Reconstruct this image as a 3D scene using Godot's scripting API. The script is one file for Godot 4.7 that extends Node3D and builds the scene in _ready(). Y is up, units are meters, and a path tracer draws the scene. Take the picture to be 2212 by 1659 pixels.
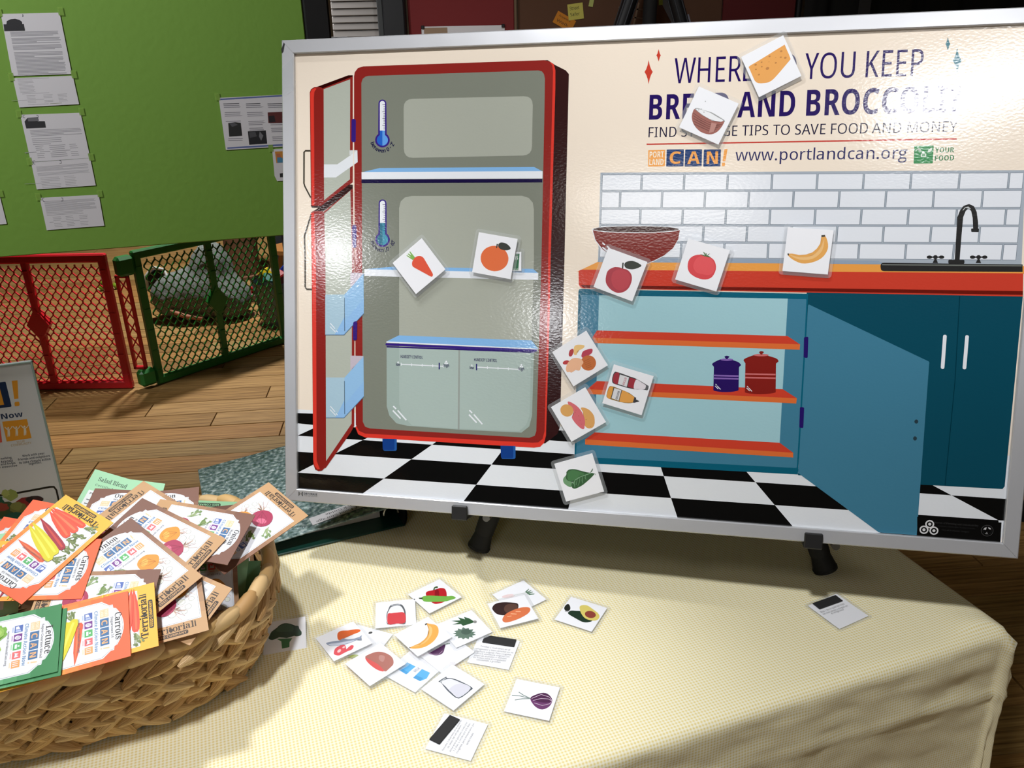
extends Node3D
# A table display in a children's museum: a framed activity board on a small easel, picture cards,
# a woven basket of seed packets, a binder and a sign; a green partition, play gates and toys behind.

const TABLE_Y := 0.743
const LIFT := 0.00003
var M := {}
var names := {}
var fonts := []
var glyphs := {}
var rng := RandomNumberGenerator.new()
var TA := Vector3(cos(deg_to_rad(20)), 0, -sin(deg_to_rad(20)))   # along the table
var TBV := Vector3(sin(deg_to_rad(20)), 0, cos(deg_to_rad(20)))   # across the table, towards the viewer

func _ready():
	rng.seed = 7
	camera_and_light()
	make_fonts()
	make_materials()
	room()
	table()
	board()
	easel()
	cards()
	basket()
	packets()
	binder()
	sign_stand()
	partition()
	gates()
	playthings()
	backdrop()

# ------------------------------------------------------------------ camera, sky, lights
func camera_and_light():
	var cam := Camera3D.new()
	cam.name = "camera"
	cam.fov = 49.748
	cam.near = 0.02
	cam.far = 60.0
	add_child(cam)
	cam.transform = Transform3D(Basis(Vector3(0.99985, -0.01745, 0.00000), Vector3(0.01603, 0.91831, -0.39555), Vector3(0.00690, 0.39549, 0.91845)), Vector3(0, 1.43, 0))
	cam.current = true
	var we := WorldEnvironment.new()
	we.name = "environment"
	var e := Environment.new()
	e.background_mode = Environment.BG_COLOR
	e.background_color = Color(0.02, 0.02, 0.02)
	e.ambient_light_source = Environment.AMBIENT_SOURCE_DISABLED
	e.tonemap_mode = Environment.TONE_MAPPER_LINEAR
	e.tonemap_exposure = 1.0
	e.sdfgi_enabled = true
	e.ssao_enabled = true
	e.ssil_enabled = true
	we.environment = e
	add_child(we)

func lamp_materials():
	M.glow = std(Color(1, 1, 1), 0.5)
	M.glow.emission_enabled = true
	M.glow.emission = Color(1.0, 0.95, 0.86)
	M.glow.emission_energy_multiplier = 6.0
	M.panel_glow = std(Color(1, 1, 1), 0.5)
	M.panel_glow.emission_enabled = true
	M.panel_glow.emission = Color(1.0, 0.97, 0.92)
	M.panel_glow.emission_energy_multiplier = 1.6

func spot_lamp(at, aim, energy, angle, size, label, tint = Color(1.0, 0.955, 0.88)):
	var t = thing("track_lamp", label, "lamp", at, "track lamps on the ceiling")
	var dir = (aim - at).normalized()
	var up := Vector3.UP if abs(dir.y) < 0.95 else Vector3.FORWARD
	var bs := Basis.looking_at(dir, up)
	var st = surf()
	tube(st, bs * Vector3(0, 0, 0.16), bs * Vector3(0, 0, -0.005), 0.05, 0.062, 20)
	part("housing", st, M.black_metal, t)
	st = surf()
	disc(st, bs * Vector3(0, 0, -0.008), bs * Vector3(0, 0, -1), 0.05, 20)
	part("lamp_face", st, M.glow, t)
	st = surf()
	tube(st, bs * Vector3(0, 0, 0.1), Vector3(0, 3.2 - at.y, 0), 0.01, 0.01, 8)
	part("stem", st, M.black_metal, t)
	var l := SpotLight3D.new()
	l.name = "light"
	l.light_energy = energy
	l.light_color = tint
	l.spot_angle = angle
	l.spot_angle_attenuation = 0.6
	l.spot_range = 20.0
	l.spot_attenuation = 2.0
	l.light_size = size
	l.shadow_enabled = true
	t.add_child(l)
	l.transform = Transform3D(bs, bs * Vector3(0, 0, -0.02))

func ceiling_panel(at, sx, sz, energy, label):
	var t = thing("ceiling_light", label, "light", at, "light panels on the ceiling")
	part("frame", bevel_box(Vector3(0, 0.03, 0), Vector3(sx + 0.06, 0.05, sz + 0.06), 0.008), M.white_metal, t)
	part("diffuser", bevel_box(Vector3(0, 0.002, 0), Vector3(sx, 0.012, sz), 0.002), M.panel_glow, t)
	var l := AreaLight3D.new()
	l.name = "light"
	l.area_size = Vector2(sx, sz)
	l.light_energy = energy
	l.light_color = Color(1.0, 0.985, 0.96)
	l.area_range = 25.0
	l.area_attenuation = 2.0
	l.shadow_enabled = true
	t.add_child(l)
	l.transform = Transform3D(Basis(Vector3(1, 0, 0), -PI / 2), Vector3(0, -0.012, 0))

# ------------------------------------------------------------------ helpers
func numbered(called):
	var n = names.get(called, 0)
	names[called] = n + 1
	return called if n == 0 else "%s_%03d" % [called, n]

func thing(called, label, category, at = Vector3.ZERO, group = ""):
	var o := Node3D.new()
	o.name = numbered(called)
	add_child(o)
	o.position = at
	tag(o, label, category, group)
	return o

func tag(o, label, category, group = ""):
	o.set_meta("label", label)
	o.set_meta("category", category)
	if group != "":
		o.set_meta("group", group)

func part(called, st, m, parent, smooth = true):
	var o := MeshInstance3D.new()
	o.name = called
	o.mesh = st if st is Mesh else finish(st)
	o.material_override = m
	parent.add_child(o, true)
	return o

func struct(called, st, m):
	var o = part(called, st, m, self)
	o.set_meta("kind", "structure")
	return o

func surf():
	var st := SurfaceTool.new()
	st.begin(Mesh.PRIMITIVE_TRIANGLES)
	st.set_smooth_group(-1)
	return st

func finish(st):
	st.generate_normals()
	return st.commit()

func quad(st, a, b, c, d, uv = null):
	# counter-clockwise seen from the front
	var p = [a, c, b, a, d, c]
	var u = [0, 2, 1, 0, 3, 2]
	for i in 6:
		if uv != null:
			st.set_uv(uv[u[i]])
		st.add_vertex(p[i])

func tri(st, a, b, c):
	st.add_vertex(a)
	st.add_vertex(c)
	st.add_vertex(b)

func bevel_box(at, size, bv, bs = Basis(), st0 = null):
	var st = st0 if st0 != null else surf()
	var h = size / 2.0
	var f = func(sx, sy, sz, ax):
		var v := Vector3(sx * (h.x - (0.0 if ax == 0 else bv)), sy * (h.y - (0.0 if ax == 1 else bv)), sz * (h.z - (0.0 if ax == 2 else bv)))
		return at + bs * v
	for s in [-1, 1]:
		var q = [[-1, -1], [1, -1], [1, 1], [-1, 1]]
		if s < 0:
			q.reverse()
		quad(st, f.call(s, q[0][0], q[0][1], 0), f.call(s, q[1][0], q[1][1], 0), f.call(s, q[2][0], q[2][1], 0), f.call(s, q[3][0], q[3][1], 0))
		quad(st, f.call(q[0][1], s, q[0][0], 1), f.call(q[1][1], s, q[1][0], 1), f.call(q[2][1], s, q[2][0], 1), f.call(q[3][1], s, q[3][0], 1))
		quad(st, f.call(q[0][0], q[0][1], s, 2), f.call(q[1][0], q[1][1], s, 2), f.call(q[2][0], q[2][1], s, 2), f.call(q[3][0], q[3][1], s, 2))
	if bv > 0.0:
		for a in [-1, 1]:
			for b in [-1, 1]:
				var g = func(p, q, r, t):
					if a * b > 0:
						quad(st, p, q, r, t)
					else:
						quad(st, t, r, q, p)
				g.call(f.call(a, b, -1, 0), f.call(a, b, -1, 1), f.call(a, b, 1, 1), f.call(a, b, 1, 0))
				g.call(f.call(-1, a, b, 1), f.call(-1, a, b, 2), f.call(1, a, b, 2), f.call(1, a, b, 1))
				g.call(f.call(b, -1, a, 2), f.call(b, -1, a, 0), f.call(b, 1, a, 0), f.call(b, 1, a, 2))
				for c in [-1, 1]:
					if a * b * c > 0:
						tri(st, f.call(a, b, c, 0), f.call(a, b, c, 1), f.call(a, b, c, 2))
					else:
						tri(st, f.call(a, b, c, 0), f.call(a, b, c, 2), f.call(a, b, c, 1))
	return st

func box(st, a, b):
	bevel_box((a + b) / 2.0, (b - a).abs(), 0.0, Basis(), st)

func side_axes(d):
	var u = d.cross(Vector3.UP)
	if u.length() < 0.01:
		u = d.cross(Vector3.RIGHT)
	u = u.normalized()
	return [u, u.cross(d).normalized()]

func tube(st, p0, p1, r0, r1, n = 12, caps = true):
	var d = (p1 - p0).normalized()
	var ax = side_axes(d)
	for i in n:
		var a = TAU * i / n
		var b = TAU * (i + 1) / n
		var u = ax[0] * cos(a) + ax[1] * sin(a)
		var v = ax[0] * cos(b) + ax[1] * sin(b)
		st.set_smooth_group(1)
		quad(st, p0 + u * r0, p1 + u * r1, p1 + v * r1, p0 + v * r0)
		if caps:
			st.set_smooth_group(-1)
			tri(st, p0, p0 + u * r0, p0 + v * r0)
			tri(st, p1, p1 + v * r1, p1 + u * r1)

func path_tube(st, pts, rs, n = 8):
	st.set_smooth_group(1)
	var rings = []
	for k in pts.size():
		var d = (pts[min(k + 1, pts.size() - 1)] - pts[max(k - 1, 0)]).normalized()
		var ax = side_axes(d)
		var ring = []
		for i in n:
			var a = TAU * i / n
			ring.append(pts[k] + (ax[0] * cos(a) + ax[1] * sin(a)) * (rs[k] if rs is Array else rs))
		rings.append(ring)
	for k in pts.size() - 1:
		for i in n:
			quad(st, rings[k][i], rings[k + 1][i], rings[k + 1][(i + 1) % n], rings[k][(i + 1) % n])
	st.set_smooth_group(-1)
	for i in n:
		tri(st, pts[0], rings[0][i], rings[0][(i + 1) % n])
		tri(st, pts[-1], rings[-1][(i + 1) % n], rings[-1][i])

func disc(st, c, nrm, r, n = 16):
	var ax = side_axes(nrm)
	for i in n:
		var a = TAU * i / n
		var b = TAU * (i + 1) / n
		tri(st, c, c + (ax[0] * cos(a) + ax[1] * sin(a)) * r, c + (ax[0] * cos(b) + ax[1] * sin(b)) * r)

func ball(st, c, r, nu = 14, nv = 9, bs = Basis()):
	st.set_smooth_group(1)
	for j in nv:
		var t0 = PI * j / nv
		var t1 = PI * (j + 1) / nv
		for i in nu:
			var a = TAU * i / nu
			var b = TAU * (i + 1) / nu
			var f = func(t, p): return c + bs * (Vector3(sin(t) * cos(p), cos(t), sin(t) * sin(p)) * r)
			quad(st, f.call(t0, a), f.call(t0, b), f.call(t1, b), f.call(t1, a))

func extrude(st, poly, z0, z1, bs = Basis(), at = Vector3.ZERO):
	var idx = Geometry2D.triangulate_polygon(PackedVector2Array(poly))
	var P = func(p, z): return at + bs * Vector3(p.x, p.y, z)
	var cw = Geometry2D.is_polygon_clockwise(PackedVector2Array(poly))
	for k in range(0, idx.size(), 3):
		var a = poly[idx[k]]
		var b = poly[idx[k + 1]]
		var c = poly[idx[k + 2]]
		if (b - a).cross(c - a) < 0:
			var s = b
			b = c
			c = s
		tri(st, P.call(a, z1), P.call(b, z1), P.call(c, z1))
		tri(st, P.call(a, z0), P.call(c, z0), P.call(b, z0))
	for i in poly.size():
		var a = poly[i]
		var b = poly[(i + 1) % poly.size()]
		if cw:
			quad(st, P.call(a, z0), P.call(a, z1), P.call(b, z1), P.call(b, z0))
		else:
			quad(st, P.call(a, z0), P.call(b, z0), P.call(b, z1), P.call(a, z1))

func round_rect(w, h, r, n = 4):
	var out = []
	for k in 4:
		var c = Vector2((w / 2 - r) * [1, -1, -1, 1][k], (h / 2 - r) * [1, 1, -1, -1][k])
		for i in n + 1:
			var a = PI / 2 * (k + float(i) / n)
			out.append(c + Vector2(cos(a), sin(a)) * r)
	return out

# flat print: polygons and lettering in tenths of a millimetre, each ink layer a hair above the one below
func lin(hex):
	return Color(((hex >> 16) & 255) / 255.0, ((hex >> 8) & 255) / 255.0, (hex & 255) / 255.0).srgb_to_linear()

func print_mesh(data, base = 0):
	var vs := PackedVector3Array()
	var cs := PackedColorArray()
	var ns := PackedVector3Array()
	for d in data:
		if d[0] is String:
			lettering(d, base, vs, cs, ns)
			continue
		var poly := PackedVector2Array()
		for k in range(2, d.size(), 2):
			poly.append(Vector2(d[k], d[k + 1]) * 0.0001)
		var idx := Geometry2D.triangulate_polygon(poly)
		var c = lin(d[0])
		var z = (base + d[1]) * LIFT
		for k in range(0, idx.size(), 3):
			var a = poly[idx[k]]
			var b = poly[idx[k + 1]]
			var e = poly[idx[k + 2]]
			var tr = [a, b, e] if (b - a).cross(e - a) < 0 else [a, e, b]
			for p in tr:
				vs.append(Vector3(p.x, p.y, z))
				cs.append(c)
				ns.append(Vector3(0, 0, 1))
	var arr := []
	arr.resize(Mesh.ARRAY_MAX)
	arr[Mesh.ARRAY_VERTEX] = vs
	arr[Mesh.ARRAY_NORMAL] = ns
	arr[Mesh.ARRAY_COLOR] = cs
	var m := ArrayMesh.new()
	m.add_surface_from_arrays(Mesh.PRIMITIVE_TRIANGLES, arr)
	return m

func lettering(d, base, vs, cs, ns):
	var key = d[0] + str(d[1])
	if not glyphs.has(key):
		var t := TextMesh.new()
		t.text = d[0]
		t.font = fonts[d[1]]
		t.font_size = 32
		t.depth = 0.0
		t.curve_step = 2.0
		t.pixel_size = 0.01
		var arr = t.get_mesh_arrays()
		var v: PackedVector3Array = arr[Mesh.ARRAY_VERTEX]
		var lo := Vector2(1e9, 1e9)
		var hi := Vector2(-1e9, -1e9)
		for p in v:
			lo = lo.min(Vector2(p.x, p.y))
			hi = hi.max(Vector2(p.x, p.y))
		glyphs[key] = [v, arr[Mesh.ARRAY_INDEX], lo, hi - lo]
	var g = glyphs[key]
	var a := Vector2(d[4], d[5]) * 0.0001
	var b := Vector2(d[6], d[7]) * 0.0001
	var ux := b - a
	var uy = Vector2(-ux.y, ux.x).normalized() * d[8] * 0.0001
	var z = (base + d[3]) * LIFT
	var c = lin(d[2])
	for i in g[1]:
		var p = (Vector2(g[0][i].x, g[0][i].y) - g[2]) / g[3]
		var q = a + ux * p.x + uy * p.y
		vs.append(Vector3(q.x, q.y, z))
		cs.append(c)
		ns.append(Vector3(0, 0, 1))

func make_fonts():
	for f in [["Droid Sans", 400], ["Droid Sans", 700], ["Droid Serif", 400], ["Droid Serif", 700]]:
		var s := SystemFont.new()
		s.font_names = PackedStringArray([f[0]])
		s.font_weight = f[1]
		fonts.append(s)

# ------------------------------------------------------------------ materials
func std(c, rough = 0.6, metal = 0.0):
	var m := StandardMaterial3D.new()
	m.albedo_color = c
	m.roughness = rough
	m.metallic = metal
	return m

func noise_image(w, h, sx, sy, seed_, ramp, oct = 4, contrast = 1.0):
	var n := FastNoiseLite.new()
	n.seed = seed_
	n.noise_type = FastNoiseLite.TYPE_SIMPLEX_SMOOTH
	n.frequency = 1.0
	n.fractal_octaves = oct
	var im := Image.create(w, h, false, Image.FORMAT_RGB8)
	for y in h:
		for x in w:
			var a = TAU * x / w
			var b = TAU * y / h
			# tileable along x by walking a circle
			var v = n.get_noise_3d(cos(a) * sx, sin(a) * sx, y * sy / h)
			var t = clamp(0.5 + v * contrast, 0.0, 0.999) * (ramp.size() - 1)
			im.set_pixel(x, y, ramp[int(t)].lerp(ramp[int(t) + 1], t - int(t)))
	return ImageTexture.create_from_image(im)

func bump(w, scale, seed_, depth, sy = 1.0):
	var n := FastNoiseLite.new()
	n.seed = seed_
	n.frequency = scale
	n.fractal_octaves = 2
	var im := Image.create(w, w, false, Image.FORMAT_RGB8)
	for y in w:
		for x in w:
			var v = 0.5 + 0.5 * n.get_noise_2d(x, y * sy)
			im.set_pixel(x, y, Color(v, v, v))
	im.bump_map_to_normal_map(depth)
	return ImageTexture.create_from_image(im)

func make_materials():
	lamp_materials()
	M.black_metal = std(Color(0.10, 0.10, 0.11), 0.45)
	M.black_plastic = std(Color(0.10, 0.10, 0.105), 0.5)
	M.rubber = std(Color(0.085, 0.085, 0.09), 0.75)
	M.steel = std(Color(0.75, 0.75, 0.74), 0.28, 0.95)
	M.white_metal = std(Color(0.85, 0.85, 0.83), 0.5)
	# glossy dry-erase print: faint orange-peel ripple
	M.print = std(Color(1, 1, 1), 0.13)
	M.print.vertex_color_use_as_albedo = true
	M.print.metallic_specular = 0.5
	M.print.normal_enabled = true
	M.print.normal_texture = bump(256, 0.09, 21, 3.0, 1.8)
	M.print.normal_scale = 0.03
	M.print.uv1_triplanar = true
	M.print.uv1_scale = Vector3(7, 7, 7)
	M.panel = M.print.duplicate()
	M.panel.vertex_color_use_as_albedo = false
	M.panel.albedo_color = Color8(240, 226, 208)
	M.frame = std(Color(0.80, 0.805, 0.82), 0.34, 0.4)
	M.frame.normal_enabled = true
	M.frame.normal_texture = bump(128, 0.08, 5, 1.0)
	M.frame.normal_scale = 0.05
	M.frame.uv1_triplanar = true
	M.ink = std(Color(1, 1, 1), 0.55)
	M.ink.vertex_color_use_as_albedo = true
	M.gloss_ink = std(Color(1, 1, 1), 0.3)
	M.gloss_ink.vertex_color_use_as_albedo = true
	M.card = std(Color8(238, 239, 243), 0.32)
	M.paper = std(Color8(226, 224, 226), 0.8)
	M.laminate = std(Color(0.93, 0.95, 0.96, 0.09), 0.06)
	M.laminate.transparency = BaseMaterial3D.TRANSPARENCY_ALPHA
	M.magnet = std(Color(0.13, 0.13, 0.135), 0.7)
	# wood floor
	M.wood = []
	var wt = noise_image(512, 128, 1.1, 26.0, 3, [Color(0.40, 0.29, 0.155), Color(0.53, 0.40, 0.23), Color(0.61, 0.475, 0.285), Color(0.68, 0.54, 0.34)], 4, 0.85)
	for c in [Color(0.92, 0.90, 0.86), Color(1, 1, 1), Color(0.86, 0.82, 0.78), Color(1.0, 0.95, 0.9), Color(0.95, 0.98, 0.98)]:
		var m = std(c, 0.38)
		m.albedo_texture = wt
		M.wood.append(m)
	M.subfloor = std(Color(0.34, 0.23, 0.13), 0.8)
	M.cloth = std(Color(1, 1, 1), 0.85)
	M.cloth.albedo_texture = gingham()
	M.cloth.uv1_scale = Vector3(1.0 / 0.0152, 1.0 / 0.0152, 1)
	M.table_wood = std(Color(0.5, 0.42, 0.3), 0.6)
	# sea grass
	M.grass = []
	var gt = noise_image(64, 128, 0.25, 22.0, 9, [Color(0.66, 0.52, 0.33), Color(0.79, 0.65, 0.44), Color(0.86, 0.73, 0.53), Color(0.91, 0.80, 0.61)], 3, 0.9)
	for c in [Color(1, 1, 1), Color(0.93, 0.9, 0.84), Color(0.86, 0.8, 0.72), Color(1.0, 0.97, 0.9)]:
		var m = std(c, 0.6)
		m.albedo_texture = gt
		M.grass.append(m)
	M.basket_inside = std(Color(0.38, 0.27, 0.16), 0.8)
	M.marble = std(Color(1, 1, 1), 0.22)
	M.marble.albedo_texture = noise_image(512, 512, 6.0, 38.0, 31, [Color(0.25, 0.34, 0.33), Color(0.38, 0.46, 0.455), Color(0.50, 0.57, 0.565), Color(0.74, 0.79, 0.78)], 5, 1.0)
	M.marble.normal_enabled = true
	M.marble.normal_texture = bump(256, 0.12, 8, 5.0)
	M.marble.normal_scale = 0.5
	M.marble.uv1_triplanar = true
	M.marble.uv1_scale = Vector3(3, 3, 3)
	M.green_edge = std(Color(0.06, 0.24, 0.20), 0.35)
	M.acrylic = std(Color(0.85, 0.92, 0.92, 0.12), 0.04)
	M.acrylic.transparency = BaseMaterial3D.TRANSPARENCY_ALPHA
	M.acrylic_edge = std(Color(0.55, 0.62, 0.58), 0.15)
	M.green_wall = std(Color(0.455, 0.62, 0.235), 0.75)
	M.green_wall.normal_enabled = true
	M.green_wall.normal_texture = bump(256, 0.06, 77, 4.0)
	M.green_wall.normal_scale = 0.07
	M.green_wall.uv1_triplanar = true
	M.green_wall.uv1_scale = Vector3(2, 2, 2)
	M.red_plastic = std(Color(0.76, 0.075, 0.12), 0.4)
	M.green_plastic = std(Color(0.12, 0.40, 0.15), 0.4)
	M.tape = std(Color(0.60, 0.76, 0.36, 0.45), 0.3)
	M.tape.transparency = BaseMaterial3D.TRANSPARENCY_ALPHA
	M.wall = std(Color(0.56, 0.54, 0.5), 0.9)
	M.ceiling = std(Color(0.72, 0.71, 0.68), 0.95)

func gingham():
	var im := Image.create(128, 128, false, Image.FORMAT_RGB8)
	var n := FastNoiseLite.new()
	n.seed = 4
	n.frequency = 0.2
	var lo = Color8(240, 236, 215)
	var mid = Color8(236, 228, 192)
	var hi = Color8(226, 208, 142)
	for y in 128:
		for x in 128:
			var a = 1 if (x % 32) < 16 else 0
			var b = 1 if (y % 32) < 16 else 0
			var c = [lo, mid, hi][a + b]
			var w = 1.0 + 0.035 * n.get_noise_2d(x, y) + (0.012 if (x + y) % 2 == 0 else -0.012)
			im.set_pixel(x, y, Color(c.r * w, c.g * w, c.b * w).clamp())
	return ImageTexture.create_from_image(im)

# ------------------------------------------------------------------ the room
func room():
	var X0 = -6.0
	var X1 = 6.0
	var Z0 = -8.0
	var Z1 = 7.5
	var H = 3.2
	var st = surf()
	box(st, Vector3(X0 - 0.2, -0.2, Z0 - 0.2), Vector3(X1 + 0.2, -0.012, Z1 + 0.2))
	var fl = struct("floor", st, M.subfloor)
	st = surf()
	box(st, Vector3(X0 - 0.2, H, Z0 - 0.2), Vector3(X1 + 0.2, H + 0.2, Z1 + 0.2))
	struct("ceiling", st, M.ceiling)
	st = surf()
	box(st, Vector3(X0 - 0.2, -0.012, Z0), Vector3(X0, H, Z1))
	struct("wall_left", st, M.wall)
	st = surf()
	box(st, Vector3(X1, -0.012, Z0), Vector3(X1 + 0.2, H, Z1))
	struct("wall_right", st, M.wall)
	st = surf()
	box(st, Vector3(X0 - 0.2, -0.012, Z0 - 0.2), Vector3(X1 + 0.2, H, Z0))
	struct("wall_back", st, M.wall)
	st = surf()
	box(st, Vector3(X0 - 0.2, -0.012, Z1), Vector3(X1 + 0.2, H, Z1 + 0.2))
	struct("wall_front", st, M.wall)
	# floor planks: single boards where the photograph shows the floor, plain flooring elsewhere
	var turn = deg_to_rad(-6)
	var pl := {}
	var W = 0.125
	var rest = surf()
	rest.set_smooth_group(-1)
	var row = 0
	var z = -8.0
	var bs := Basis(Vector3.UP, -turn)
	while z < 8.6:
		var x = -7.0 + fmod(row * 0.437, 0.9)
		while x < 7.0:
			var L = [0.9, 1.2, 0.75][abs(row * 7 + int(x * 10)) % 3]
			var c = bs * Vector3(x + L / 2, 0, z)
			if c.x > X0 + 0.02 and c.x < X1 - 0.02 and c.z > Z0 and c.z < Z1 - 0.02:
				var seen = (c.z < -1.2 and c.z > -5.6 and c.x > -3.4 and c.x < -0.2) or (c.z < -0.8 and c.z > -1.9 and c.x > 0.2 and c.x < 1.5)
				if seen:
					var key = "%.2f" % L
					if not pl.has(key):
						pl[key] = plank_mesh(L, W)
					var o := MeshInstance3D.new()
					o.name = "plank"
					o.mesh = pl[key]
					o.material_override = M.wood[(row * 3 + int(x * 7) + 50) % 5]
					o.transform = Transform3D(bs, Vector3(c.x, 0.0005 * sin(row * 3.1 + x * 7.0) - 0.0005, c.z))
					fl.add_child(o, true)
				else:
					plank_into(rest, L, W, bs, c)
			x += L
		z += W
		row += 1
	var ro = part("flooring", rest, M.wood[1], fl)
	ro.set_meta("kind", "stuff")
	# lamps: key over the table, others across the room whose reflections show on the board
	var white = Color(0.985, 0.99, 1.0)
	spot_lamp(Vector3(-0.40, 3.0, 0.10), Vector3(0.45, 0.80, -0.80), 4.0, 30.0, 0.08, "black track lamp above the viewer, lighting the board", white)
	spot_lamp(Vector3(-0.78, 3.0, -1.02), Vector3(-0.36, 0.8, -0.74), 3.0, 15.0, 0.10, "black track lamp over the basket, beyond the table", white)
	spot_lamp(Vector3(0.50, 3.0, 2.10), Vector3(0.50, 1.45, -1.0), 0.6, 8.5, 0.07, "black track lamp behind the viewer, left of a row of three", white)
	spot_lamp(Vector3(0.70, 3.0, 2.03), Vector3(0.50, 1.45, -1.0), 0.6, 8.5, 0.07, "black track lamp behind the viewer, middle of a row of three", white)
	spot_lamp(Vector3(0.92, 3.0, 1.94), Vector3(0.50, 1.45, -1.0), 0.6, 8.5, 0.07, "black track lamp behind the viewer, right of a row of three", white)
	spot_lamp(Vector3(-3.85, 3.0, 3.6), Vector3(-0.05, 1.6, -1.0), 1.3, 8.0, 0.09, "black track lamp at the far left behind the viewer", white)
	spot_lamp(Vector3(-2.70, 3.0, 5.75), Vector3(0.0, 1.6, -1.0), 1.3, 8.0, 0.09, "black track lamp furthest behind the viewer", white)
	spot_lamp(Vector3(-2.3, 3.0, -0.9), Vector3(-1.45, 0.75, -3.1), 6.0, 33.0, 0.12, "black track lamp washing the green partition", white)
	spot_lamp(Vector3(-1.6, 3.0, -4.5), Vector3(-1.75, 0.0, -4.6), 15.0, 42.0, 0.12, "black track lamp above the play area", white)
	spot_lamp(Vector3(0.2, 3.0, -2.9), Vector3(0.2, 1.3, -4.6), 1.2, 40.0, 0.12, "black track lamp before the corkboard", white)
	ceiling_panel(Vector3(2.8, 3.165, 1.6), 1.2, 0.6, 2.0, "white light panel to the right of the viewer")
	ceiling_panel(Vector3(-1.0, 3.165, 3.4), 1.2, 0.6, 2.0, "white light panel behind the viewer")

func plank_mesh(L, W):
	var st = surf()
	plank_into(st, L, W, Basis(), Vector3.ZERO)
	return finish(st)

func plank_into(st, L, W, bs, c):
	var hl = L / 2 - 0.0008
	var hw = W / 2 - 0.0008
	var b = 0.002
	var f = func(x, y, z): return c + bs * Vector3(x, y, z)
	var o = fmod(abs(c.x * 3.7 + c.z * 5.3), 1.0)
	var uv = [Vector2(o, 1), Vector2(o + L * 0.5, 1), Vector2(o + L * 0.5, 0), Vector2(o, 0)]
	quad(st, f.call(-hl + b, 0, hw - b), f.call(hl - b, 0, hw - b), f.call(hl - b, 0, -hw + b), f.call(-hl + b, 0, -hw + b), uv)
	quad(st, f.call(-hl, -0.012, hw), f.call(hl, -0.012, hw), f.call(hl - b, 0, hw - b), f.call(-hl + b, 0, hw - b), uv)
	quad(st, f.call(hl, -0.012, -hw), f.call(-hl, -0.012, -hw), f.call(-hl + b, 0, -hw + b), f.call(hl - b, 0, -hw + b), uv)
	quad(st, f.call(hl, -0.012, hw), f.call(hl, -0.012, -hw), f.call(hl - b, 0, -hw + b), f.call(hl - b, 0, hw - b), uv)
	quad(st, f.call(-hl, -0.012, -hw), f.call(-hl, -0.012, hw), f.call(-hl + b, 0, hw - b), f.call(-hl + b, 0, -hw + b), uv)

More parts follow.
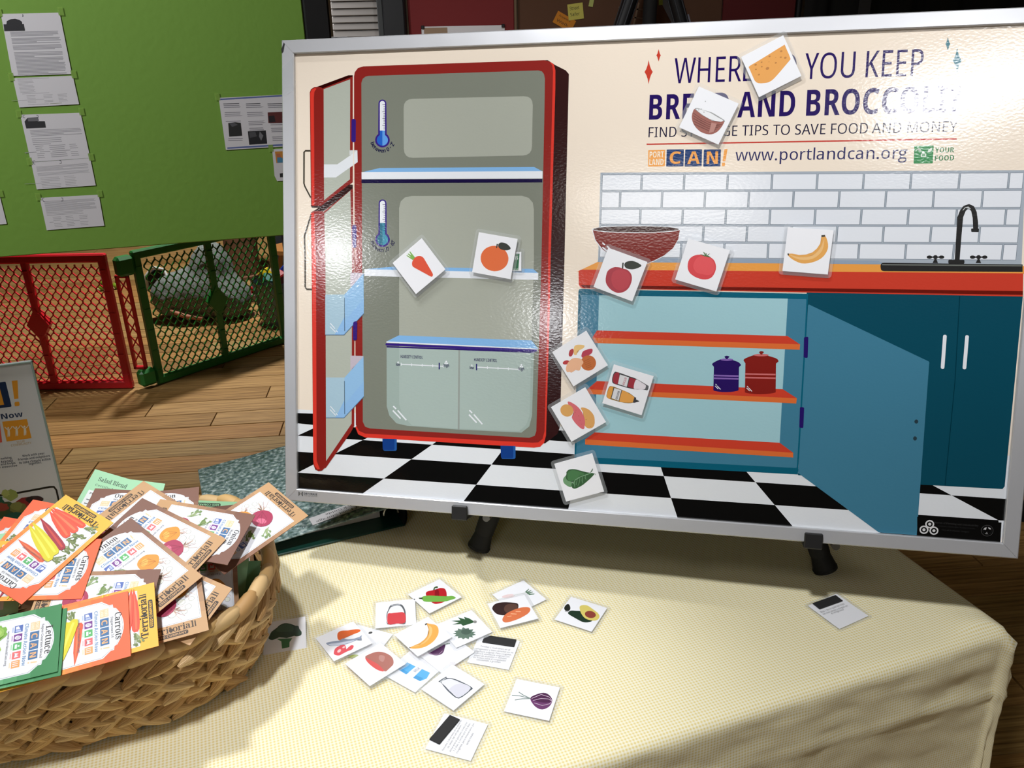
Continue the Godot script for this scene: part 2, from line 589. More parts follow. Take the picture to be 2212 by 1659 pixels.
# ------------------------------------------------------------------ table and cloth
func table():
	var a0 = -0.985
	var a1 = 0.845
	var b0 = -1.278
	var b1 = -0.556
	var c = TA * (a0 + a1) / 2 + TBV * (b0 + b1) / 2
	var hs = (a1 - a0) / 2
	var ht = (b1 - b0) / 2
	var bs := Basis(TA, Vector3.UP, TBV)
	var t = thing("folding_table", "long folding table hidden under the yellow cloth", "table", Vector3(c.x, 0, c.z))
	t.basis = bs
	part("tabletop", bevel_box(Vector3(0, TABLE_Y - 0.024, 0), Vector3(hs * 2 - 0.03, 0.04, ht * 2 - 0.03), 0.006), M.table_wood, t)
	for s in [[-1, -1], [1, -1], [1, 1], [-1, 1]]:
		var st = surf()
		tube(st, Vector3(s[0] * (hs - 0.15), 0, s[1] * (ht - 0.08)), Vector3(s[0] * (hs - 0.15), TABLE_Y - 0.045, s[1] * (ht - 0.08)), 0.015, 0.015, 10)
		part("leg", st, M.black_metal, t)
	var nz := FastNoiseLite.new()
	nz.seed = 12
	nz.frequency = 5.0
	nz.fractal_octaves = 3
	var R = 0.014
	var drop = 0.66
	var step = 0.0085
	var nu = int((hs * 2 + drop * 2) / step)
	var nv = int((ht * 2 + drop * 2) / step)
	var P = PackedVector3Array()
	var U = PackedVector2Array()
	# a pressed crease runs across the cloth under the left easel leg
	var k0 = Vector2(0.3514, -0.1437)
	var k1 = Vector2(0.3130, 0.1806)
	for j in nv + 1:
		for i in nu + 1:
			var s = -hs - drop + (hs * 2 + drop * 2) * i / nu
			var q = -ht - drop + (ht * 2 + drop * 2) * j / nv
			var cs = clamp(s, -hs + R, hs - R)
			var cq = clamp(q, -ht + R, ht - R)
			var d := Vector2(s - cs, q - cq)
			var dist = d.length()
			var p := Vector3(cs, TABLE_Y, cq)
			if dist > 0.0:
				var dir = d / dist
				if dist < R * PI / 2:
					p += Vector3(dir.x, 0, dir.y) * R * sin(dist / R) - Vector3(0, R * (1 - cos(dist / R)), 0)
				else:
					var down = dist - R * PI / 2
					var corner = 2.0 * abs(dir.x * dir.y)
					var along = s if abs(dir.y) > abs(dir.x) else q
					var ang = atan2(dir.y, dir.x)
					var wave = 0.016 * smoothstep(0.05, 0.5, down) * (sin(along * 13.0 + 1.3) * (1 - corner) + 1.4 * sin(ang * 14.0) * corner)
					wave += 0.012 * corner
					var wr = 0.0028 * nz.get_noise_2d(along * 2.2, down * 9.0) * exp(-down * 5.0) + 0.003 * nz.get_noise_2d(along * 1.0 + 3, down * 1.5)
					# two slack folds just below the edge
					wr += 0.0035 * exp(-pow((down - 0.05 - 0.02 * sin(along * 6.0)) / 0.01, 2)) * clamp(0.5 + nz.get_noise_1d(along * 0.7 + 4.0), 0, 1)
					wr += 0.003 * exp(-pow((down - 0.03 - 0.05 * (along + 0.1)) / 0.006, 2))
					p += Vector3(dir.x, 0, dir.y) * (R + 0.012 * min(down, 0.3) + wave + wr) - Vector3(0, R + down, 0)
			else:
				var v := Vector2(s, q)
				var e = k1 - k0
				var tt = clamp((v - k0).dot(e) / e.length_squared(), 0.0, 1.0)
				var dd = (v - (k0 + e * tt)).length()
				var side = (v - k0).cross(e)
				p.y += 0.0055 * exp(-pow(dd / (0.006 if side > 0 else 0.014), 2)) * smoothstep(0.0, 0.3, tt) * (1 - smoothstep(0.75, 1.0, tt))
				p.y += 0.0006 * nz.get_noise_2d(s * 0.6, q * 0.6)
				# slack near the right-hand corner
				p.y += 0.006 * exp(-(v - Vector2(hs - 0.04, ht - 0.02)).length_squared() / 0.0009)
			P.append(p)
			U.append(Vector2(s, q))
	var idx := PackedInt32Array()
	for j in nv:
		for i in nu:
			var a = j * (nu + 1) + i
			idx.append_array([a, a + 1, a + nu + 2, a, a + nu + 2, a + nu + 1])
	var arr := []
	arr.resize(Mesh.ARRAY_MAX)
	arr[Mesh.ARRAY_VERTEX] = P
	arr[Mesh.ARRAY_TEX_UV] = U
	arr[Mesh.ARRAY_INDEX] = idx
	var am := ArrayMesh.new()
	am.add_surface_from_arrays(Mesh.PRIMITIVE_TRIANGLES, arr)
	var st := SurfaceTool.new()
	st.create_from(am, 0)
	st.generate_normals()
	var cl = part("tablecloth", st.commit(), M.cloth, self)
	cl.position = Vector3(c.x, 0, c.z)
	cl.basis = bs
	tag(cl, "pale yellow gingham cloth draped over the table", "tablecloth")

# ------------------------------------------------------------------ the activity board
const BW := 0.9144
const BH := 0.6096
var BX := Transform3D(Basis(Vector3(0.97790, 0.02364, 0.20774), Vector3(0.03866, 0.95601, -0.29077), Vector3(-0.20548, 0.29237, 0.93397)), Vector3(-0.32257, 0.83722, -0.98399))

func board():
	var t = thing("display_board", "silver framed kitchen activity board with an open red fridge on an easel", "board")
	t.transform = BX
	var W = 0.0172
	var p = part("panel", bevel_box(Vector3(BW / 2, BH / 2, -0.0075), Vector3(BW - 0.01, BH - 0.01, 0.005), 0.0), M.panel, t)
	part("back_panel", bevel_box(Vector3(BW / 2, BH / 2, -0.0125), Vector3(BW - 0.012, BH - 0.012, 0.005), 0.0), M.black_plastic, t)
	# mitred rails
	var prof = [Vector2(0, -0.016), Vector2(0, -0.0012), Vector2(0.0012, 0), Vector2(W - 0.001, 0), Vector2(W, -0.001), Vector2(W, -0.005), Vector2(W, -0.016)]
	var cor = [Vector2(0, 0), Vector2(BW, 0), Vector2(BW, BH), Vector2(0, BH)]
	for k in 4:
		var a = cor[k]
		var b = cor[(k + 1) % 4]
		var e = (b - a).normalized()
		var inn := Vector2(-e.y, e.x)
		var st = surf()
		for i in prof.size():
			var q0 = prof[i]
			var q1 = prof[(i + 1) % prof.size()]
			var f = func(q, at, s): return Vector3(at.x + inn.x * q.x + e.x * (q.x + 0.00012) * s, at.y + inn.y * q.x + e.y * (q.x + 0.00012) * s, q.y)
			quad(st, f.call(q1, a, 1), f.call(q0, a, 1), f.call(q0, b, -1), f.call(q1, b, -1))
		part("frame_rail", st, M.frame, t)
	# a torn clear sticker and a dark nick on the left rail
	var st2 = surf()
	extrude(st2, [Vector2(0.001, BH - 0.035), Vector2(0.0165, BH - 0.022), Vector2(0.016, BH - 0.055), Vector2(0.018, BH - 0.062), Vector2(0.010, BH - 0.068), Vector2(0.0005, BH - 0.071)], 0.0001, 0.00025)
	part("sticker", st2, M.laminate, t)
	st2 = surf()
	extrude(st2, [Vector2(0.0, BH - 0.012), Vector2(0.0035, BH - 0.0035), Vector2(0.005, BH - 0.005), Vector2(0.0028, BH - 0.015), Vector2(0.0008, BH - 0.0165)], 0.00005, 0.0004)
	part("corner_cap", st2, M.black_plastic, t)
	var ink = [["floor_print", ART_FLOOR, 0], ["refrigerator_print", ART_FRIDGE, 4], ["kitchen_print", ART_KITCHEN, 4], ["title_lettering", ART_TITLE, 0], ["corner_mark", ART_MARK, 16]]
	for d in ink:
		var o = part(d[0], print_mesh(d[1], d[2]), M.print, p)
		o.position = Vector3(0, 0, -0.005)
	var mk = part("maker_mark", print_mesh(ART_MAKER, 1), M.ink, t)
	mk.set_meta("label", "small dark maker mark printed on the lower rail")

func easel():
	var t = thing("table_easel", "black folding easel with rubber feet holding the board", "easel")
	var n = BX.basis.z
	var apex = BX * Vector3(BW * 0.52, BH - 0.03, -0.055)
	var feet = [Vector3(-0.06110, 0.74300, -0.99609), Vector3(0.41499, 0.74300, -0.93199)]
	for k in 2:
		var f = feet[k]
		var d = (apex - f).normalized()
		var leg = part("leg", leg_piece(f + d * 0.075, apex, 0.0085, 0.0085), M.black_metal, t)
		part("collar", leg_piece(f + d * 0.066, f + d * 0.092, 0.0125, 0.0115), M.steel, leg)
		part("grip", leg_piece(f + d * 0.028, f + d * 0.068, 0.0135, 0.0145), M.rubber, leg)
		var st = surf()
		tube(st, f + d * 0.004, f + d * 0.008, 0.0165, 0.0165, 18)
		tube(st, f + d * 0.008, f + d * 0.032, 0.0160, 0.0118, 18)
		part("foot", st, M.rubber, leg)
	var back = BX * Vector3(BW * 0.52, 0.1, -0.36)
	back.y = TABLE_Y + 0.012
	var st2 = surf()
	tube(st2, back, apex, 0.0085, 0.0085, 12)
	part("rear_leg", st2, M.black_metal, t)
	st2 = surf()
	bevel_box(apex, Vector3(0.05, 0.05, 0.03), 0.006, BX.basis, st2)
	part("hub", st2, M.black_plastic, t)
	for k in 2:
		var u = [0.250, 0.690][k]
		var st = surf()
		# shelf under the rail, lip in front of it, arm back to the leg
		bevel_box(BX * Vector3(u, -0.0035, -0.012), Vector3(0.021, 0.006, 0.036), 0.0012, BX.basis, st)
		bevel_box(BX * Vector3(u, 0.0035, 0.0042), Vector3(0.021, 0.019, 0.0046), 0.0012, BX.basis, st)
		var f = feet[k]
		var d = (apex - f).normalized()
		tube(st, BX * Vector3(u, -0.006, -0.024), f + d * 0.098, 0.008, 0.009, 10)
		var hk = part("hook", st, M.black_plastic, t)
		st = surf()
		tube(st, BX * Vector3(u + 0.03, -0.008, -0.02), BX * Vector3(u + 0.03, -0.008, -0.034), 0.005, 0.005, 12)
		part("thumb_screw", st, M.steel, hk)

func leg_piece(a, b, r0, r1):
	var st = surf()
	tube(st, a, b, r0, r1, 18)
	return st

# ------------------------------------------------------------------ picture cards
func cards():
	for c in CARD_DATA:
		var sx = c[5][0]
		var sy = c[5][1]
		var on_board = c[1] == "board"
		var t = thing("picture_card", c[2], "card", Vector3.ZERO, "food cards stuck on the board" if on_board else "food cards lying on the tablecloth")
		var v = c[3]
		t.transform = Transform3D(Basis(Vector3(v[0], v[1], v[2]), Vector3(v[3], v[4], v[5]), Vector3(v[6], v[7], v[8])), Vector3(v[9], v[10], v[11]))
		part("paper", bevel_box(Vector3(0, 0, -0.0003), Vector3(sx, sy, 0.0006), 0.0001), M.card, t)
		part("picture", print_mesh(c[4]), M.gloss_ink, t)
		# clear pouch border
		var w = 0.0042
		var st = surf()
		var outer = round_rect(sx + 2 * w, sy + 2 * w, 0.004)
		var inner = [Vector2(sx / 2, sy / 2), Vector2(-sx / 2, sy / 2), Vector2(-sx / 2, -sy / 2), Vector2(sx / 2, -sy / 2)]
		for k in 4:
			var poly = [inner[k]]
			for i in 5:
				poly.append(outer[k * 5 + i])
			poly.append(outer[((k + 1) % 4) * 5])
			poly.append(inner[(k + 1) % 4])
			extrude(st, poly, -0.00045, -0.0001)
		part("laminate", st, M.laminate, t)
		if c[6].size() > 0:
			var m = c[6]
			var mo = part("magnet", bevel_box(Vector3.ZERO, Vector3(m[2], m[3], 0.0016), 0.0004), M.magnet, t)
			mo.transform = Transform3D(Basis(Vector3(0, 0, 1), m[4]), Vector3(m[0], m[1], 0.0009))
		elif on_board and sx > 0.04:
			part("magnet", bevel_box(Vector3(0, 0.004, -0.0029), Vector3(0.036, 0.011, 0.0046), 0.0004), M.magnet, t)
		elif sx > 0.04 and v[10] > TABLE_Y + 0.0025:
			part("magnet", bevel_box(Vector3(0, 0.004, -0.0014), Vector3(0.036, 0.011, 0.0016), 0.0003), M.magnet, t)

# ------------------------------------------------------------------ basket
func rim_point(ang, y):
	# outline of the basket at height fraction y (0 base, 1 rim); ang runs round it
	var A = lerp(0.178, 0.213, pow(y, 0.8))
	var B = lerp(0.118, 0.160, pow(y, 0.8))
	var c = cos(ang)
	var s = sin(ang)
	var k = 2.0 / 2.7
	return TA * (-0.212 + A * sign(c) * pow(abs(c), k)) + TBV * (-0.895 + B * sign(s) * pow(abs(s), k)) + Vector3(0, TABLE_Y + 0.003 + y * 0.112, 0)

func ring_points(y, n):
	# evenly spaced points round the outline
	var raw = []
	var acc = [0.0]
	for i in 721:
		raw.append(rim_point(TAU * i / 720, y))
		if i > 0:
			acc.append(acc[-1] + raw[i].distance_to(raw[i - 1]))
	var out = []
	var k = 0
	for i in n:
		var want = acc[-1] * i / n
		while acc[k + 1] < want:
			k += 1
		out.append(raw[k].lerp(raw[k + 1], (want - acc[k]) / (acc[k + 1] - acc[k])))
	return out

func leaf_mesh(L, W, T, bend):
	# one flattened strand: pointed oval, domed outside (+z)
	var st = surf()
	st.set_smooth_group(1)
	var n = 6
	var m = 4
	var f = func(i, j):
		var u = float(i) / n
		var v = float(j) / m * 2 - 1
		var w = W / 2 * pow(sin(PI * clamp(u * 0.94 + 0.03, 0, 1)), 0.62)
		return Vector3((u - 0.5) * L, v * w + bend * (4 * (u - 0.5) * (u - 0.5) - 0.5), T * (1 - v * v) * pow(sin(PI * clamp(u, 0.02, 0.98)), 0.5))
	for i in n:
		for j in m:
			var uv = [Vector2(float(i) / n, float(j) / m), Vector2(float(i + 1) / n, float(j) / m), Vector2(float(i + 1) / n, float(j + 1) / m), Vector2(float(i) / n, float(j + 1) / m)]
			quad(st, f.call(i, j), f.call(i + 1, j), f.call(i + 1, j + 1), f.call(i, j + 1), uv)
	return finish(st)

func basket():
	var t = thing("seed_basket", "oval woven seagrass basket heaped with seed packets", "basket")
	var st = surf()
	st.set_smooth_group(1)
	var n = 96
	var ys = [0.0, 0.25, 0.5, 0.75, 1.0]
	for k in 4:
		for i in n:
			var a = TAU * i / n
			var b = TAU * (i + 1) / n
			quad(st, rim_point(a, ys[k]), rim_point(b, ys[k]), rim_point(b, ys[k + 1]), rim_point(a, ys[k + 1]))
	var mid = TA * -0.212 + TBV * -0.895 + Vector3(0, TABLE_Y + 0.003, 0)
	st.set_smooth_group(-1)
	for i in n:
		tri(st, mid, rim_point(TAU * (i + 1) / n, 0.0), rim_point(TAU * i / n, 0.0))
	part("inner_wall", st, M.basket_inside, t)
	var kinds = [leaf_mesh(0.056, 0.0180, 0.0100, 0.004), leaf_mesh(0.050, 0.0165, 0.0105, -0.003), leaf_mesh(0.062, 0.0175, 0.0092, 0.002)]
	var hidden := SurfaceTool.new()
	hidden.begin(Mesh.PRIMITIVE_TRIANGLES)
	var count = 0
	var rows = 9
	for r in rows:
		var y = (r + 0.85) / (rows + 0.8)
		var cnt = 35 + r
		var ps = ring_points(y, cnt)
		for i in cnt:
			var p = ps[i]
			var nx = ps[(i + 1) % cnt]
			var pv = ps[(i + cnt - 1) % cnt]
			var along = (pv - nx).normalized()
			var out = along.cross(Vector3.UP).normalized()
			if out.dot(p - mid) < 0:
				out = -out
			var up = out.cross(along).normalized()
			if up.y < 0:
				along = -along
				up = -up
			var slant = ((0.40 if r % 2 == 0 else -0.40) + rng.randf_range(-0.16, 0.16)) * (0.3 if r == 0 else 1.0)
			var x = (along * cos(slant) + up * sin(slant)).normalized()
			var z = (out + along * (0.22 if r % 2 == 0 else -0.22) + up * rng.randf_range(0.0, 0.25)).normalized()
			x = (x - z * x.dot(z)).normalized()
			var bs := Basis(x, z.cross(x).normalized(), z)
			var sc = rng.randf_range(0.92, 1.12)
			var tf := Transform3D(bs.scaled(Vector3(sc, sc, sc)), p + out * rng.randf_range(0.0, 0.002) + up * rng.randf_range(-0.0015, 0.0015))
			var a_c = (p - mid).dot(TA)
			var b_c = (p - mid).dot(TBV)
			var shown = (b_c > 0.02 and a_c > -0.17) or (a_c > 0.13 and b_c > -0.1)
			if shown and count < 262:
				var o := MeshInstance3D.new()
				o.name = "strand"
				o.mesh = kinds[(i * 5 + r * 3) % 3]
				o.material_override = M.grass[(i * 7 + r * 5 + int(i / 3.0)) % 4]
				o.transform = tf
				t.add_child(o, true)
				count += 1
			else:
				hidden.append_from(kinds[(i * 5 + r * 3) % 3], 0, tf)
	var ho = part("woven_back", hidden.commit(), M.grass[1], t)
	ho.set_meta("kind", "stuff")
	# rolled rim of overlapping wraps
	var cnt2 = 46
	var pr = ring_points(1.0, cnt2 * 4)
	for i in cnt2:
		var pts = []
		var rs = []
		for k in 7:
			var q = pr[(i * 4 + k - 1 + cnt2 * 4) % (cnt2 * 4)]
			var uu = float(k) / 6
			pts.append(q + Vector3(0, 0.004 + 0.002 * sin(i * 2.3 + k * 0.5) + (0.0035 - 0.007 * uu), 0))
			rs.append(0.0072 + 0.0018 * sin(PI * uu) + 0.0007 * sin(i * 5.1) - (0.002 if k == 0 or k == 6 else 0.0))
		var sr = surf()
		path_tube(sr, pts, rs, 8)
		part("rim_wrap", sr, M.grass[[0, 3, 1, 0, 2][i % 5]], t)

# ------------------------------------------------------------------ seed packets
func packets():
	var art := {}
	for k in PACKET_ART:
		art[k] = print_mesh(PACKET_ART[k])
	var body := {}
	var cols = {"carrot": Color(0.93, 0.55, 0.2), "onion": Color(0.62, 0.44, 0.3), "lettuce": Color(0.35, 0.62, 0.4), "lettuceback": Color(0.6, 0.82, 0.63), "greenplain": Color(0.5, 0.7, 0.53)}
	for k in cols:
		body[k] = std(cols[k], 0.7)
	var sleeve = finish(bevel_box(Vector3(0, 0, -0.0005), Vector3(0.072, 0.115, 0.001), 0.0003))
	for d in PACKET_DATA:
		var t = thing("seed_packet", d[1], "seed packet", Vector3.ZERO, "seed packets heaped in the basket")
		var v = d[2]
		t.transform = Transform3D(Basis(Vector3(v[0], v[1], v[2]), Vector3(v[3], v[4], v[5]), Vector3(v[6], v[7], v[8])), Vector3(v[9], v[10], v[11]))
		part("sleeve", sleeve, body[d[0]], t)
		part("print", art[d[0]], M.ink, t)

# ------------------------------------------------------------------ binder
func binder():
	var near = Vector3(-0.172, TABLE_Y, -1.060)
	var ex = Vector3(-0.920, 0, 0.392).normalized()       # towards the fore-edge, left
	var ez = Vector3(-0.392, 0, -0.920).normalized()      # away from the viewer
	var W = 0.275
	var D = 0.285
	var t = thing("ring_binder", "dark green marbled ring binder lying behind the board", "binder", near)
	t.basis = Basis(ex, Vector3.UP, ez)
	# lower cover, spine, upper cover sloping down to the fore-edge, pages
	var st = surf()
	bevel_box(Vector3(W / 2, 0.0025, D / 2), Vector3(W, 0.003, D), 0.001, Basis(), st)
	part("lower_cover", st, M.green_edge, t)
	st = surf()
	var arc = []
	for k in 9:
		var a = -PI / 2 + PI * k / 8
		arc.append(Vector2(-0.008 * cos(a) + 0.004, 0.021 + 0.020 * sin(a)))
	st.set_smooth_group(1)
	for k in 8:
		quad(st, Vector3(arc[k].x, arc[k].y, 0), Vector3(arc[k].x, arc[k].y, D), Vector3(arc[k + 1].x, arc[k + 1].y, D), Vector3(arc[k + 1].x, arc[k + 1].y, 0))
		quad(st, Vector3(arc[k].x + 0.003, arc[k].y, D), Vector3(arc[k].x + 0.003, arc[k].y, 0), Vector3(arc[k + 1].x + 0.003, arc[k + 1].y, 0), Vector3(arc[k + 1].x + 0.003, arc[k + 1].y, D))
	part("spine", st, M.black_plastic, t)
	var slope = atan2(0.024, W)
	var tb := Basis(Vector3(0, 0, 1), -slope)
	var uc = part("upper_cover", bevel_box(Vector3(W / 2, 0, D / 2), Vector3(W, 0.0032, D), 0.001), M.marble, t)
	uc.transform = Transform3D(tb, Vector3(0.001, 0.0405, 0))
	part("pages", extr_poly([Vector2(0.03, 0.0045), Vector2(W - 0.008, 0.0045), Vector2(W - 0.008, 0.013), Vector2(0.03, 0.034)], 0.035, D - 0.006), M.paper, t)
	# label strip with handwriting, read from the far side
	var lb = part("label_strip", bevel_box(Vector3.ZERO, Vector3(0.084, 0.0006, 0.021), 0.0001), M.paper, t)
	lb.transform = Transform3D(tb * Basis(Vector3.UP, 0.10), tb * Vector3(0.092, 0.0024, 0.026) + Vector3(0.001, 0.0405, 0))
	var w = part("handwriting", print_mesh([["A-Z Food Storage", 2, 0x26262c, 1, -380, 12, 350, 12, 74], ["Quick Guide", 2, 0x26262c, 1, -340, -86, 180, -86, 74]], 1), M.ink, lb)
	w.transform = Transform3D(Basis(Vector3(-1, 0, 0), Vector3(0, 0, 1), Vector3(0, 1, 0)) * Basis(Vector3(0, 0, 1), PI), Vector3(0, 0.0003, 0))
	for k in 2:
		var rs = surf()
		var pts = []
		for i in 13:
			var a = PI * i / 12
			pts.append(Vector3(0.018 + 0.011 * cos(a), 0.02 + 0.014 * sin(a), 0.012 + 0.24 * k))
		path_tube(rs, pts, 0.0016, 6)
		part("ring", rs, M.steel, t)

func extr_poly(poly, z0, z1):
	var st = surf()
	extrude(st, poly, z0, z1)
	return st

# ------------------------------------------------------------------ sign in a clear holder
func sign_stand():
	var t = thing("sign_holder", "grey climate action sign in a clear acrylic holder behind the basket", "sign")
	t.transform = Transform3D(Basis(Vector3(0.93260, 0.00000, -0.36091), Vector3(-0.04320, 0.99281, -0.11162), Vector3(0.35832, 0.11969, 0.92590)), Vector3(-0.81939, 0.74300, -0.88952) + Vector3(0, 0.002, 0))
	var W = 0.216
	var H = 0.300
	part("sign_sheet", bevel_box(Vector3(W / 2, H / 2 + 0.002, -0.0008), Vector3(W - 0.002, H - 0.002, 0.0006), 0.0), M.paper, t)
	var pr = part("sign_print", print_mesh(ART_SIGN), M.gloss_ink, t)
	pr.position = Vector3(0, 0, -0.0004)
	var st = surf()
	for d in [[Vector3(0.0012, H / 2, -0.0005), Vector3(0.0024, H, 0.004)], [Vector3(W - 0.0012, H / 2, -0.0005), Vector3(0.0024, H, 0.004)], [Vector3(W / 2, H - 0.0012, -0.0005), Vector3(W, 0.0024, 0.004)]]:
		bevel_box(d[0], d[1], 0.0004, Basis(), st)
	part("clear_edge", st, M.acrylic_edge, t)
	st = surf()
	bevel_box(Vector3(W / 2, H / 2, -0.0028), Vector3(W, H, 0.0014), 0.0003, Basis(), st)
	bevel_box(Vector3(W / 2, 0.004, -0.045), Vector3(W, 0.003, 0.085), 0.0005, Basis(Vector3(1, 0, 0), 0.12), st)
	part("holder", st, M.acrylic, t)

# ------------------------------------------------------------------ green partition with papers
var PX := Transform3D(Basis(Vector3(0.96287, 0.00000, -0.26996), Vector3(0.00000, 1.00000, 0.00000), Vector3(0.26996, -0.00000, 0.96287)), Vector3(-1.33911, 0.74116, -2.90000))

func partition():
	var y0 = 0.0
	var t = thing("partition_panel", "bright green partition panel hung with typed sheets", "partition")
	t.transform = PX
	part("panel", bevel_box(Vector3(-0.705, 0.60, -0.022), Vector3(2.72, 1.21, 0.04), 0.003), M.green_wall, t)
	part("post", bevel_box(Vector3(0.70, 0.28, -0.03), Vector3(0.085, 2.04, 0.07), 0.006), M.black_metal, t)
	part("post", bevel_box(Vector3(-2.1, 0.28, -0.03), Vector3(0.085, 2.04, 0.07), 0.006), M.black_metal, t)
	for s in [0.70, -2.1]:
		part("foot", bevel_box(Vector3(s, -0.722, -0.03), Vector3(0.1, 0.03, 0.5), 0.006), M.black_metal, t)
	for d in SHEET_DATA:
		var o = thing("paper_sheet", d[1], "paper", Vector3.ZERO, "papers taped to the green partition")
		o.transform = PX * Transform3D(Basis(), Vector3(0, 0, 0.0012))
		var q = d[2][0]
		var poly = []
		for k in range(2, q.size(), 2):
			poly.append(Vector2(q[k], q[k + 1]) * 0.0001)
		part("sheet", extr_poly(poly, -0.0009, 0.0), M.paper, o)
		part("print", print_mesh(d[2]), M.ink, o)
		for k in 2:
			var c = poly[k]
			var tp = part("tape", bevel_box(Vector3(c.x + (-0.004 if k == 0 else 0.004), c.y + 0.004, 0.0006), Vector3(0.016, 0.024, 0.0003), 0.0), M.tape, o)
			tp.rotation.z = 0.0

# ------------------------------------------------------------------ play gates
func gate(a, b, H, mat, label):
	var t = thing("play_gate", label, "gate", a, "play yard gate panels")
	var ex = (b - a)
	var L = ex.length()
	ex = ex / L
	t.basis = Basis(ex, Vector3.UP, ex.cross(Vector3.UP))
	var fw = 0.034
	part("bottom_rail", bevel_box(Vector3(L / 2, 0.02, 0), Vector3(L, 0.036, 0.03), 0.006), mat, t)
	part("top_rail", bevel_box(Vector3(L / 2, H - 0.02, 0), Vector3(L, 0.036, 0.03), 0.006), mat, t)
	for x in [0.018, L - 0.018]:
		part("side_post", bevel_box(Vector3(x, H / 2, 0), Vector3(fw, H - 0.01, 0.032), 0.007), mat, t)
	part("centre_post", bevel_box(Vector3(L / 2, H / 2, 0), Vector3(0.03, H - 0.04, 0.026), 0.005), mat, t)
	var st = surf()
	extrude(st, [Vector2(0, 0.072), Vector2(-0.048, 0), Vector2(0, -0.072), Vector2(0.048, 0)], -0.016, 0.018, Basis(), Vector3(L / 2, H * 0.5, 0))
	part("diamond_boss", st, mat, t)
	# net of rounded diamonds: two families of wavy strands
	st = surf()
	st.set_smooth_group(-1)
	var dx = 0.0345
	var dy = 0.052
	var x0 = 0.03
	var x1 = L - 0.03
	var ylo = 0.035
	var yhi = H - 0.035
	var cols = int(ceil((x1 - x0) / dx)) + 1
	var rows = int(ceil((yhi - ylo) / dy)) + 1
	var bar = func(p, q):
		if max(p.x, q.x) > x1 or min(p.x, q.x) < x0 or max(p.y, q.y) > yhi or min(p.y, q.y) < ylo:
			return
		var d = (q - p).normalized()
		var w = Vector2(-d.y, d.x) * 0.0019
		extrude(st, [p - w, q - w, q + w, p + w], -0.004, 0.004)
	for r in rows:
		for c in cols:
			var n0 := Vector2(x0 + c * dx, ylo + r * dy)
			var sh = 0.009
			# each diamond edge in two strokes, with a short upright knot between cells
			var e1 = n0 + Vector2(dx / 2, dy / 2 - sh / 2)
			var e2 = n0 + Vector2(-dx / 2, dy / 2 - sh / 2)
			bar.call(n0 + Vector2(0, sh / 2), e1)
			bar.call(n0 + Vector2(0, sh / 2), e2)
			bar.call(n0 - Vector2(0, sh / 2), n0 + Vector2(0, sh / 2))
			bar.call(e1, e1 + Vector2(0, sh))
			bar.call(e1 + Vector2(0, sh), n0 + Vector2(0, dy - sh / 2))
			bar.call(n0 + Vector2(dx, dy - sh / 2), e1 + Vector2(0, sh))
	part("lattice", st, mat, t)
	for x in [0.018, L / 2, L - 0.018]:
		for k in 6:
			part("rib", bevel_box(Vector3(x, 0.07 + k * (H - 0.14) / 5, 0.015), Vector3(0.026 if x != L / 2 else 0.022, 0.006, 0.008), 0.0015), mat, t)
	return t

func gates():
	var H = 0.607
	var ra = Vector3(-2.375, 0, -3.345)
	var rb = Vector3(-1.690, 0, -3.345)
	gate(ra, rb, H, M.red_plastic, "red plastic play gate with a diamond boss")
	var ga = Vector3(-1.600, 0, -3.372)
	var gb = Vector3(-1.150, 0, -3.905)
	var g = gate(ga, gb, H, M.green_plastic, "dark green plastic play gate joined to the red one")
	gate(Vector3(-1.125, 0, -3.95), Vector3(-0.62, 0, -4.42), H, std(Color(0.07, 0.14, 0.36), 0.4), "dark blue play gate mostly behind the silver board")
	# hinge lugs and the narrow red hinge strip between the panels
	var bs = g.basis
	for d in [[0.03, 0.075], [0.525, 0.577]]:
		part("hinge_lug", bevel_box(Vector3(-0.035, (d[0] + d[1]) / 2, 0.0), Vector3(0.075, d[1] - d[0] + 0.03, 0.05), 0.012), M.green_plastic, g)
	var hs = thing("hinge_strip", "narrow red hinge strip between the red and green gates", "hinge", Vector3(-1.672, 0, -3.350))
	var st = surf()
	bevel_box(Vector3(0.006, 0.30, 0), Vector3(0.012, 0.42, 0.02), 0.003, Basis(), st)
	bevel_box(Vector3(0.05, 0.30, 0), Vector3(0.012, 0.42, 0.02), 0.003, Basis(), st)
	bevel_box(Vector3(0.028, 0.095, 0), Vector3(0.056, 0.014, 0.02), 0.003, Basis(), st)
	bevel_box(Vector3(0.028, 0.505, 0), Vector3(0.056, 0.014, 0.02), 0.003, Basis(), st)
	part("strip_frame", st, M.red_plastic, hs)
	for k in 6:
		st = surf()
		tube(st, Vector3(0.008, 0.12 + k * 0.063, 0), Vector3(0.048, 0.12 + (k + 1) * 0.063, 0), 0.003, 0.003, 6)
		tube(st, Vector3(0.048, 0.12 + k * 0.063, 0), Vector3(0.008, 0.12 + (k + 1) * 0.063, 0), 0.003, 0.003, 6)
		part("cross_bar", st, M.red_plastic, hs)

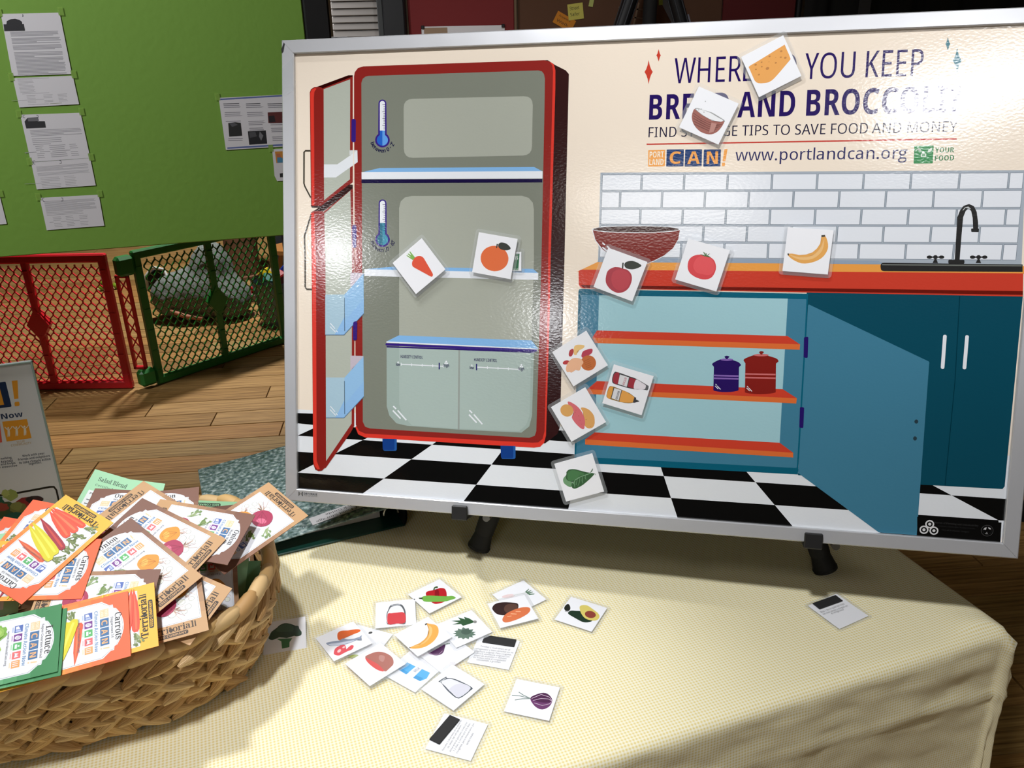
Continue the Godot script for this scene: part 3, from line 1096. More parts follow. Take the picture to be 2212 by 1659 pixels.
# ------------------------------------------------------------------ toys behind the gates
func playthings():
	# grey knitted plush with a dark ear, slumped on the floor
	var at = Vector3(-1.72, 0, -4.34)
	var t = thing("plush_toy", "grey shaggy plush animal slumped behind the green gate", "plush toy", at)
	t.scale = Vector3(0.8, 0.8, 0.8)
	var fur = std(Color(1, 1, 1), 0.9)
	fur.albedo_texture = noise_image(256, 256, 9.0, 60.0, 41, [Color(0.10, 0.105, 0.10), Color(0.27, 0.28, 0.26), Color(0.42, 0.44, 0.41), Color(0.62, 0.64, 0.60)], 3, 1.0)
	fur.uv1_triplanar = true
	fur.uv1_scale = Vector3(4, 4, 4)
	part("body", lump([[Vector3(0.02, 0.17, 0), Vector3(0.24, 0.17, 0.2)], [Vector3(0.10, 0.34, -0.02), Vector3(0.13, 0.17, 0.13)], [Vector3(-0.18, 0.16, 0.04), Vector3(0.13, 0.14, 0.13)], [Vector3(0.22, 0.12, 0.02), Vector3(0.12, 0.12, 0.14)]], 0.028, 0.02), fur, t)
	part("ear", lump([[Vector3(-0.25, 0.25, 0.03), Vector3(0.08, 0.10, 0.035)]], 0.018, 0.004), std(Color(0.08, 0.09, 0.10), 0.7), t)
	var st = surf()
	path_tube(st, [Vector3(-0.33, 0.2, 0.05), Vector3(-0.325, 0.30, 0.05), Vector3(-0.27, 0.36, 0.05), Vector3(-0.2, 0.345, 0.05), Vector3(-0.18, 0.28, 0.06)], 0.012, 8)
	part("ear_trim", st, std(Color(0.72, 0.73, 0.70), 0.8), t)
	st = surf()
	path_tube(st, [Vector3(-0.14, 0.10, 0.185), Vector3(-0.05, 0.07, 0.212), Vector3(0.07, 0.045, 0.2)], 0.016, 8)
	part("muzzle_band", st, std(Color(0.58, 0.36, 0.25), 0.7), t)
	# brown pole-like toy trunk standing behind it
	t = thing("wooden_post", "brown turned wooden post behind the plush animal", "post", Vector3(-1.74, 0, -5.15))
	st = surf()
	tube(st, Vector3(0, 0, 0), Vector3(0, 0.02, 0), 0.13, 0.13, 20)
	tube(st, Vector3(0, 0.02, 0), Vector3(0.02, 0.9, 0), 0.10, 0.11, 20)
	part("trunk", st, std(Color(0.38, 0.25, 0.16), 0.7), t)
	# black bag
	t = thing("black_bag", "small black bag on the play area floor", "bag", Vector3(-1.50, 0, -5.32))
	part("body", bevel_box(Vector3(0, 0.14, 0), Vector3(0.2, 0.27, 0.12), 0.02), std(Color(0.08, 0.11, 0.14), 0.6), t)
	st = surf()
	path_tube(st, [Vector3(-0.06, 0.26, 0), Vector3(-0.05, 0.34, 0), Vector3(0.0, 0.37, 0), Vector3(0.05, 0.34, 0), Vector3(0.06, 0.26, 0)], 0.007, 8)
	part("handle", st, std(Color(0.35, 0.34, 0.3), 0.6), t)
	# see-through tub of blocks
	t = thing("toy_tub", "clear round tub of coloured blocks behind the green gate", "toy tub", Vector3(-1.26, 0, -4.24))
	st = surf()
	tube(st, Vector3(0, 0.0, 0), Vector3(0, 0.22, 0), 0.11, 0.135, 24, false)
	part("tub", st, std(Color(0.32, 0.40, 0.42), 0.12), t)
	st = surf()
	tube(st, Vector3(0, 0.215, 0), Vector3(0, 0.235, 0), 0.14, 0.14, 24, false)
	part("rim", st, std(Color(0.32, 0.36, 0.36), 0.15), t)
	var bc = [Color(0.75, 0.45, 0.03), Color(0.5, 0.03, 0.03), Color(0.05, 0.35, 0.3), Color(0.7, 0.6, 0.05), Color(0.6, 0.55, 0.5), Color(0.06, 0.15, 0.45)]
	var tops = [["yellow", 0], ["dark red", 1], ["teal", 2], ["lemon", 3], ["cream", 4], ["blue", 5]]
	for k in 6:
		var a = TAU * k / 6
		var o = thing("toy_block", "%s toy block heaped in the clear tub" % tops[k][0], "toy block", Vector3(-1.26 + 0.062 * cos(a), 0.222, -4.24 + 0.062 * sin(a)), "blocks in the clear tub")
		part("block", bevel_box(Vector3(0, 0.02 + 0.012 * (k % 2), 0), Vector3(0.055, 0.055, 0.055), 0.006, Basis(Vector3(1, 2, 0.5).normalized(), k * 0.9)), std(bc[k], 0.35), o)
	# red toy train by a low wooden stool
	t = thing("toy_train", "small red toy train on the floor behind the gate", "toy train", Vector3(-1.46, 0, -4.62))
	t.rotation.y = 0.2
	part("base", bevel_box(Vector3(0, 0.035, 0), Vector3(0.17, 0.03, 0.06), 0.006), std(Color(0.5, 0.08, 0.1), 0.4), t)
	st = surf()
	tube(st, Vector3(-0.07, 0.075, 0), Vector3(0.03, 0.075, 0), 0.026, 0.026, 14)
	part("boiler", st, std(Color(0.62, 0.03, 0.05), 0.35), t)
	part("cab", bevel_box(Vector3(0.055, 0.085, 0), Vector3(0.045, 0.075, 0.055), 0.005), std(Color(0.65, 0.5, 0.4), 0.5), t)
	for x in [-0.055, 0.0, 0.055]:
		st = surf()
		tube(st, Vector3(x, 0.02, -0.036), Vector3(x, 0.02, 0.036), 0.02, 0.02, 14)
		part("axle", st, std(Color(0.45, 0.38, 0.33), 0.5), t)
	t = thing("toy_stool", "low pale wooden stool among the toys", "stool", Vector3(-1.38, 0, -5.02))
	st = surf()
	tube(st, Vector3(0, 0.19, 0), Vector3(0, 0.215, 0), 0.13, 0.13, 24)
	part("seat", st, std(Color(0.55, 0.36, 0.16), 0.5), t)
	for k in 3:
		var a = TAU * k / 3 + 0.4
		st = surf()
		tube(st, Vector3(0.11 * cos(a), 0, 0.11 * sin(a)), Vector3(0.07 * cos(a), 0.19, 0.07 * sin(a)), 0.011, 0.014, 10)
		part("leg", st, std(Color(0.6, 0.42, 0.22), 0.5), t)
	# tiny yellow-green toys on the floor behind the red gate
	for k in 2:
		t = thing("tiny_toy", ["tiny yellow-green toy on the floor behind the red gate", "second tiny yellow-green toy just beyond it"][k], "toy", Vector3(-2.52 + 0.075 * k, 0, -4.86 - 0.03 * k))
		st = surf()
		ball(st, Vector3(0, 0.022, 0), 0.022, 10, 7)
		ball(st, Vector3(0.012, 0.05, 0), 0.014, 10, 7)
		part("body", st, std(Color(0.45, 0.55, 0.12), 0.4), t)
		st = surf()
		bevel_box(Vector3(-0.018, 0.012, 0.012), Vector3(0.03, 0.014, 0.02), 0.003, Basis(), st)
		part("base", st, std(Color(0.75, 0.72, 0.5), 0.4), t)
	# strings of clear beads hanging at the right
	t = thing("bead_stand", "stand hung with glittering clear beads beyond the green gate", "bead stand", Vector3(-1.58, 0, -5.75))
	st = surf()
	tube(st, Vector3(0, 0, 0), Vector3(0, 0.03, 0), 0.12, 0.12, 20)
	tube(st, Vector3(0, 0.03, 0), Vector3(0, 0.78, 0), 0.012, 0.012, 10)
	part("stand", st, M.black_metal, t)
	var bead = std(Color(0.62, 0.62, 0.56), 0.06)
	for k in 5:
		st = surf()
		for j in 10:
			ball(st, Vector3(-0.14 + 0.07 * k, 0.74 - 0.062 * j + 0.01 * (k % 2), 0.03 * sin(k * 2.0 + j)), 0.022, 8, 6)
		part("bead_string", st, bead, t)
	st = surf()
	tube(st, Vector3(-0.17, 0.76, 0), Vector3(0.17, 0.76, 0), 0.008, 0.008, 8)
	part("crossbar", st, M.steel, t)

func lump(blobs, cell, rough):
	# smooth union of ellipsoids meshed as surface nets
	var nz := FastNoiseLite.new()
	nz.seed = 3
	nz.frequency = 14.0
	var lo := Vector3(1e9, 1e9, 1e9)
	var hi := -lo
	for b in blobs:
		lo = lo.min(b[0] - b[1] * 1.3)
		hi = hi.max(b[0] + b[1] * 1.3)
	var nx = int((hi.x - lo.x) / cell) + 2
	var ny = int((hi.y - lo.y) / cell) + 2
	var nzc = int((hi.z - lo.z) / cell) + 2
	var val := PackedFloat32Array()
	val.resize((nx + 1) * (ny + 1) * (nzc + 1))
	var id = func(x, y, z): return (z * (ny + 1) + y) * (nx + 1) + x
	for z in nzc + 1:
		for y in ny + 1:
			for x in nx + 1:
				var p = lo + Vector3(x, y, z) * cell
				var s = 0.0
				for b in blobs:
					var q = (p - b[0]) / b[1]
					var d = (q.length() - 1.0) * min(b[1].x, min(b[1].y, b[1].z))
					s += exp(-d * 30.0)
				var f = -log(s) / 30.0 + rough * nz.get_noise_3dv(p * 1.6)
				f = max(f, -(p.y - 0.001))
				val[id.call(x, y, z)] = f
	var vid := {}
	var pts := PackedVector3Array()
	var st := SurfaceTool.new()
	st.begin(Mesh.PRIMITIVE_TRIANGLES)
	st.set_smooth_group(1)
	for z in nzc:
		for y in ny:
			for x in nx:
				var acc := Vector3.ZERO
				var cnt = 0
				for e in [[0,0,0,1,0,0],[0,1,0,1,1,0],[0,0,1,1,0,1],[0,1,1,1,1,1],[0,0,0,0,1,0],[1,0,0,1,1,0],[0,0,1,0,1,1],[1,0,1,1,1,1],[0,0,0,0,0,1],[1,0,0,1,0,1],[0,1,0,0,1,1],[1,1,0,1,1,1]]:
					var a = val[id.call(x + e[0], y + e[1], z + e[2])]
					var b = val[id.call(x + e[3], y + e[4], z + e[5])]
					if (a < 0) != (b < 0):
						var t = a / (a - b)
						acc += Vector3(x + lerp(float(e[0]), float(e[3]), t), y + lerp(float(e[1]), float(e[4]), t), z + lerp(float(e[2]), float(e[5]), t))
						cnt += 1
				if cnt > 0:
					vid[Vector3i(x, y, z)] = lo + acc / cnt * cell
	for z in range(1, nzc):
		for y in range(1, ny):
			for x in range(1, nx):
				var a = val[id.call(x, y, z)] < 0
				for d in 3:
					var o = [Vector3i(1, 0, 0), Vector3i(0, 1, 0), Vector3i(0, 0, 1)][d]
					var b = val[id.call(x + o.x, y + o.y, z + o.z)] < 0
					if a == b:
						continue
					var u = [Vector3i(0, 1, 0), Vector3i(0, 0, 1), Vector3i(1, 0, 0)][d]
					var v = [Vector3i(0, 0, 1), Vector3i(1, 0, 0), Vector3i(0, 1, 0)][d]
					var c := Vector3i(x, y, z)
					var k = [c, c - u, c - u - v, c - v]
					if not (vid.has(k[0]) and vid.has(k[1]) and vid.has(k[2]) and vid.has(k[3])):
						continue
					if a:
						quad(st, vid[k[0]], vid[k[1]], vid[k[2]], vid[k[3]])
					else:
						quad(st, vid[k[3]], vid[k[2]], vid[k[1]], vid[k[0]])
	return finish(st)

# ------------------------------------------------------------------ things along the back
func backdrop():
	var Z = -4.6
	# shutter of grey slats between two black posts
	var t = thing("slatted_shutter", "grey shutter of horizontal slats between black posts", "shutter", Vector3(-0.80, 0, Z - 0.03))
	var gm = std(Color(0.53, 0.51, 0.49), 0.6)
	part("backing", bevel_box(Vector3(0, 1.05, -0.02), Vector3(0.242, 2.1, 0.02), 0.002), std(Color(0.36, 0.35, 0.34), 0.7), t)
	for k in 60:
		part("slat", bevel_box(Vector3(0, 0.14 + k * 0.0335, 0), Vector3(0.238, 0.030, 0.014), 0.003, Basis(Vector3(1, 0, 0), -0.06)), gm, t)
	t = thing("black_post", "wide black post between the grey shutter and the red panel", "post", Vector3(-0.605, 0, Z))
	part("shaft", bevel_box(Vector3(0.012, 1.1, 0), Vector3(0.108, 2.2, 0.10), 0.006), M.black_metal, t)
	part("edge_strip", bevel_box(Vector3(-0.058, 1.1, -0.01), Vector3(0.03, 2.2, 0.08), 0.004), std(Color(0.20, 0.21, 0.21), 0.6), t)
	t = thing("wire_tray", "small wire tray with booklets at the foot of the shutter", "tray", Vector3(-0.865, 1.33, Z + 0.06))
	var st = surf()
	bevel_box(Vector3(0, 0.068, 0.05), Vector3(0.085, 0.006, 0.006), 0.001, Basis(), st)
	bevel_box(Vector3(0, 0.0, 0.05), Vector3(0.085, 0.006, 0.006), 0.001, Basis(), st)
	bevel_box(Vector3(0.04, 0.034, 0.05), Vector3(0.006, 0.07, 0.006), 0.001, Basis(), st)
	bevel_box(Vector3(-0.04, 0.034, 0.05), Vector3(0.006, 0.07, 0.006), 0.001, Basis(), st)
	bevel_box(Vector3(0, 0.0, 0.0), Vector3(0.085, 0.004, 0.1), 0.001, Basis(), st)
	part("wire_frame", st, M.black_metal, t)
	for k in 2:
		var bk = thing("booklet", ["tan booklet standing in the wire tray", "dark red booklet leaning in the wire tray"][k], "booklet", Vector3(-0.88 + 0.035 * k, 1.334, Z + 0.07 + 0.014 * k), "booklets in the wire tray")
		part("cover", bevel_box(Vector3(0, 0.028, 0), Vector3(0.045, 0.052, 0.006), 0.001, Basis(Vector3(0, 0, 1), 0.2 * k)), std([Color(0.45, 0.33, 0.2), Color(0.35, 0.05, 0.06)][k], 0.6), bk)
	t = thing("red_panel", "dark red display panel left of the corkboard", "panel", Vector3(-0.258, 0, Z - 0.02))
	part("board", bevel_box(Vector3(0, 1.1, 0), Vector3(0.54, 2.2, 0.03), 0.004), std(Color(0.47, 0.12, 0.125), 0.8), t)
	part("edge_trim", bevel_box(Vector3(0.277, 1.1, 0.005), Vector3(0.014, 2.2, 0.035), 0.003), std(Color(0.42, 0.33, 0.24), 0.6), t)
	t = thing("clipped_sheet", "white sheet clipped low on the red panel", "paper", Vector3(-0.25, 1.18, Z + 0.0))
	part("sheet", bevel_box(Vector3(0, 0.13, 0), Vector3(0.425, 0.262, 0.0012), 0.0), M.paper, t)
	part("print", bevel_box(Vector3(-0.14, 0.225, 0.001), Vector3(0.12, 0.06, 0.0006), 0.0), std(Color(0.62, 0.52, 0.42), 0.7), t)
	for x in [-0.205, 0.205]:
		part("clip", bevel_box(Vector3(x, 0.258, 0.004), Vector3(0.016, 0.016, 0.01), 0.002), M.black_metal, t)
	t = thing("cork_board", "brown corkboard with sticky notes behind the board", "corkboard", Vector3(0.55, 0, Z - 0.04))
	part("cork", bevel_box(Vector3(0, 1.1, 0), Vector3(1.04, 2.2, 0.03), 0.003), std(Color(0.36, 0.24, 0.165), 0.9), t)
	var latt = std(Color(0.50, 0.41, 0.32), 0.8)
	for k in 3:
		part("drawn_strip", bevel_box(Vector3(0.02 + 0.062 * k, 1.47, 0.0165), Vector3(0.009, 0.13, 0.002), 0.0, Basis(Vector3(0, 0, 1), -0.22)), latt, t)
	for k in 3:
		part("drawn_strip", bevel_box(Vector3(0.075, 1.425 + 0.04 * k, 0.0165), Vector3(0.17, 0.006, 0.002), 0.0, Basis(Vector3(0, 0, 1), -0.12)), std(Color(0.42, 0.32, 0.24), 0.8), t)
	note(Vector3(0.325, 1.498, Z - 0.022), 0.078, 0.075, 0.11, Color(0.80, 0.76, 0.36), ["Street", "Safer"], "yellow sticky note reading Street Safer on the corkboard")
	note(Vector3(0.268, 1.452, Z - 0.0225), 0.105, 0.06, -0.5, Color(0.80, 0.50, 0.12), ["Anywhere", "Walk"], "orange sticky note tilted below the yellow one")
	note(Vector3(0.408, 1.556, Z - 0.022), 0.022, 0.075, -0.2, Color(0.72, 0.74, 0.42), [], "narrow pale green note beside the slanted pole")
	note(Vector3(0.755, 1.555, Z - 0.022), 0.02, 0.07, 0.05, Color(0.62, 0.68, 0.30), [], "green note strip beside the upright pole")
	note(Vector3(0.82, 1.512, Z - 0.0225), 0.085, 0.17, 0.55, Color(0.52, 0.54, 0.60), [], "grey-blue slip of paper slanting on the corkboard")
	note(Vector3(0.875, 1.440, Z - 0.0215), 0.075, 0.05, 0.35, Color(0.50, 0.51, 0.56), ["Bikes"], "small grey slip below the slanting one")
	# dark floor easel in front of the corkboard
	t = thing("floor_easel", "tall black floor easel with ribbed legs before the corkboard", "easel", Vector3(0.655, 0, Z + 0.25))
	var top = Vector3(0.02, 1.85, -0.05)
	for s in [[-0.62, 0.12], [0.66, 0.12]]:
		var foot = Vector3(s[0], 0, s[1])
		var d = (top - foot).normalized()
		var lg = part("leg", leg_piece(foot, top, 0.036, 0.036), M.black_metal, t)
		for k in 6:
			var a = TAU * k / 6
			var ax = side_axes(d)
			var off = (ax[0] * cos(a) + ax[1] * sin(a)) * 0.035
			part("ridge", leg_piece(foot + off, top + off, 0.004, 0.004), std(Color(0.22, 0.23, 0.25), 0.5), lg)
	part("mast", leg_piece(Vector3(0, 0, -0.1), Vector3(0.02, 1.9, -0.05), 0.034, 0.034), M.rubber, t)
	part("hub", bevel_box(top, Vector3(0.1, 0.08, 0.08), 0.01), M.black_plastic, t)
	t = thing("red_panel", "dark red panel right of the floor easel", "panel", Vector3(1.255, 0, Z - 0.02))
	part("board", bevel_box(Vector3(0, 1.1, 0), Vector3(0.365, 2.2, 0.03), 0.004), std(Color(0.36, 0.07, 0.08), 0.8), t)
	t = thing("black_curtain", "black drape panel at the upper right behind the board", "curtain", Vector3(2.20, 0, Z))
	st = surf()
	st.set_smooth_group(1)
	var wv = func(i): return Vector3(-0.72 + 1.6 * i / 64.0, 0, 0.03 * sin(i * 0.7) + 0.012 * sin(i * 1.9))
	for i in 64:
		quad(st, wv.call(i), wv.call(i + 1), wv.call(i + 1) + Vector3(0, 2.3, 0), wv.call(i) + Vector3(0, 2.3, 0))
	part("drape", st, std(Color(0.06, 0.06, 0.062), 0.9), t)
	part("seam_strip", bevel_box(Vector3(-0.435, 1.15, 0.05), Vector3(0.06, 2.3, 0.012), 0.003), std(Color(0.2, 0.2, 0.205), 0.7), t)
	part("rail", leg_piece(Vector3(-0.74, 2.32, 0), Vector3(0.9, 2.32, 0), 0.014, 0.014), M.black_metal, t)
	for x in [-0.74, 0.9]:
		part("upright", leg_piece(Vector3(x, 0, -0.03), Vector3(x, 2.34, -0.03), 0.016, 0.016), M.black_metal, t)

func note(at, w, h, turn, c, lines, label):
	var t = thing("sticky_note", label, "note", at, "notes pinned to the corkboard")
	t.rotation.z = turn
	part("slip", bevel_box(Vector3.ZERO, Vector3(w, h, 0.001), 0.0), std(c, 0.8), t)
	var data = []
	for k in lines.size():
		var ww = w * 0.36 * 10000
		var yy = int((0.12 - 0.38 * k) * h * 10000)
		data.append([lines[k], 0, 0x1c1a12, 1, -ww, yy, ww * 0.7, yy, int(h * 0.22 * 10000)])
	if data.size() > 0:
		var o = part("handwriting", print_mesh(data, 1), M.ink, t)
		o.position = Vector3(0, 0, 0.0005)

# ------------------------------------------------------------------ drawn data (tenths of a millimetre)
const ART_FLOOR = [[15133422,1,155,1269,9018,1188,8965,167,157,172],
[1315860,2,1684,1203,2485,1196,2302,1059,1424,1065],
[1315860,2,3257,1189,4129,1181,4101,1045,3159,1052],
[1315860,2,504,1072,1424,1065,1113,901,164,905],
[1315860,2,2302,1059,3159,1052,3045,893,2085,897],
[1315860,2,1113,901,2085,897,1799,683,700,683],
[1315860,2,3045,893,4068,888,4024,683,2895,683],
[1315860,2,5029,884,6025,880,6203,683,5103,683],
[1315860,2,6649,877,8020,872,8401,683,6928,683],
[1315860,2,160,683,700,683,161,391,160,391],
[1315860,2,1799,683,2895,683,2694,402,1417,396],
[1315860,2,4024,683,5103,683,5203,412,3967,407],
[1315860,2,6203,683,6928,683,7304,421,6443,417],
[1315860,2,8401,683,9259,683,9280,429,8918,428],
[1315860,3,161,391,1417,396,1093,154,162,156],
[1315860,3,2694,402,3967,407,3913,150,2516,152],
[1315860,2,5203,412,6443,417,6688,145,5301,147],
[1315860,2,7304,421,8918,428,8960,141,7703,144],
[1315860,3,167,1216,392,1222,392,1067,166,1076]]
const ART_FRIDGE = [[3347990,1,3357,5736,3500,5737,3594,5676,3727,5608,3765,5564,3776,3340,3778,2369,3779,1226,3750,1137,3596,1007,3369,969],
[14433328,2,3535,5715,3577,5682,3598,5617,3603,5417,3602,3338,3609,2755,3603,1105,3581,1012,3532,958,3451,941,1148,938,1047,976,1007,1070,1147,1236,3456,1561,3365,5423],
[9316900,3,982,5609,993,5673,1038,5725,1112,5743,3458,5738,3523,5720,3558,5674,3570,5594,3571,3337,3581,2755,3583,1164,3560,1062,3506,1014,3429,1005,1148,991,1058,1024,1014,1102],
[8356984,4,1085,5539,1103,5589,1140,5615,1183,5623,3386,5619,3432,5606,3459,5573,3471,5517,3475,5227,3486,3336,3482,2240,3476,1158,3457,1096,3387,1066,1219,1065,1147,1084,1114,1150],
[11120033,5,1657,5211,1664,5261,1686,5296,1725,5317,1778,5324,3211,5318,3262,5311,3298,5290,3320,5256,3328,5207,3331,4718,3324,4669,3302,4634,3266,4613,3215,4605,1790,4594,1736,4600,1697,4622,1673,4658,1664,4708],
[11120033,5,1606,3963,1628,4049,1683,4097,1775,4117,3218,4116,3305,4089,3358,4031,3374,3948,3390,3335,3386,2316,3400,1356,3362,1233,3282,1171,1784,1166,1675,1243,1626,1366],
[8697574,5,1096,4420,1339,4471,3364,4465,3472,4411],
[15330802,6,1090,4422,3472,4414,3472,4324,1091,4332],
[1511999,7,1089,4327,3471,4320,3472,4277,1089,4282],
[8697574,6,1142,3175,1521,3213,3383,3215,3450,3161],
[15330802,7,1132,3175,3450,3165,3451,3078,1132,3087],
[10531243,6,1445,2168,3420,2162,3416,1357,3383,1214,3283,1127,2428,1119,1741,1130,1588,1155,1489,1254,1451,1378],
[11189173,7,1620,2162,3384,2161,3383,1355,3342,1232,3252,1145,2449,1132,1806,1138,1675,1264,1626,1408],
[10002586,8,2427,2162,2448,2163,2458,1116,2433,1119],
[8697574,6,1442,2236,1613,2323,3386,2316,3475,2214],
[15330802,7,1442,2238,3475,2216,3475,2204,1442,2221],
[3810432,8,1431,2202,1432,2208,1435,2212,1439,2214,1444,2215,3447,2204,3453,2203,3456,2201,3459,2197,3460,2192,3460,2188,3459,2182,3457,2179,3453,2177,3448,2176,1444,2184,1439,2184,1435,2187,1432,2191,1431,2196],
[2890346,9,1445,2168,1445,2171,1447,2174,1449,2175,1453,2176,3418,2183,3423,2182,3427,2180,3429,2176,3430,2171,3429,2165,3427,2162,3423,2160,3418,2159,1453,2159,1450,2160,1447,2161,1445,2164],
[15330802,8,1648,1938,2226,1935,2226,1947,1648,1950],
[15330802,9,1643,1963,1643,1926,1653,1926,1653,1963],
[15330802,9,1789,1962,1789,1925,1799,1925,1798,1962],
[15330802,9,1934,1961,1934,1924,1943,1924,1943,1961],
[15330802,9,2078,1960,2078,1923,2088,1924,2087,1960],
[15330802,9,2221,1959,2221,1922,2231,1923,2230,1960],
[2236522,9,2162,1984,2163,1898,2180,1899,2178,1984],
[15330802,8,2677,1943,3233,1936,3233,1948,2677,1955],
[15330802,9,2672,1967,2673,1931,2682,1931,2681,1968],
[15330802,9,2812,1965,2813,1929,2822,1929,2821,1966],
[15330802,9,2952,1963,2952,1927,2961,1927,2961,1964],
[15330802,9,3090,1961,3091,1925,3100,1926,3099,1962],
[15330802,9,3228,1960,3229,1924,3238,1924,3237,1960],
[2236522,10,2664,1991,2666,1906,2682,1907,2680,1992],
[15330802,7,1607,1963,1605,1958,1600,1956,1594,1958,1592,1962,1594,1967,1599,1969,1605,1968],
[15330802,8,1621,1962,1619,1957,1614,1955,1609,1957,1607,1962,1609,1967,1614,1969,1619,1967],
[15330802,7,1614,1976,1612,1971,1607,1969,1602,1970,1599,1975,1601,1980,1607,1982,1612,1980],
[15330802,8,2266,1981,2262,1973,2253,1969,2244,1972,2240,1980,2244,1989,2253,1993,2262,1990],
[15330802,8,2291,1980,2287,1971,2278,1968,2269,1971,2266,1979,2269,1988,2278,1992,2287,1989],
[15330802,9,2278,2004,2274,1995,2265,1991,2256,1995,2253,2003,2256,2012,2265,2016,2274,2013],
[15330802,8,2610,1962,2608,1957,2603,1955,2598,1957,2596,1962,2598,1966,2603,1969,2608,1967],
[15330802,8,2624,1962,2622,1957,2617,1955,2612,1956,2610,1961,2612,1966,2617,1968,2622,1966],
[15330802,9,2617,1975,2615,1970,2610,1968,2605,1970,2603,1974,2605,1979,2610,1981,2615,1979],
[15330802,8,3263,1979,3259,1970,3251,1966,3242,1970,3238,1978,3242,1987,3250,1990,3259,1987],
[15330802,8,3287,1978,3284,1969,3275,1965,3266,1969,3263,1977,3266,1986,3274,1989,3283,1986],
[15330802,9,3274,2001,3271,1993,3262,1989,3254,1992,3250,2000,3253,2009,3262,2013,3270,2010],
[15330802,7,1536,1376,1576,1340,1589,1354,1550,1390],
[15330802,8,1530,1317,1640,1214,1654,1228,1544,1331],
[15330802,9,1597,1323,1718,1198,1733,1211,1612,1336],
[15330802,8,2580,1376,2618,1341,2631,1355,2593,1389],
[15330802,8,2575,1318,2681,1217,2694,1231,2588,1332],
[15330802,9,2639,1324,2757,1201,2770,1214,2653,1337],
[2775712,3,1392,937,1594,945,1595,810,1593,799,1589,790,1581,785,1569,783,1432,774,1420,775,1412,779,1406,787,1404,798],
[1523590,4,1392,937,1563,943,1564,818,1563,807,1558,799,1550,794,1538,792,1425,786,1414,787,1405,792,1400,799,1398,810],
[2775712,3,3010,941,3209,949,3212,803,3211,793,3206,785,3199,780,3188,777,3051,769,3040,769,3032,773,3027,781,3024,791],
[1523590,4,3010,941,3180,947,3183,812,3182,801,3177,793,3170,788,3159,786,3045,780,3034,781,3026,785,3021,793,3019,803],
[3810432,5,1318,5280,1322,5297,1334,5313,1351,5322,1372,5325,1392,5321,1409,5311,1421,5295,1425,5277,1431,4895,1450,4878,1464,4857,1472,4834,1473,4810,1467,4786,1454,4765,1436,4748,1413,4736,1388,4730,1361,4730,1336,4737,1313,4750,1294,4767,1281,4789,1275,4813,1275,4837,1283,4860,1297,4881,1316,4897],
[15330802,6,1337,5279,1339,5291,1347,5300,1358,5307,1372,5309,1385,5306,1396,5299,1404,5289,1407,5277,1409,4871,1339,4873],
[2777796,7,1338,4941,1408,4939,1409,4882,1426,4870,1439,4855,1447,4837,1450,4817,1446,4798,1437,4781,1423,4767,1405,4757,1385,4752,1364,4752,1343,4758,1325,4768,1311,4783,1302,4800,1298,4820,1300,4839,1308,4857,1321,4872,1338,4883],
[6529254,8,1373,4940,1408,4939,1409,4882,1424,4872,1436,4859,1445,4844,1449,4828,1449,4811,1445,4795,1436,4780,1424,4768,1409,4759,1392,4753,1374,4751],
[1511999,7,1372,5258,1409,5257,1409,5264,1372,5264],
[1511999,7,1387,5236,1409,5236,1409,5242,1387,5243],
[1511999,7,1387,5215,1409,5215,1409,5221,1387,5221],
[1511999,7,1387,5194,1409,5193,1409,5200,1387,5200],
[1511999,7,1372,5173,1409,5172,1409,5178,1372,5179],
[1511999,7,1387,5151,1409,5150,1409,5157,1387,5157],
[1511999,7,1387,5130,1409,5129,1409,5135,1387,5136],
[1511999,7,1387,5108,1409,5108,1409,5114,1387,5114],
[1511999,7,1373,5087,1410,5086,1410,5093,1373,5093],
[1511999,7,1388,5065,1410,5065,1410,5071,1388,5072],
[1511999,7,1388,5044,1410,5043,1410,5050,1388,5050],
[1511999,7,1388,5022,1410,5022,1410,5028,1388,5029],
[1511999,7,1373,5001,1410,5000,1410,5007,1373,5008],
[1511999,7,1388,4979,1410,4979,1410,4985,1388,4986],
[1511999,7,1388,4958,1410,4958,1410,4964,1388,4964],
[3810432,5,1326,4025,1330,4043,1341,4059,1359,4070,1379,4073,1400,4070,1418,4059,1429,4043,1434,4025,1439,3638,1459,3622,1474,3601,1481,3577,1482,3552,1476,3527,1463,3505,1445,3487,1422,3474,1396,3467,1369,3467,1343,3473,1320,3486,1301,3504,1288,3526,1281,3550,1282,3575,1290,3599,1304,3620,1324,3638],
[15330802,6,1344,4025,1347,4037,1355,4047,1366,4054,1380,4056,1393,4054,1405,4047,1412,4037,1415,4025,1417,3613,1346,3613],
[2781320,7,1345,3775,1416,3775,1418,3624,1435,3613,1448,3597,1456,3579,1459,3559,1455,3539,1446,3521,1432,3506,1414,3496,1393,3490,1372,3490,1351,3495,1333,3505,1318,3520,1309,3538,1305,3558,1307,3577,1315,3596,1328,3612,1346,3624],
[4166572,8,1381,3775,1416,3775,1418,3624,1433,3614,1445,3602,1454,3586,1458,3570,1458,3553,1454,3536,1445,3521,1433,3508,1418,3498,1401,3491,1382,3489],
[1511999,7,1380,4004,1417,4004,1417,4011,1380,4011],
[1511999,7,1395,3981,1417,3981,1417,3987,1395,3987],
[1511999,7,1395,3957,1417,3957,1417,3964,1395,3964],
[1511999,7,1395,3934,1417,3934,1417,3940,1395,3940],
[1511999,7,1380,3910,1418,3910,1418,3917,1380,3917],
[1511999,7,1395,3887,1418,3887,1418,3893,1395,3893],
[1511999,7,1395,3863,1418,3863,1418,3869,1395,3869],
[1511999,7,1396,3839,1418,3839,1418,3846,1396,3846],
[1511999,7,1381,3816,1418,3816,1418,3822,1381,3822],
[1511999,7,1396,3792,1418,3792,1418,3799,1396,3799],
[1511999,9,1396,3768,1418,3769,1418,3775,1396,3775],
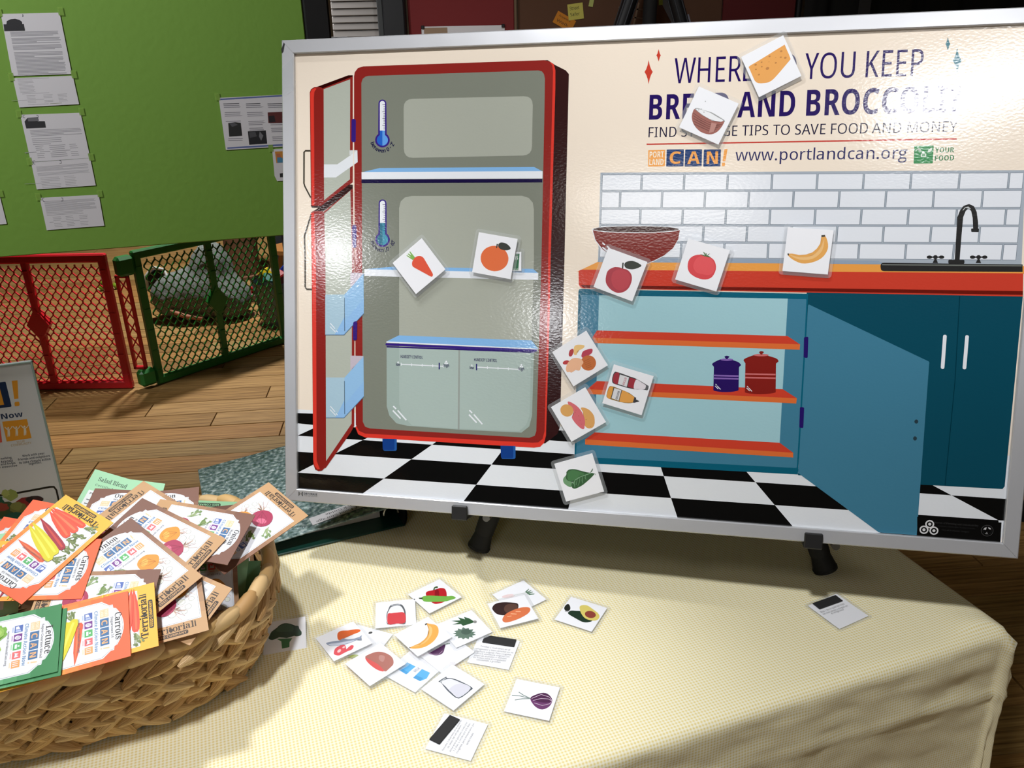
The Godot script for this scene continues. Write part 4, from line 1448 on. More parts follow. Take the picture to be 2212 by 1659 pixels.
[1511999,9,1396,3745,1418,3745,1418,3751,1396,3751],
[1511999,9,1381,3721,1419,3721,1419,3728,1381,3728],
[1511999,9,1396,3697,1419,3698,1419,3704,1396,3704],
[1511999,9,1396,3674,1419,3674,1419,3680,1396,3680],
[2886664,1,465,5506,908,5640,967,5638,967,5606,531,5477],
[9316900,2,541,5483,967,5623,968,4293,564,4011],
[11778220,3,565,5476,932,5589,929,4331,566,4064],
[9316900,4,371,5440,389,5482,436,5507,494,5508,541,5495,560,5452,566,3969,413,3971,381,3993],
[14433328,5,379,5431,402,5477,440,5493,465,5485,436,5447,428,5370,433,3979,394,3983],
[9053728,6,432,5387,444,5455,486,5492,531,5483,558,5426,564,3972,429,3972],
[2886664,7,377,3997,566,3988,566,3965,394,3969],
[2886664,8,380,3905,487,3965,917,4264,968,4263,968,4209,544,3916],
[9316900,9,554,3913,970,4215,994,3303,991,1090,946,1002,579,486,538,472],
[11778220,10,564,3888,936,4189,959,3302,955,1116,584,579,584,3297],
[9316900,11,376,3900,409,3926,535,3923,569,3906,581,3297,584,583,561,484,526,445,473,433,423,453,396,528,385,3294],
[14433328,12,382,3898,425,3905,450,3295,446,574,492,465,457,458,414,507,396,593,392,3295],
[9053728,13,429,3916,569,3909,579,3297,584,583,579,540,515,470,474,511,451,596,448,3295],
[13949144,4,923,4699,1032,4698,1032,4638,923,4639],
[14870250,5,566,4525,753,4523,1032,4696,1036,4548,733,4355,565,4356],
[12826820,11,937,3127,1116,3126,1116,3111,937,2934],
[11126486,14,580,2832,853,2838,853,2309,578,2300],
[9748452,12,853,2838,1121,3122,1126,2600,853,2309],
[9419750,15,712,2302,853,2541,853,2305],
[9419750,13,853,2479,1126,2795,1126,2600,853,2305],
[15330802,15,580,2831,857,2834,1126,3124,937,3136,937,3121,1111,3127,849,2847,580,2846],
[2373706,16,850,2793,854,2355,861,2355,856,2793],
[15330802,16,648,2449,715,2378,723,2385,657,2456],
[15330802,17,642,2407,724,2331,732,2338,649,2414],
[15330802,18,729,2358,753,2334,761,2341,737,2365],
[6061212,19,578,2292,848,2301,1129,2594,1123,2599,844,2308,578,2300],
[12826820,11,937,2031,1119,2034,1119,2019,937,1834],
[11126486,11,587,1723,853,1734,852,1193,586,1179],
[9748452,12,853,1734,1123,2030,1129,1497,852,1193],
[9419750,12,722,1184,852,1430,852,1189],
[9419750,13,852,1367,1128,1696,1129,1497,852,1189],
[15330802,13,587,1721,856,1730,1129,2032,937,2040,937,2026,1113,2035,849,1743,588,1737],
[2373706,14,849,1688,853,1240,860,1240,856,1688],
[15330802,12,646,1332,713,1261,721,1268,654,1339],
[15330802,13,639,1289,722,1212,730,1220,647,1296],
[15330802,14,727,1240,752,1216,759,1223,735,1248],
[6061212,15,586,1171,847,1185,1132,1490,1126,1495,843,1192,586,1178],
[3547258,4,951,5069,953,5081,958,5089,967,5093,980,5094,981,5094,994,5091,1003,5085,1009,5077,1011,5065,1009,4826,1007,4814,1002,4806,993,4802,980,4801,979,4801,966,4803,957,4808,951,4817,949,4829],
[3547258,10,961,3719,963,3731,969,3740,978,3745,991,3747,992,3747,1005,3745,1014,3740,1020,3732,1021,3720,1019,3474,1017,3464,1012,3456,1004,3452,992,3450,991,3450,980,3451,971,3456,966,3463,965,3474],
[3547258,20,977,2458,978,2469,983,2478,991,2484,1003,2488,1009,2489,1020,2490,1028,2487,1032,2481,1034,2470,1030,2265,1029,2254,1024,2246,1015,2240,1004,2237,1001,2237,990,2237,981,2241,977,2248,975,2259],
[15721170,4,973,5635,984,5635,985,5095,973,5096],
[15721170,10,975,4800,987,4800,988,3749,976,3749],
[3880236,9,375,4710,305,4711,276,4685,272,4282,286,4240,369,4095,386,4103,304,4248,292,4283,296,4684,310,4693,375,4692],
[3880236,13,373,3880,281,3618,275,3589,283,3293,281,2925,310,2890,385,2889,386,2907,316,2908,301,2926,303,3293,295,3589,300,3613,391,3874],
["HUMIDITY CONTROL",1,2234960,8,1641,2027,1944,2026,40],
["HUMIDITY CONTROL",1,2234960,8,2638,2024,2942,2024,39],
["low",1,2234960,10,1577,1923,1635,1921,40],
["high",1,2234960,10,2230,1923,2304,1922,54],
["low",1,2234960,10,2580,1921,2638,1919,39],
["high",1,2234960,10,3225,1919,3299,1918,53],
["b",1,1840704,6,1211,4788,1222,4759,54],
["e",1,1840704,8,1224,4754,1242,4727,40],
["t",1,1840704,6,1245,4724,1261,4708,45],
["w",1,1840704,8,1266,4703,1304,4679,38],
["e",1,1840704,6,1312,4677,1343,4667,38],
["e",1,1840704,5,1349,4666,1382,4663,38],
["n",1,1840704,5,1389,4663,1421,4668,38],
["0",1,1840704,9,1446,4675,1474,4689,52],
["-",1,1840704,6,1479,4717,1494,4732,8],
["2",1,1840704,6,1524,4737,1538,4764,54],
["°",1,1840704,6,1504,4778,1509,4798,20],
["b",1,1840704,6,1216,3534,1224,3506,56],
["e",1,1840704,6,1226,3501,1240,3475,41],
["t",1,1840704,8,1243,3472,1256,3456,47],
["w",1,1840704,8,1259,3451,1292,3425,40],
["e",1,1840704,6,1298,3422,1326,3409,39],
["e",1,1840704,5,1332,3407,1362,3401,39],
["n",1,1840704,5,1367,3400,1398,3400,39],
["3",1,1840704,6,1422,3403,1452,3411,52],
["7",1,1840704,9,1457,3413,1484,3427,53],
["-",1,1840704,6,1487,3454,1502,3469,8],
["4",1,1840704,9,1531,3472,1546,3498,54],
["0",1,1840704,6,1548,3503,1557,3530,55],
["°",1,1840704,6,1521,3538,1523,3558,20]]
const ART_KITCHEN = [[10924218,1,4188,4390,8875,4381,8923,3292,4195,3335],
[7437448,2,4212,4365,4682,4364,4682,4178,4211,4178],
[15001838,3,4218,4360,4676,4359,4675,4183,4217,4183],
[7437448,2,4697,4364,5186,4363,5185,4178,4696,4178],
[15001838,3,4703,4359,5180,4358,5179,4183,4702,4183],
[7437448,2,5200,4362,5689,4361,5688,4178,5199,4178],
[15001838,3,5206,4358,5684,4357,5682,4183,5205,4183],
[7437448,2,5703,4361,6193,4360,6192,4178,5702,4178],
[15001838,3,5709,4356,6187,4355,6186,4183,5708,4183],
[7437448,2,6206,4360,6696,4359,6695,4179,6205,4178],
[15001838,3,6212,4355,6691,4354,6689,4183,6211,4183],
[7437448,2,6710,4359,7200,4358,7199,4179,6709,4178],
[15001838,3,6715,4354,7195,4353,7193,4183,6714,4183],
[7437448,2,7213,4357,7703,4356,7702,4179,7212,4179],
[15001838,3,7218,4353,7698,4352,7696,4183,7217,4183],
[7437448,2,7716,4356,8207,4355,8205,4179,7715,4179],
[15001838,3,7722,4352,8202,4351,8200,4184,7720,4183],
[7437448,2,8219,4355,8710,4354,8709,4179,8218,4179],
[15001838,3,8225,4350,8705,4349,8703,4184,8223,4183],
[7437448,2,8722,4354,8861,4353,8860,4179,8721,4179],
[15001838,3,8728,4349,8857,4349,8855,4184,8726,4184],
[7437448,2,4212,4160,4431,4160,4430,3970,4211,3969],
[15001838,3,4218,4155,4425,4155,4424,3975,4217,3974],
[7437448,2,4445,4160,4934,4161,4933,3970,4445,3970],
[15001838,3,4452,4155,4928,4156,4927,3975,4451,3975],
[7437448,2,4948,4161,5438,4161,5437,3971,4948,3970],
[15001838,3,4955,4156,5432,4156,5431,3976,4953,3975],
[7437448,2,5452,4161,5941,4161,5940,3972,5451,3971],
[15001838,3,5458,4156,5936,4156,5934,3976,5456,3976],
[7437448,2,5955,4161,6445,4162,6444,3972,5954,3972],
[15001838,3,5961,4156,6439,4157,6438,3977,5959,3976],
[7437448,2,6458,4161,6948,4162,6947,3973,6457,3972],
[15001838,3,6464,4157,6943,4157,6941,3978,6462,3977],
[7437448,2,6961,4162,7451,4162,7450,3974,6960,3973],
[15001838,3,6967,4157,7446,4158,7445,3978,6965,3978],
[7437448,2,7464,4162,7955,4163,7954,3974,7463,3974],
[15001838,3,7470,4157,7950,4158,7948,3979,7468,3978],
[7437448,2,7968,4162,8458,4163,8457,3975,7966,3974],
[15001838,3,7973,4158,8454,4158,8452,3979,7971,3979],
[7437448,2,8471,4163,8861,4163,8860,3975,8469,3975],
[15001838,3,8476,4158,8857,4159,8855,3980,8474,3979],
[7437448,2,4212,3951,4682,3952,4682,3772,4211,3771],
[15001838,3,4218,3946,4676,3947,4675,3777,4217,3776],
[7437448,2,4697,3952,5186,3953,5185,3774,4696,3772],
[15001838,3,4703,3947,5180,3948,5179,3779,4702,3777],
[7437448,2,5200,3953,5689,3954,5688,3775,5199,3774],
[15001838,3,5206,3948,5684,3949,5682,3780,5205,3779],
[7437448,2,5703,3954,6193,3955,6192,3776,5702,3775],
[15001838,3,5709,3949,6187,3950,6186,3781,5708,3780],
[7437448,2,6206,3955,6696,3956,6695,3778,6205,3776],
[15001838,3,6212,3950,6691,3951,6689,3782,6211,3781],
[7437448,2,6710,3956,7200,3956,7199,3779,6709,3778],
[15001838,3,6715,3951,7195,3952,7193,3784,6714,3782],
[7437448,2,7213,3956,7703,3957,7702,3780,7212,3779],
[15001838,3,7219,3952,7698,3953,7696,3785,7217,3784],
[7437448,2,7716,3957,8207,3958,8205,3782,7715,3780],
[15001838,3,7722,3953,8202,3954,8200,3786,7720,3785],
[7437448,2,8219,3958,8710,3959,8709,3783,8218,3782],
[15001838,3,8225,3954,8705,3954,8703,3787,8223,3786],
[7437448,2,8722,3959,8861,3959,8860,3783,8721,3783],
[15001838,3,8728,3954,8857,3955,8855,3788,8726,3788],
[7437448,2,4212,3753,4431,3754,4430,3567,4211,3566],
[15001838,3,4218,3748,4425,3749,4424,3572,4217,3571],
[7437448,2,4445,3754,4934,3755,4933,3570,4445,3567],
[15001838,3,4452,3749,4928,3750,4927,3575,4451,3573],
[7437448,2,4948,3755,5438,3757,5437,3572,4948,3570],
[15001838,3,4955,3750,5432,3752,5431,3577,4954,3575],
[7437448,2,5452,3757,5941,3758,5940,3574,5451,3572],
[15001838,3,5458,3752,5935,3753,5934,3579,5457,3577],
[7437448,2,5955,3758,6445,3760,6444,3577,5954,3574],
[15001838,3,5961,3754,6439,3755,6438,3581,5959,3579],
[7437448,2,6458,3760,6948,3761,6947,3579,6457,3577],
[15001838,3,6464,3755,6943,3757,6941,3584,6462,3582],
[7437448,2,6961,3761,7451,3763,7450,3581,6960,3579],
[15001838,3,6967,3757,7446,3758,7445,3586,6965,3584],
[7437448,2,7464,3763,7955,3764,7954,3584,7463,3581],
[15001838,3,7470,3758,7950,3760,7948,3588,7468,3586],
[7437448,2,7968,3764,8458,3766,8457,3586,7966,3584],
[15001838,3,7973,3760,8454,3761,8452,3591,7971,3589],
[7437448,2,8471,3766,8861,3767,8860,3588,8469,3586],
[15001838,3,8476,3761,8857,3763,8855,3592,8474,3591],
[7437448,2,4212,3548,4682,3551,4682,3374,4211,3372],
[15001838,3,4218,3543,4676,3546,4675,3379,4217,3377],
[7437448,2,4697,3551,5186,3553,5185,3377,4696,3375],
[15001838,3,4703,3546,5180,3548,5179,3382,4702,3380],
[7437448,2,5200,3553,5689,3556,5688,3380,5199,3377],
[15001838,3,5206,3548,5684,3551,5682,3385,5205,3382],
[7437448,2,5703,3556,6193,3558,6192,3383,5702,3380],
[15001838,3,5709,3551,6187,3553,6186,3387,5708,3385],
[7437448,2,6206,3558,6696,3561,6695,3385,6205,3383],
[15001838,3,6212,3554,6691,3556,6689,3390,6211,3388],
[7437448,2,6710,3561,7200,3563,7199,3388,6709,3385],
[15001838,3,6716,3556,7194,3558,7193,3393,6714,3390],
[7437448,2,7213,3563,7703,3566,7702,3391,7212,3388],
[15001838,3,7219,3559,7698,3561,7696,3395,7217,3393],
[7437448,2,7716,3566,8207,3568,8205,3393,7715,3391],
[15001838,3,7722,3561,8202,3564,8200,3398,7720,3396],
[7437448,2,8219,3568,8710,3571,8709,3396,8218,3393],
[15001838,3,8225,3564,8705,3566,8703,3401,8223,3398],
[7437448,2,8722,3571,8861,3572,8860,3397,8721,3396],
[15001838,3,8728,3566,8857,3567,8855,3401,8726,3401],
[9675444,3,4199,3368,7439,3374,7441,3337,4195,3318],
[1204088,1,3963,2943,3965,2958,3971,2969,3982,2975,3997,2978,6670,2978,6689,813,3978,781],
[871004,2,6662,2998,8962,3006,8958,2125,8951,829,8931,797,8065,786,6690,805],
[4488856,3,4001,2889,4002,2897,4005,2902,4011,2906,4018,2907,6653,2913,6660,2912,6665,2909,6668,2904,6669,2897,6672,908,6671,901,6668,895,6663,892,6656,891,4015,860,4007,861,4002,865,3999,870,3997,878],
[10669268,4,4221,2904,6454,2915,6458,1168,4230,1157],
[13583408,5,4210,2469,6474,2474,6623,2380,4153,2377],
[14643256,6,4153,2377,6623,2380,6622,2316,4189,2311],
[13583408,5,4231,1837,6458,1837,6624,1736,4113,1728],
[14643256,6,4113,1728,6624,1736,6620,1673,4115,1668],
[13583408,5,4226,1185,6457,1187,6620,1075,4106,1089],
[14643256,6,4106,1089,6620,1075,6623,1017,4108,1023],
[1204088,4,6663,2978,6679,2979,6703,880,6690,805],
[4488856,5,6686,2836,6687,2844,6691,2850,6697,2851,6705,2848,8039,2235,8044,2231,8048,2227,8050,2221,8051,2215,8050,2199,8061,178,7644,177,6691,831],
[8171716,6,6838,2640,7873,2116,7868,2124,7877,301,6842,984],
[3030600,6,7982,1529,7979,1513,7969,1504,7956,1503,7945,1512,7940,1526,7943,1541,7953,1551,7966,1552,7977,1543],
[3030600,6,7982,1330,7979,1315,7969,1305,7956,1304,7945,1313,7940,1327,7943,1343,7953,1352,7966,1353,7977,1345],
[2759270,6,6663,2451,6664,2459,6666,2464,6671,2468,6678,2470,6696,2472,6702,2472,6707,2470,6710,2465,6712,2458,6718,2238,6718,2230,6715,2225,6710,2223,6703,2222,6688,2223,6681,2225,6676,2228,6672,2233,6671,2241],
[2759270,6,6665,1617,6665,1624,6668,1629,6673,1632,6680,1633,6698,1632,6705,1630,6709,1627,6713,1622,6714,1614,6718,1398,6717,1390,6714,1385,6709,1382,6702,1382,6687,1383,6680,1384,6675,1387,6672,1393,6671,1400],
[471616,3,8310,2987,8334,2040,8319,792,8328,792,8342,2039,8319,2986],
[15330802,3,8193,2544,8185,2544,8179,2540,8175,2534,8174,2525,8176,2175,8177,2166,8181,2159,8187,2155,8195,2153,8196,2153,8205,2154,8211,2158,8214,2164,8215,2173,8213,2523,8212,2532,8208,2539,8202,2543,8194,2544],
[15330802,3,8426,2547,8417,2547,8411,2543,8408,2537,8407,2528,8406,2180,8407,2171,8411,2164,8417,2160,8425,2158,8426,2158,8434,2159,8440,2162,8443,2169,8445,2178,8445,2526,8444,2535,8441,2541,8435,2545],
[15376460,4,4207,3321,8947,3335,8954,3250,3940,3190],
[13386288,5,3958,3170,3959,3190,3967,3204,3981,3213,4001,3216,8945,3254,8962,2997,4025,2986,4000,2989,3981,3000,3969,3018,3964,3043],
[7149584,6,3987,3027,8957,3057,8961,3015,4047,2992,4036,2993,4026,2996,4016,3001,4007,3008],
[9675444,5,4205,3362,7470,3360,7472,3334,4189,3311],
[2895404,6,7452,3308,7453,3326,7458,3339,7470,3347,7487,3350,8930,3352,8937,3270,7494,3254,7479,3257,7467,3263,7459,3275,7455,3291],
[7237996,7,7466,3328,7466,3331,7467,3333,7469,3335,7472,3335,8918,3344,8920,3344,8922,3343,8924,3340,8924,3337,8924,3334,8923,3332,8922,3331,8919,3330,7473,3321,7470,3321,7468,3323,7466,3325],
[2895404,4,8232,3391,8223,3867,8246,3944,8278,3993,8333,4014,8385,3990,8418,3929,8441,3814,8448,3741,8396,3740,8382,3859,8361,3936,8330,3967,8304,3936,8284,3867,8282,3659,8283,3391],
[2895404,7,8166,3378,8166,3385,8168,3390,8173,3393,8179,3394,8320,3394,8326,3393,8330,3391,8333,3386,8334,3379,8335,3365,8334,3358,8331,3353,8327,3350,8321,3349,8184,3349,8177,3350,8172,3352,8169,3357,8167,3364],
[2895404,5,8376,3734,8376,3738,8378,3742,8381,3744,8385,3744,8446,3743,8450,3743,8453,3741,8455,3737,8456,3733,8456,3715,8456,3711,8454,3707,8452,3705,8447,3705,8388,3706,8384,3706,8381,3708,8378,3712,8378,3716],
[14212316,5,8277,3942,8299,3972,8328,3979,8350,3957,8354,3961,8329,3985,8295,3977,8272,3946],
[2895404,4,7995,3420,7994,3415,7992,3411,7987,3407,7982,3404,7975,3402,7967,3401,7960,3402,7952,3404,7946,3406,7941,3410,7938,3415,7937,3420,7937,3424,7940,3429,7944,3433,7950,3436,7957,3438,7964,3439,7972,3438,7979,3436,7986,3433,7990,3430,7994,3425],
[2895404,4,8122,3422,8121,3417,8118,3413,8114,3409,8108,3406,8101,3404,8094,3403,8086,3403,8079,3405,8073,3408,8068,3412,8065,3416,8063,3421,8064,3426,8067,3431,8071,3435,8077,3438,8084,3440,8091,3440,8099,3440,8106,3438,8112,3435,8117,3431,8120,3427],
[2895404,4,8053,3421,8052,3415,8050,3409,8047,3404,8042,3401,8036,3398,8030,3397,8024,3398,8018,3400,8013,3404,8009,3409,8006,3414,8004,3420,8005,3427,8007,3432,8010,3437,8015,3441,8021,3443,8027,3444,8033,3443,8039,3441,8044,3438,8048,3433,8051,3427],
[2895404,5,7984,3428,8072,3429,8073,3414,7985,3413],
[2895404,5,8021,3403,8039,3404,8060,3353,8003,3354],
[2895404,5,8443,3426,8443,3421,8440,3417,8436,3413,8430,3410,8424,3408,8416,3407,8409,3408,8402,3409,8396,3412,8391,3416,8388,3421,8386,3425,8387,3430,8389,3435,8394,3439,8399,3442,8406,3444,8413,3444,8421,3444,8428,3442,8434,3439,8439,3435,8442,3431],
[2895404,4,8567,3428,8567,3423,8564,3418,8560,3415,8555,3412,8548,3410,8540,3409,8533,3409,8526,3411,8520,3414,8515,3418,8512,3422,8511,3427,8511,3432,8514,3436,8518,3440,8524,3443,8530,3445,8538,3446,8545,3445,8552,3444,8558,3441,8563,3437,8566,3433],
[2895404,4,8500,3427,8500,3421,8498,3415,8494,3410,8490,3407,8484,3404,8478,3403,8472,3404,8466,3406,8461,3410,8457,3415,8454,3420,8453,3426,8453,3432,8455,3438,8458,3443,8463,3446,8468,3449,8475,3450,8481,3449,8487,3447,8492,3443,8496,3438,8499,3433],
[2895404,6,8433,3434,8518,3435,8520,3420,8434,3419],
[2895404,5,8469,3409,8486,3410,8507,3360,8451,3360],
[15330802,6,4107,3709,4117,3717,4148,3726,4198,3733,4265,3740,4346,3746,4439,3750,4539,3753,4643,3755,4747,3755,4846,3753,4937,3749,5017,3744,5082,3738,5131,3731,5161,3723,5171,3715,5173,3698,5158,3598,5102,3485,4994,3393,4872,3329,4794,3298,4543,3294,4380,3362,4238,3458,4146,3577,4111,3692],
[8136224,7,4117,3698,5168,3705,5153,3597,5096,3490,4993,3402,4872,3337,4794,3305,4543,3302,4391,3368,4249,3464,4155,3580],
[15330802,8,5166,3712,5149,3701,5097,3691,5016,3682,4908,3675,4782,3670,4647,3668,4510,3668,4382,3671,4271,3677,4186,3685,4132,3695,4113,3705,4131,3716,4184,3726,4269,3735,4379,3742,4507,3747,4644,3749,4779,3749,4905,3745,5013,3739,5096,3731,5148,3722],
[3675154,9,5159,3716,5142,3707,5091,3698,5010,3690,4904,3683,4780,3679,4646,3677,4511,3677,4385,3680,4276,3685,4192,3692,4138,3701,4120,3710,4138,3719,4190,3729,4274,3737,4383,3743,4509,3747,4644,3749,4778,3749,4902,3746,5008,3741,5090,3734,5141,3725],
[15330802,8,4235,3540,4267,3515,4278,3528,4245,3553],
[15330802,8,4237,3486,4302,3435,4313,3448,4247,3499],
[15330802,9,4294,3498,4324,3475,4334,3489,4305,3511],
[3020384,6,5644,2075,5651,1794,5652,1786,5670,1778,5704,1773,5749,1770,5801,1771,5852,1775,5896,1782,5929,1791,5947,1800,5948,1801,5939,2084],
[3020384,7,5622,2104,5623,2098,5627,2092,5633,2087,5639,2082,5641,2078,5641,2074,5644,2071,5657,2069,5683,2068,5718,2067,5756,2067,5793,2068,5829,2069,5867,2072,5901,2074,5927,2077,5939,2080,5943,2083,5943,2087,5945,2091,5950,2095,5955,2098,5959,2103,5960,2108,5957,2115,5950,2123,5941,2132,5930,2140,5915,2147,5896,2153,5877,2159,5858,2164,5840,2169,5823,2172,5805,2174,5787,2175,5770,2175,5752,2173,5735,2170,5717,2166,5699,2159,5681,2150,5663,2140,5649,2132,5638,2124,5630,2117,5624,2111],
[9070772,8,5866,2169,5864,2165,5857,2161,5845,2158,5830,2155,5813,2153,5794,2151,5775,2151,5757,2152,5741,2154,5729,2156,5722,2159,5719,2163,5722,2167,5729,2171,5740,2174,5755,2177,5773,2179,5792,2180,5811,2181,5829,2180,5844,2178,5856,2176,5864,2172],
[3020384,9,5762,2200,5766,2205,5774,2209,5782,2212,5791,2213,5799,2212,5808,2210,5816,2206,5820,2203,5819,2198,5814,2193,5808,2188,5803,2183,5802,2180,5803,2178,5803,2176,5802,2174,5798,2173,5793,2173,5787,2173,5783,2173,5782,2175,5782,2177,5782,2179,5781,2183,5776,2187,5770,2191,5764,2196],
[9070772,7,5644,1977,5939,1982,5939,1963,5645,1958],
[9070772,7,5645,1943,5941,1947,5941,1929,5646,1924],
[15330802,7,5671,1860,5688,1845,5693,1851,5677,1867],
[15330802,7,5667,1837,5706,1801,5712,1808,5672,1844],
[15330802,8,5691,1838,5733,1798,5739,1805,5697,1845],
[8791583,6,6010,2138,6022,1786,6023,1778,6045,1771,6086,1766,6140,1764,6201,1765,6262,1770,6316,1777,6355,1786,6376,1795,6378,1796,6363,2148],
[8791583,7,5987,2166,5988,2160,5992,2154,5998,2149,6004,2144,6005,2140,6004,2136,6008,2133,6023,2131,6054,2130,6097,2130,6144,2131,6188,2131,6232,2133,6278,2136,6320,2138,6351,2141,6367,2144,6372,2148,6373,2151,6375,2155,6381,2159,6386,2163,6390,2167,6390,2172,6387,2179,6383,2187,6374,2195,6360,2204,6338,2212,6308,2220,6278,2228,6251,2235,6231,2239,6214,2242,6198,2244,6182,2245,6166,2245,6150,2244,6133,2241,6113,2236,6089,2227,6061,2216,6034,2204,6014,2194,6001,2186,5993,2179,5989,2172],
[13660272,8,6275,2239,6273,2236,6264,2232,6250,2228,6232,2225,6211,2223,6188,2222,6165,2221,6144,2222,6126,2224,6111,2226,6102,2229,6099,2233,6102,2237,6111,2240,6125,2244,6143,2247,6164,2249,6187,2251,6210,2251,6231,2250,6249,2249,6263,2246,6272,2243],
[8791583,9,6161,2270,6165,2275,6172,2279,6180,2282,6188,2283,6197,2282,6206,2280,6213,2276,6217,2273,6216,2268,6211,2263,6205,2258,6201,2254,6200,2251,6201,2248,6201,2246,6200,2244,6196,2243,6191,2243,6185,2243,6181,2244,6180,2245,6180,2247,6180,2250,6179,2253,6174,2257,6168,2261,6163,2266],
[13660272,7,6012,2011,6365,2018,6366,2000,6013,1993],
[13660272,7,6014,1968,6368,1975,6368,1957,6015,1949],
[15330802,7,6041,1851,6058,1836,6063,1843,6047,1858],
[15330802,7,6037,1829,6076,1794,6081,1800,6043,1836],
[15330802,8,6061,1830,6102,1790,6108,1797,6067,1837]]
const ART_TITLE = [[12862006,1,4732,4711,8154,4720,8153,4736,4731,4728],
[15770706,1,4754,4644,4754,4646,4755,4648,4757,4649,4759,4649,4948,4651,4951,4651,4952,4650,4953,4648,4954,4646,4958,4464,4958,4462,4957,4460,4955,4459,4953,4459,4765,4457,4763,4458,4761,4459,4760,4460,4760,4463],
[1850482,1,4972,4647,4973,4650,4974,4653,4977,4654,4980,4655,5166,4655,5169,4655,5172,4653,5173,4651,5174,4647,5177,4465,5177,4461,5175,4459,5173,4457,5169,4457,4982,4455,4978,4456,4976,4457,4974,4460,4974,4463],
[1850482,1,5189,4644,5190,4647,5191,4650,5194,4651,5197,4652,5377,4652,5381,4652,5383,4650,5385,4648,5385,4644,5389,4463,5389,4459,5387,4457,5385,4455,5381,4455,5199,4453,5196,4454,5193,4455,5191,4458,5191,4461],
[1850482,1,5406,4641,5406,4644,5407,4647,5410,4648,5413,4649,5594,4649,5597,4649,5600,4647,5601,4645,5602,4641,5606,4461,5606,4457,5604,4455,5602,4453,5598,4453,5416,4451,5412,4452,5410,4453,5408,4456,5408,4459],
[15770706,1,5641,4649,5678,4652,5661,4512,5628,4509],
[15770706,1,5622,4482,5623,4487,5625,4490,5628,4493,5633,4494,5648,4495,5653,4495,5656,4493,5658,4490,5658,4485,5658,4466,5657,4462,5655,4458,5652,4456,5647,4455,5632,4455,5627,4455,5624,4457,5622,4460,5621,4465],
[2984522,1,7720,4649,7721,4653,7723,4656,7726,4658,7730,4659,7912,4661,7916,4660,7919,4658,7921,4655,7922,4651,7925,4473,7925,4469,7923,4465,7920,4463,7916,4463,7735,4462,7730,4462,7727,4464,7725,4467,7725,4472],
[14674396,2,7742,4573,7743,4496,7762,4474,7890,4476,7906,4494,7902,4580,7744,4576,7745,4570,7900,4575,7901,4495,7889,4482,7762,4480,7748,4497,7747,4573],
[14674396,3,7793,4562,7794,4567,7795,4570,7798,4572,7802,4572,7840,4573,7844,4572,7847,4571,7849,4567,7850,4563,7851,4544,7850,4539,7849,4536,7846,4534,7842,4533,7805,4533,7801,4533,7798,4535,7796,4538,7795,4543],
[2984522,4,7805,4563,7838,4564,7840,4543,7807,4542],
[14674396,3,7803,4592,7803,4595,7804,4596,7806,4597,7808,4598,7822,4599,7824,4598,7826,4597,7827,4596,7827,4594,7828,4583,7828,4581,7827,4579,7826,4578,7824,4578,7809,4577,7807,4577,7805,4578,7804,4580,7804,4582],
[14674396,2,7742,4591,7746,4616,7766,4628,7785,4619,7792,4594,7796,4595,7788,4621,7766,4632,7743,4619,7738,4593],
[14674396,2,7861,4584,7868,4613,7896,4634,7908,4637,7904,4612,7891,4590],
[13123631,1,4717,5697,4731,5638,4749,5592,4771,5557,4752,5524,4738,5479,4728,5419,4714,5478,4696,5524,4674,5560,4693,5593,4707,5638],
[13123631,1,4829,5816,4837,5786,4846,5762,4858,5744,4848,5727,4840,5704,4835,5674,4827,5704,4817,5728,4805,5746,4816,5763,4823,5786],
[3110018,1,8084,5710,8100,5652,8118,5606,8141,5571,8124,5538,8112,5493,8105,5434,8089,5492,8071,5539,8048,5574,8065,5606,8077,5651],
[3110018,1,7981,5826,7989,5795,7999,5771,8011,5752,8002,5735,7995,5711,7991,5680,7983,5711,7973,5735,7961,5754,7970,5771,7977,5795],
["WHERE DO YOU KEEP",0,2232412,1,5022,5418,7748,5423,287],
["BREAD AND BROCCOLI?",1,2232412,1,4747,5005,8168,5018,289],
["FIND STORAGE TIPS TO SAVE FOOD AND MONEY",0,1839670,1,4750,4800,8152,4805,117],
["PORT",1,15919832,2,4773,4562,4940,4564,71],
["LAND",1,15919832,2,4773,4474,4941,4476,71],
["C",1,15770706,2,5012,4485,5144,4487,145],
["A",1,15770706,2,5220,4483,5365,4485,145],
["N",1,15770706,2,5444,4481,5574,4483,144],
["www.portlandcan.org",0,2763358,1,5772,4471,7651,4475,183],
["YOUR",1,3111494,2,7939,4580,8136,4581,57],
["FOOD",1,3111494,2,7943,4491,8142,4495,57]]
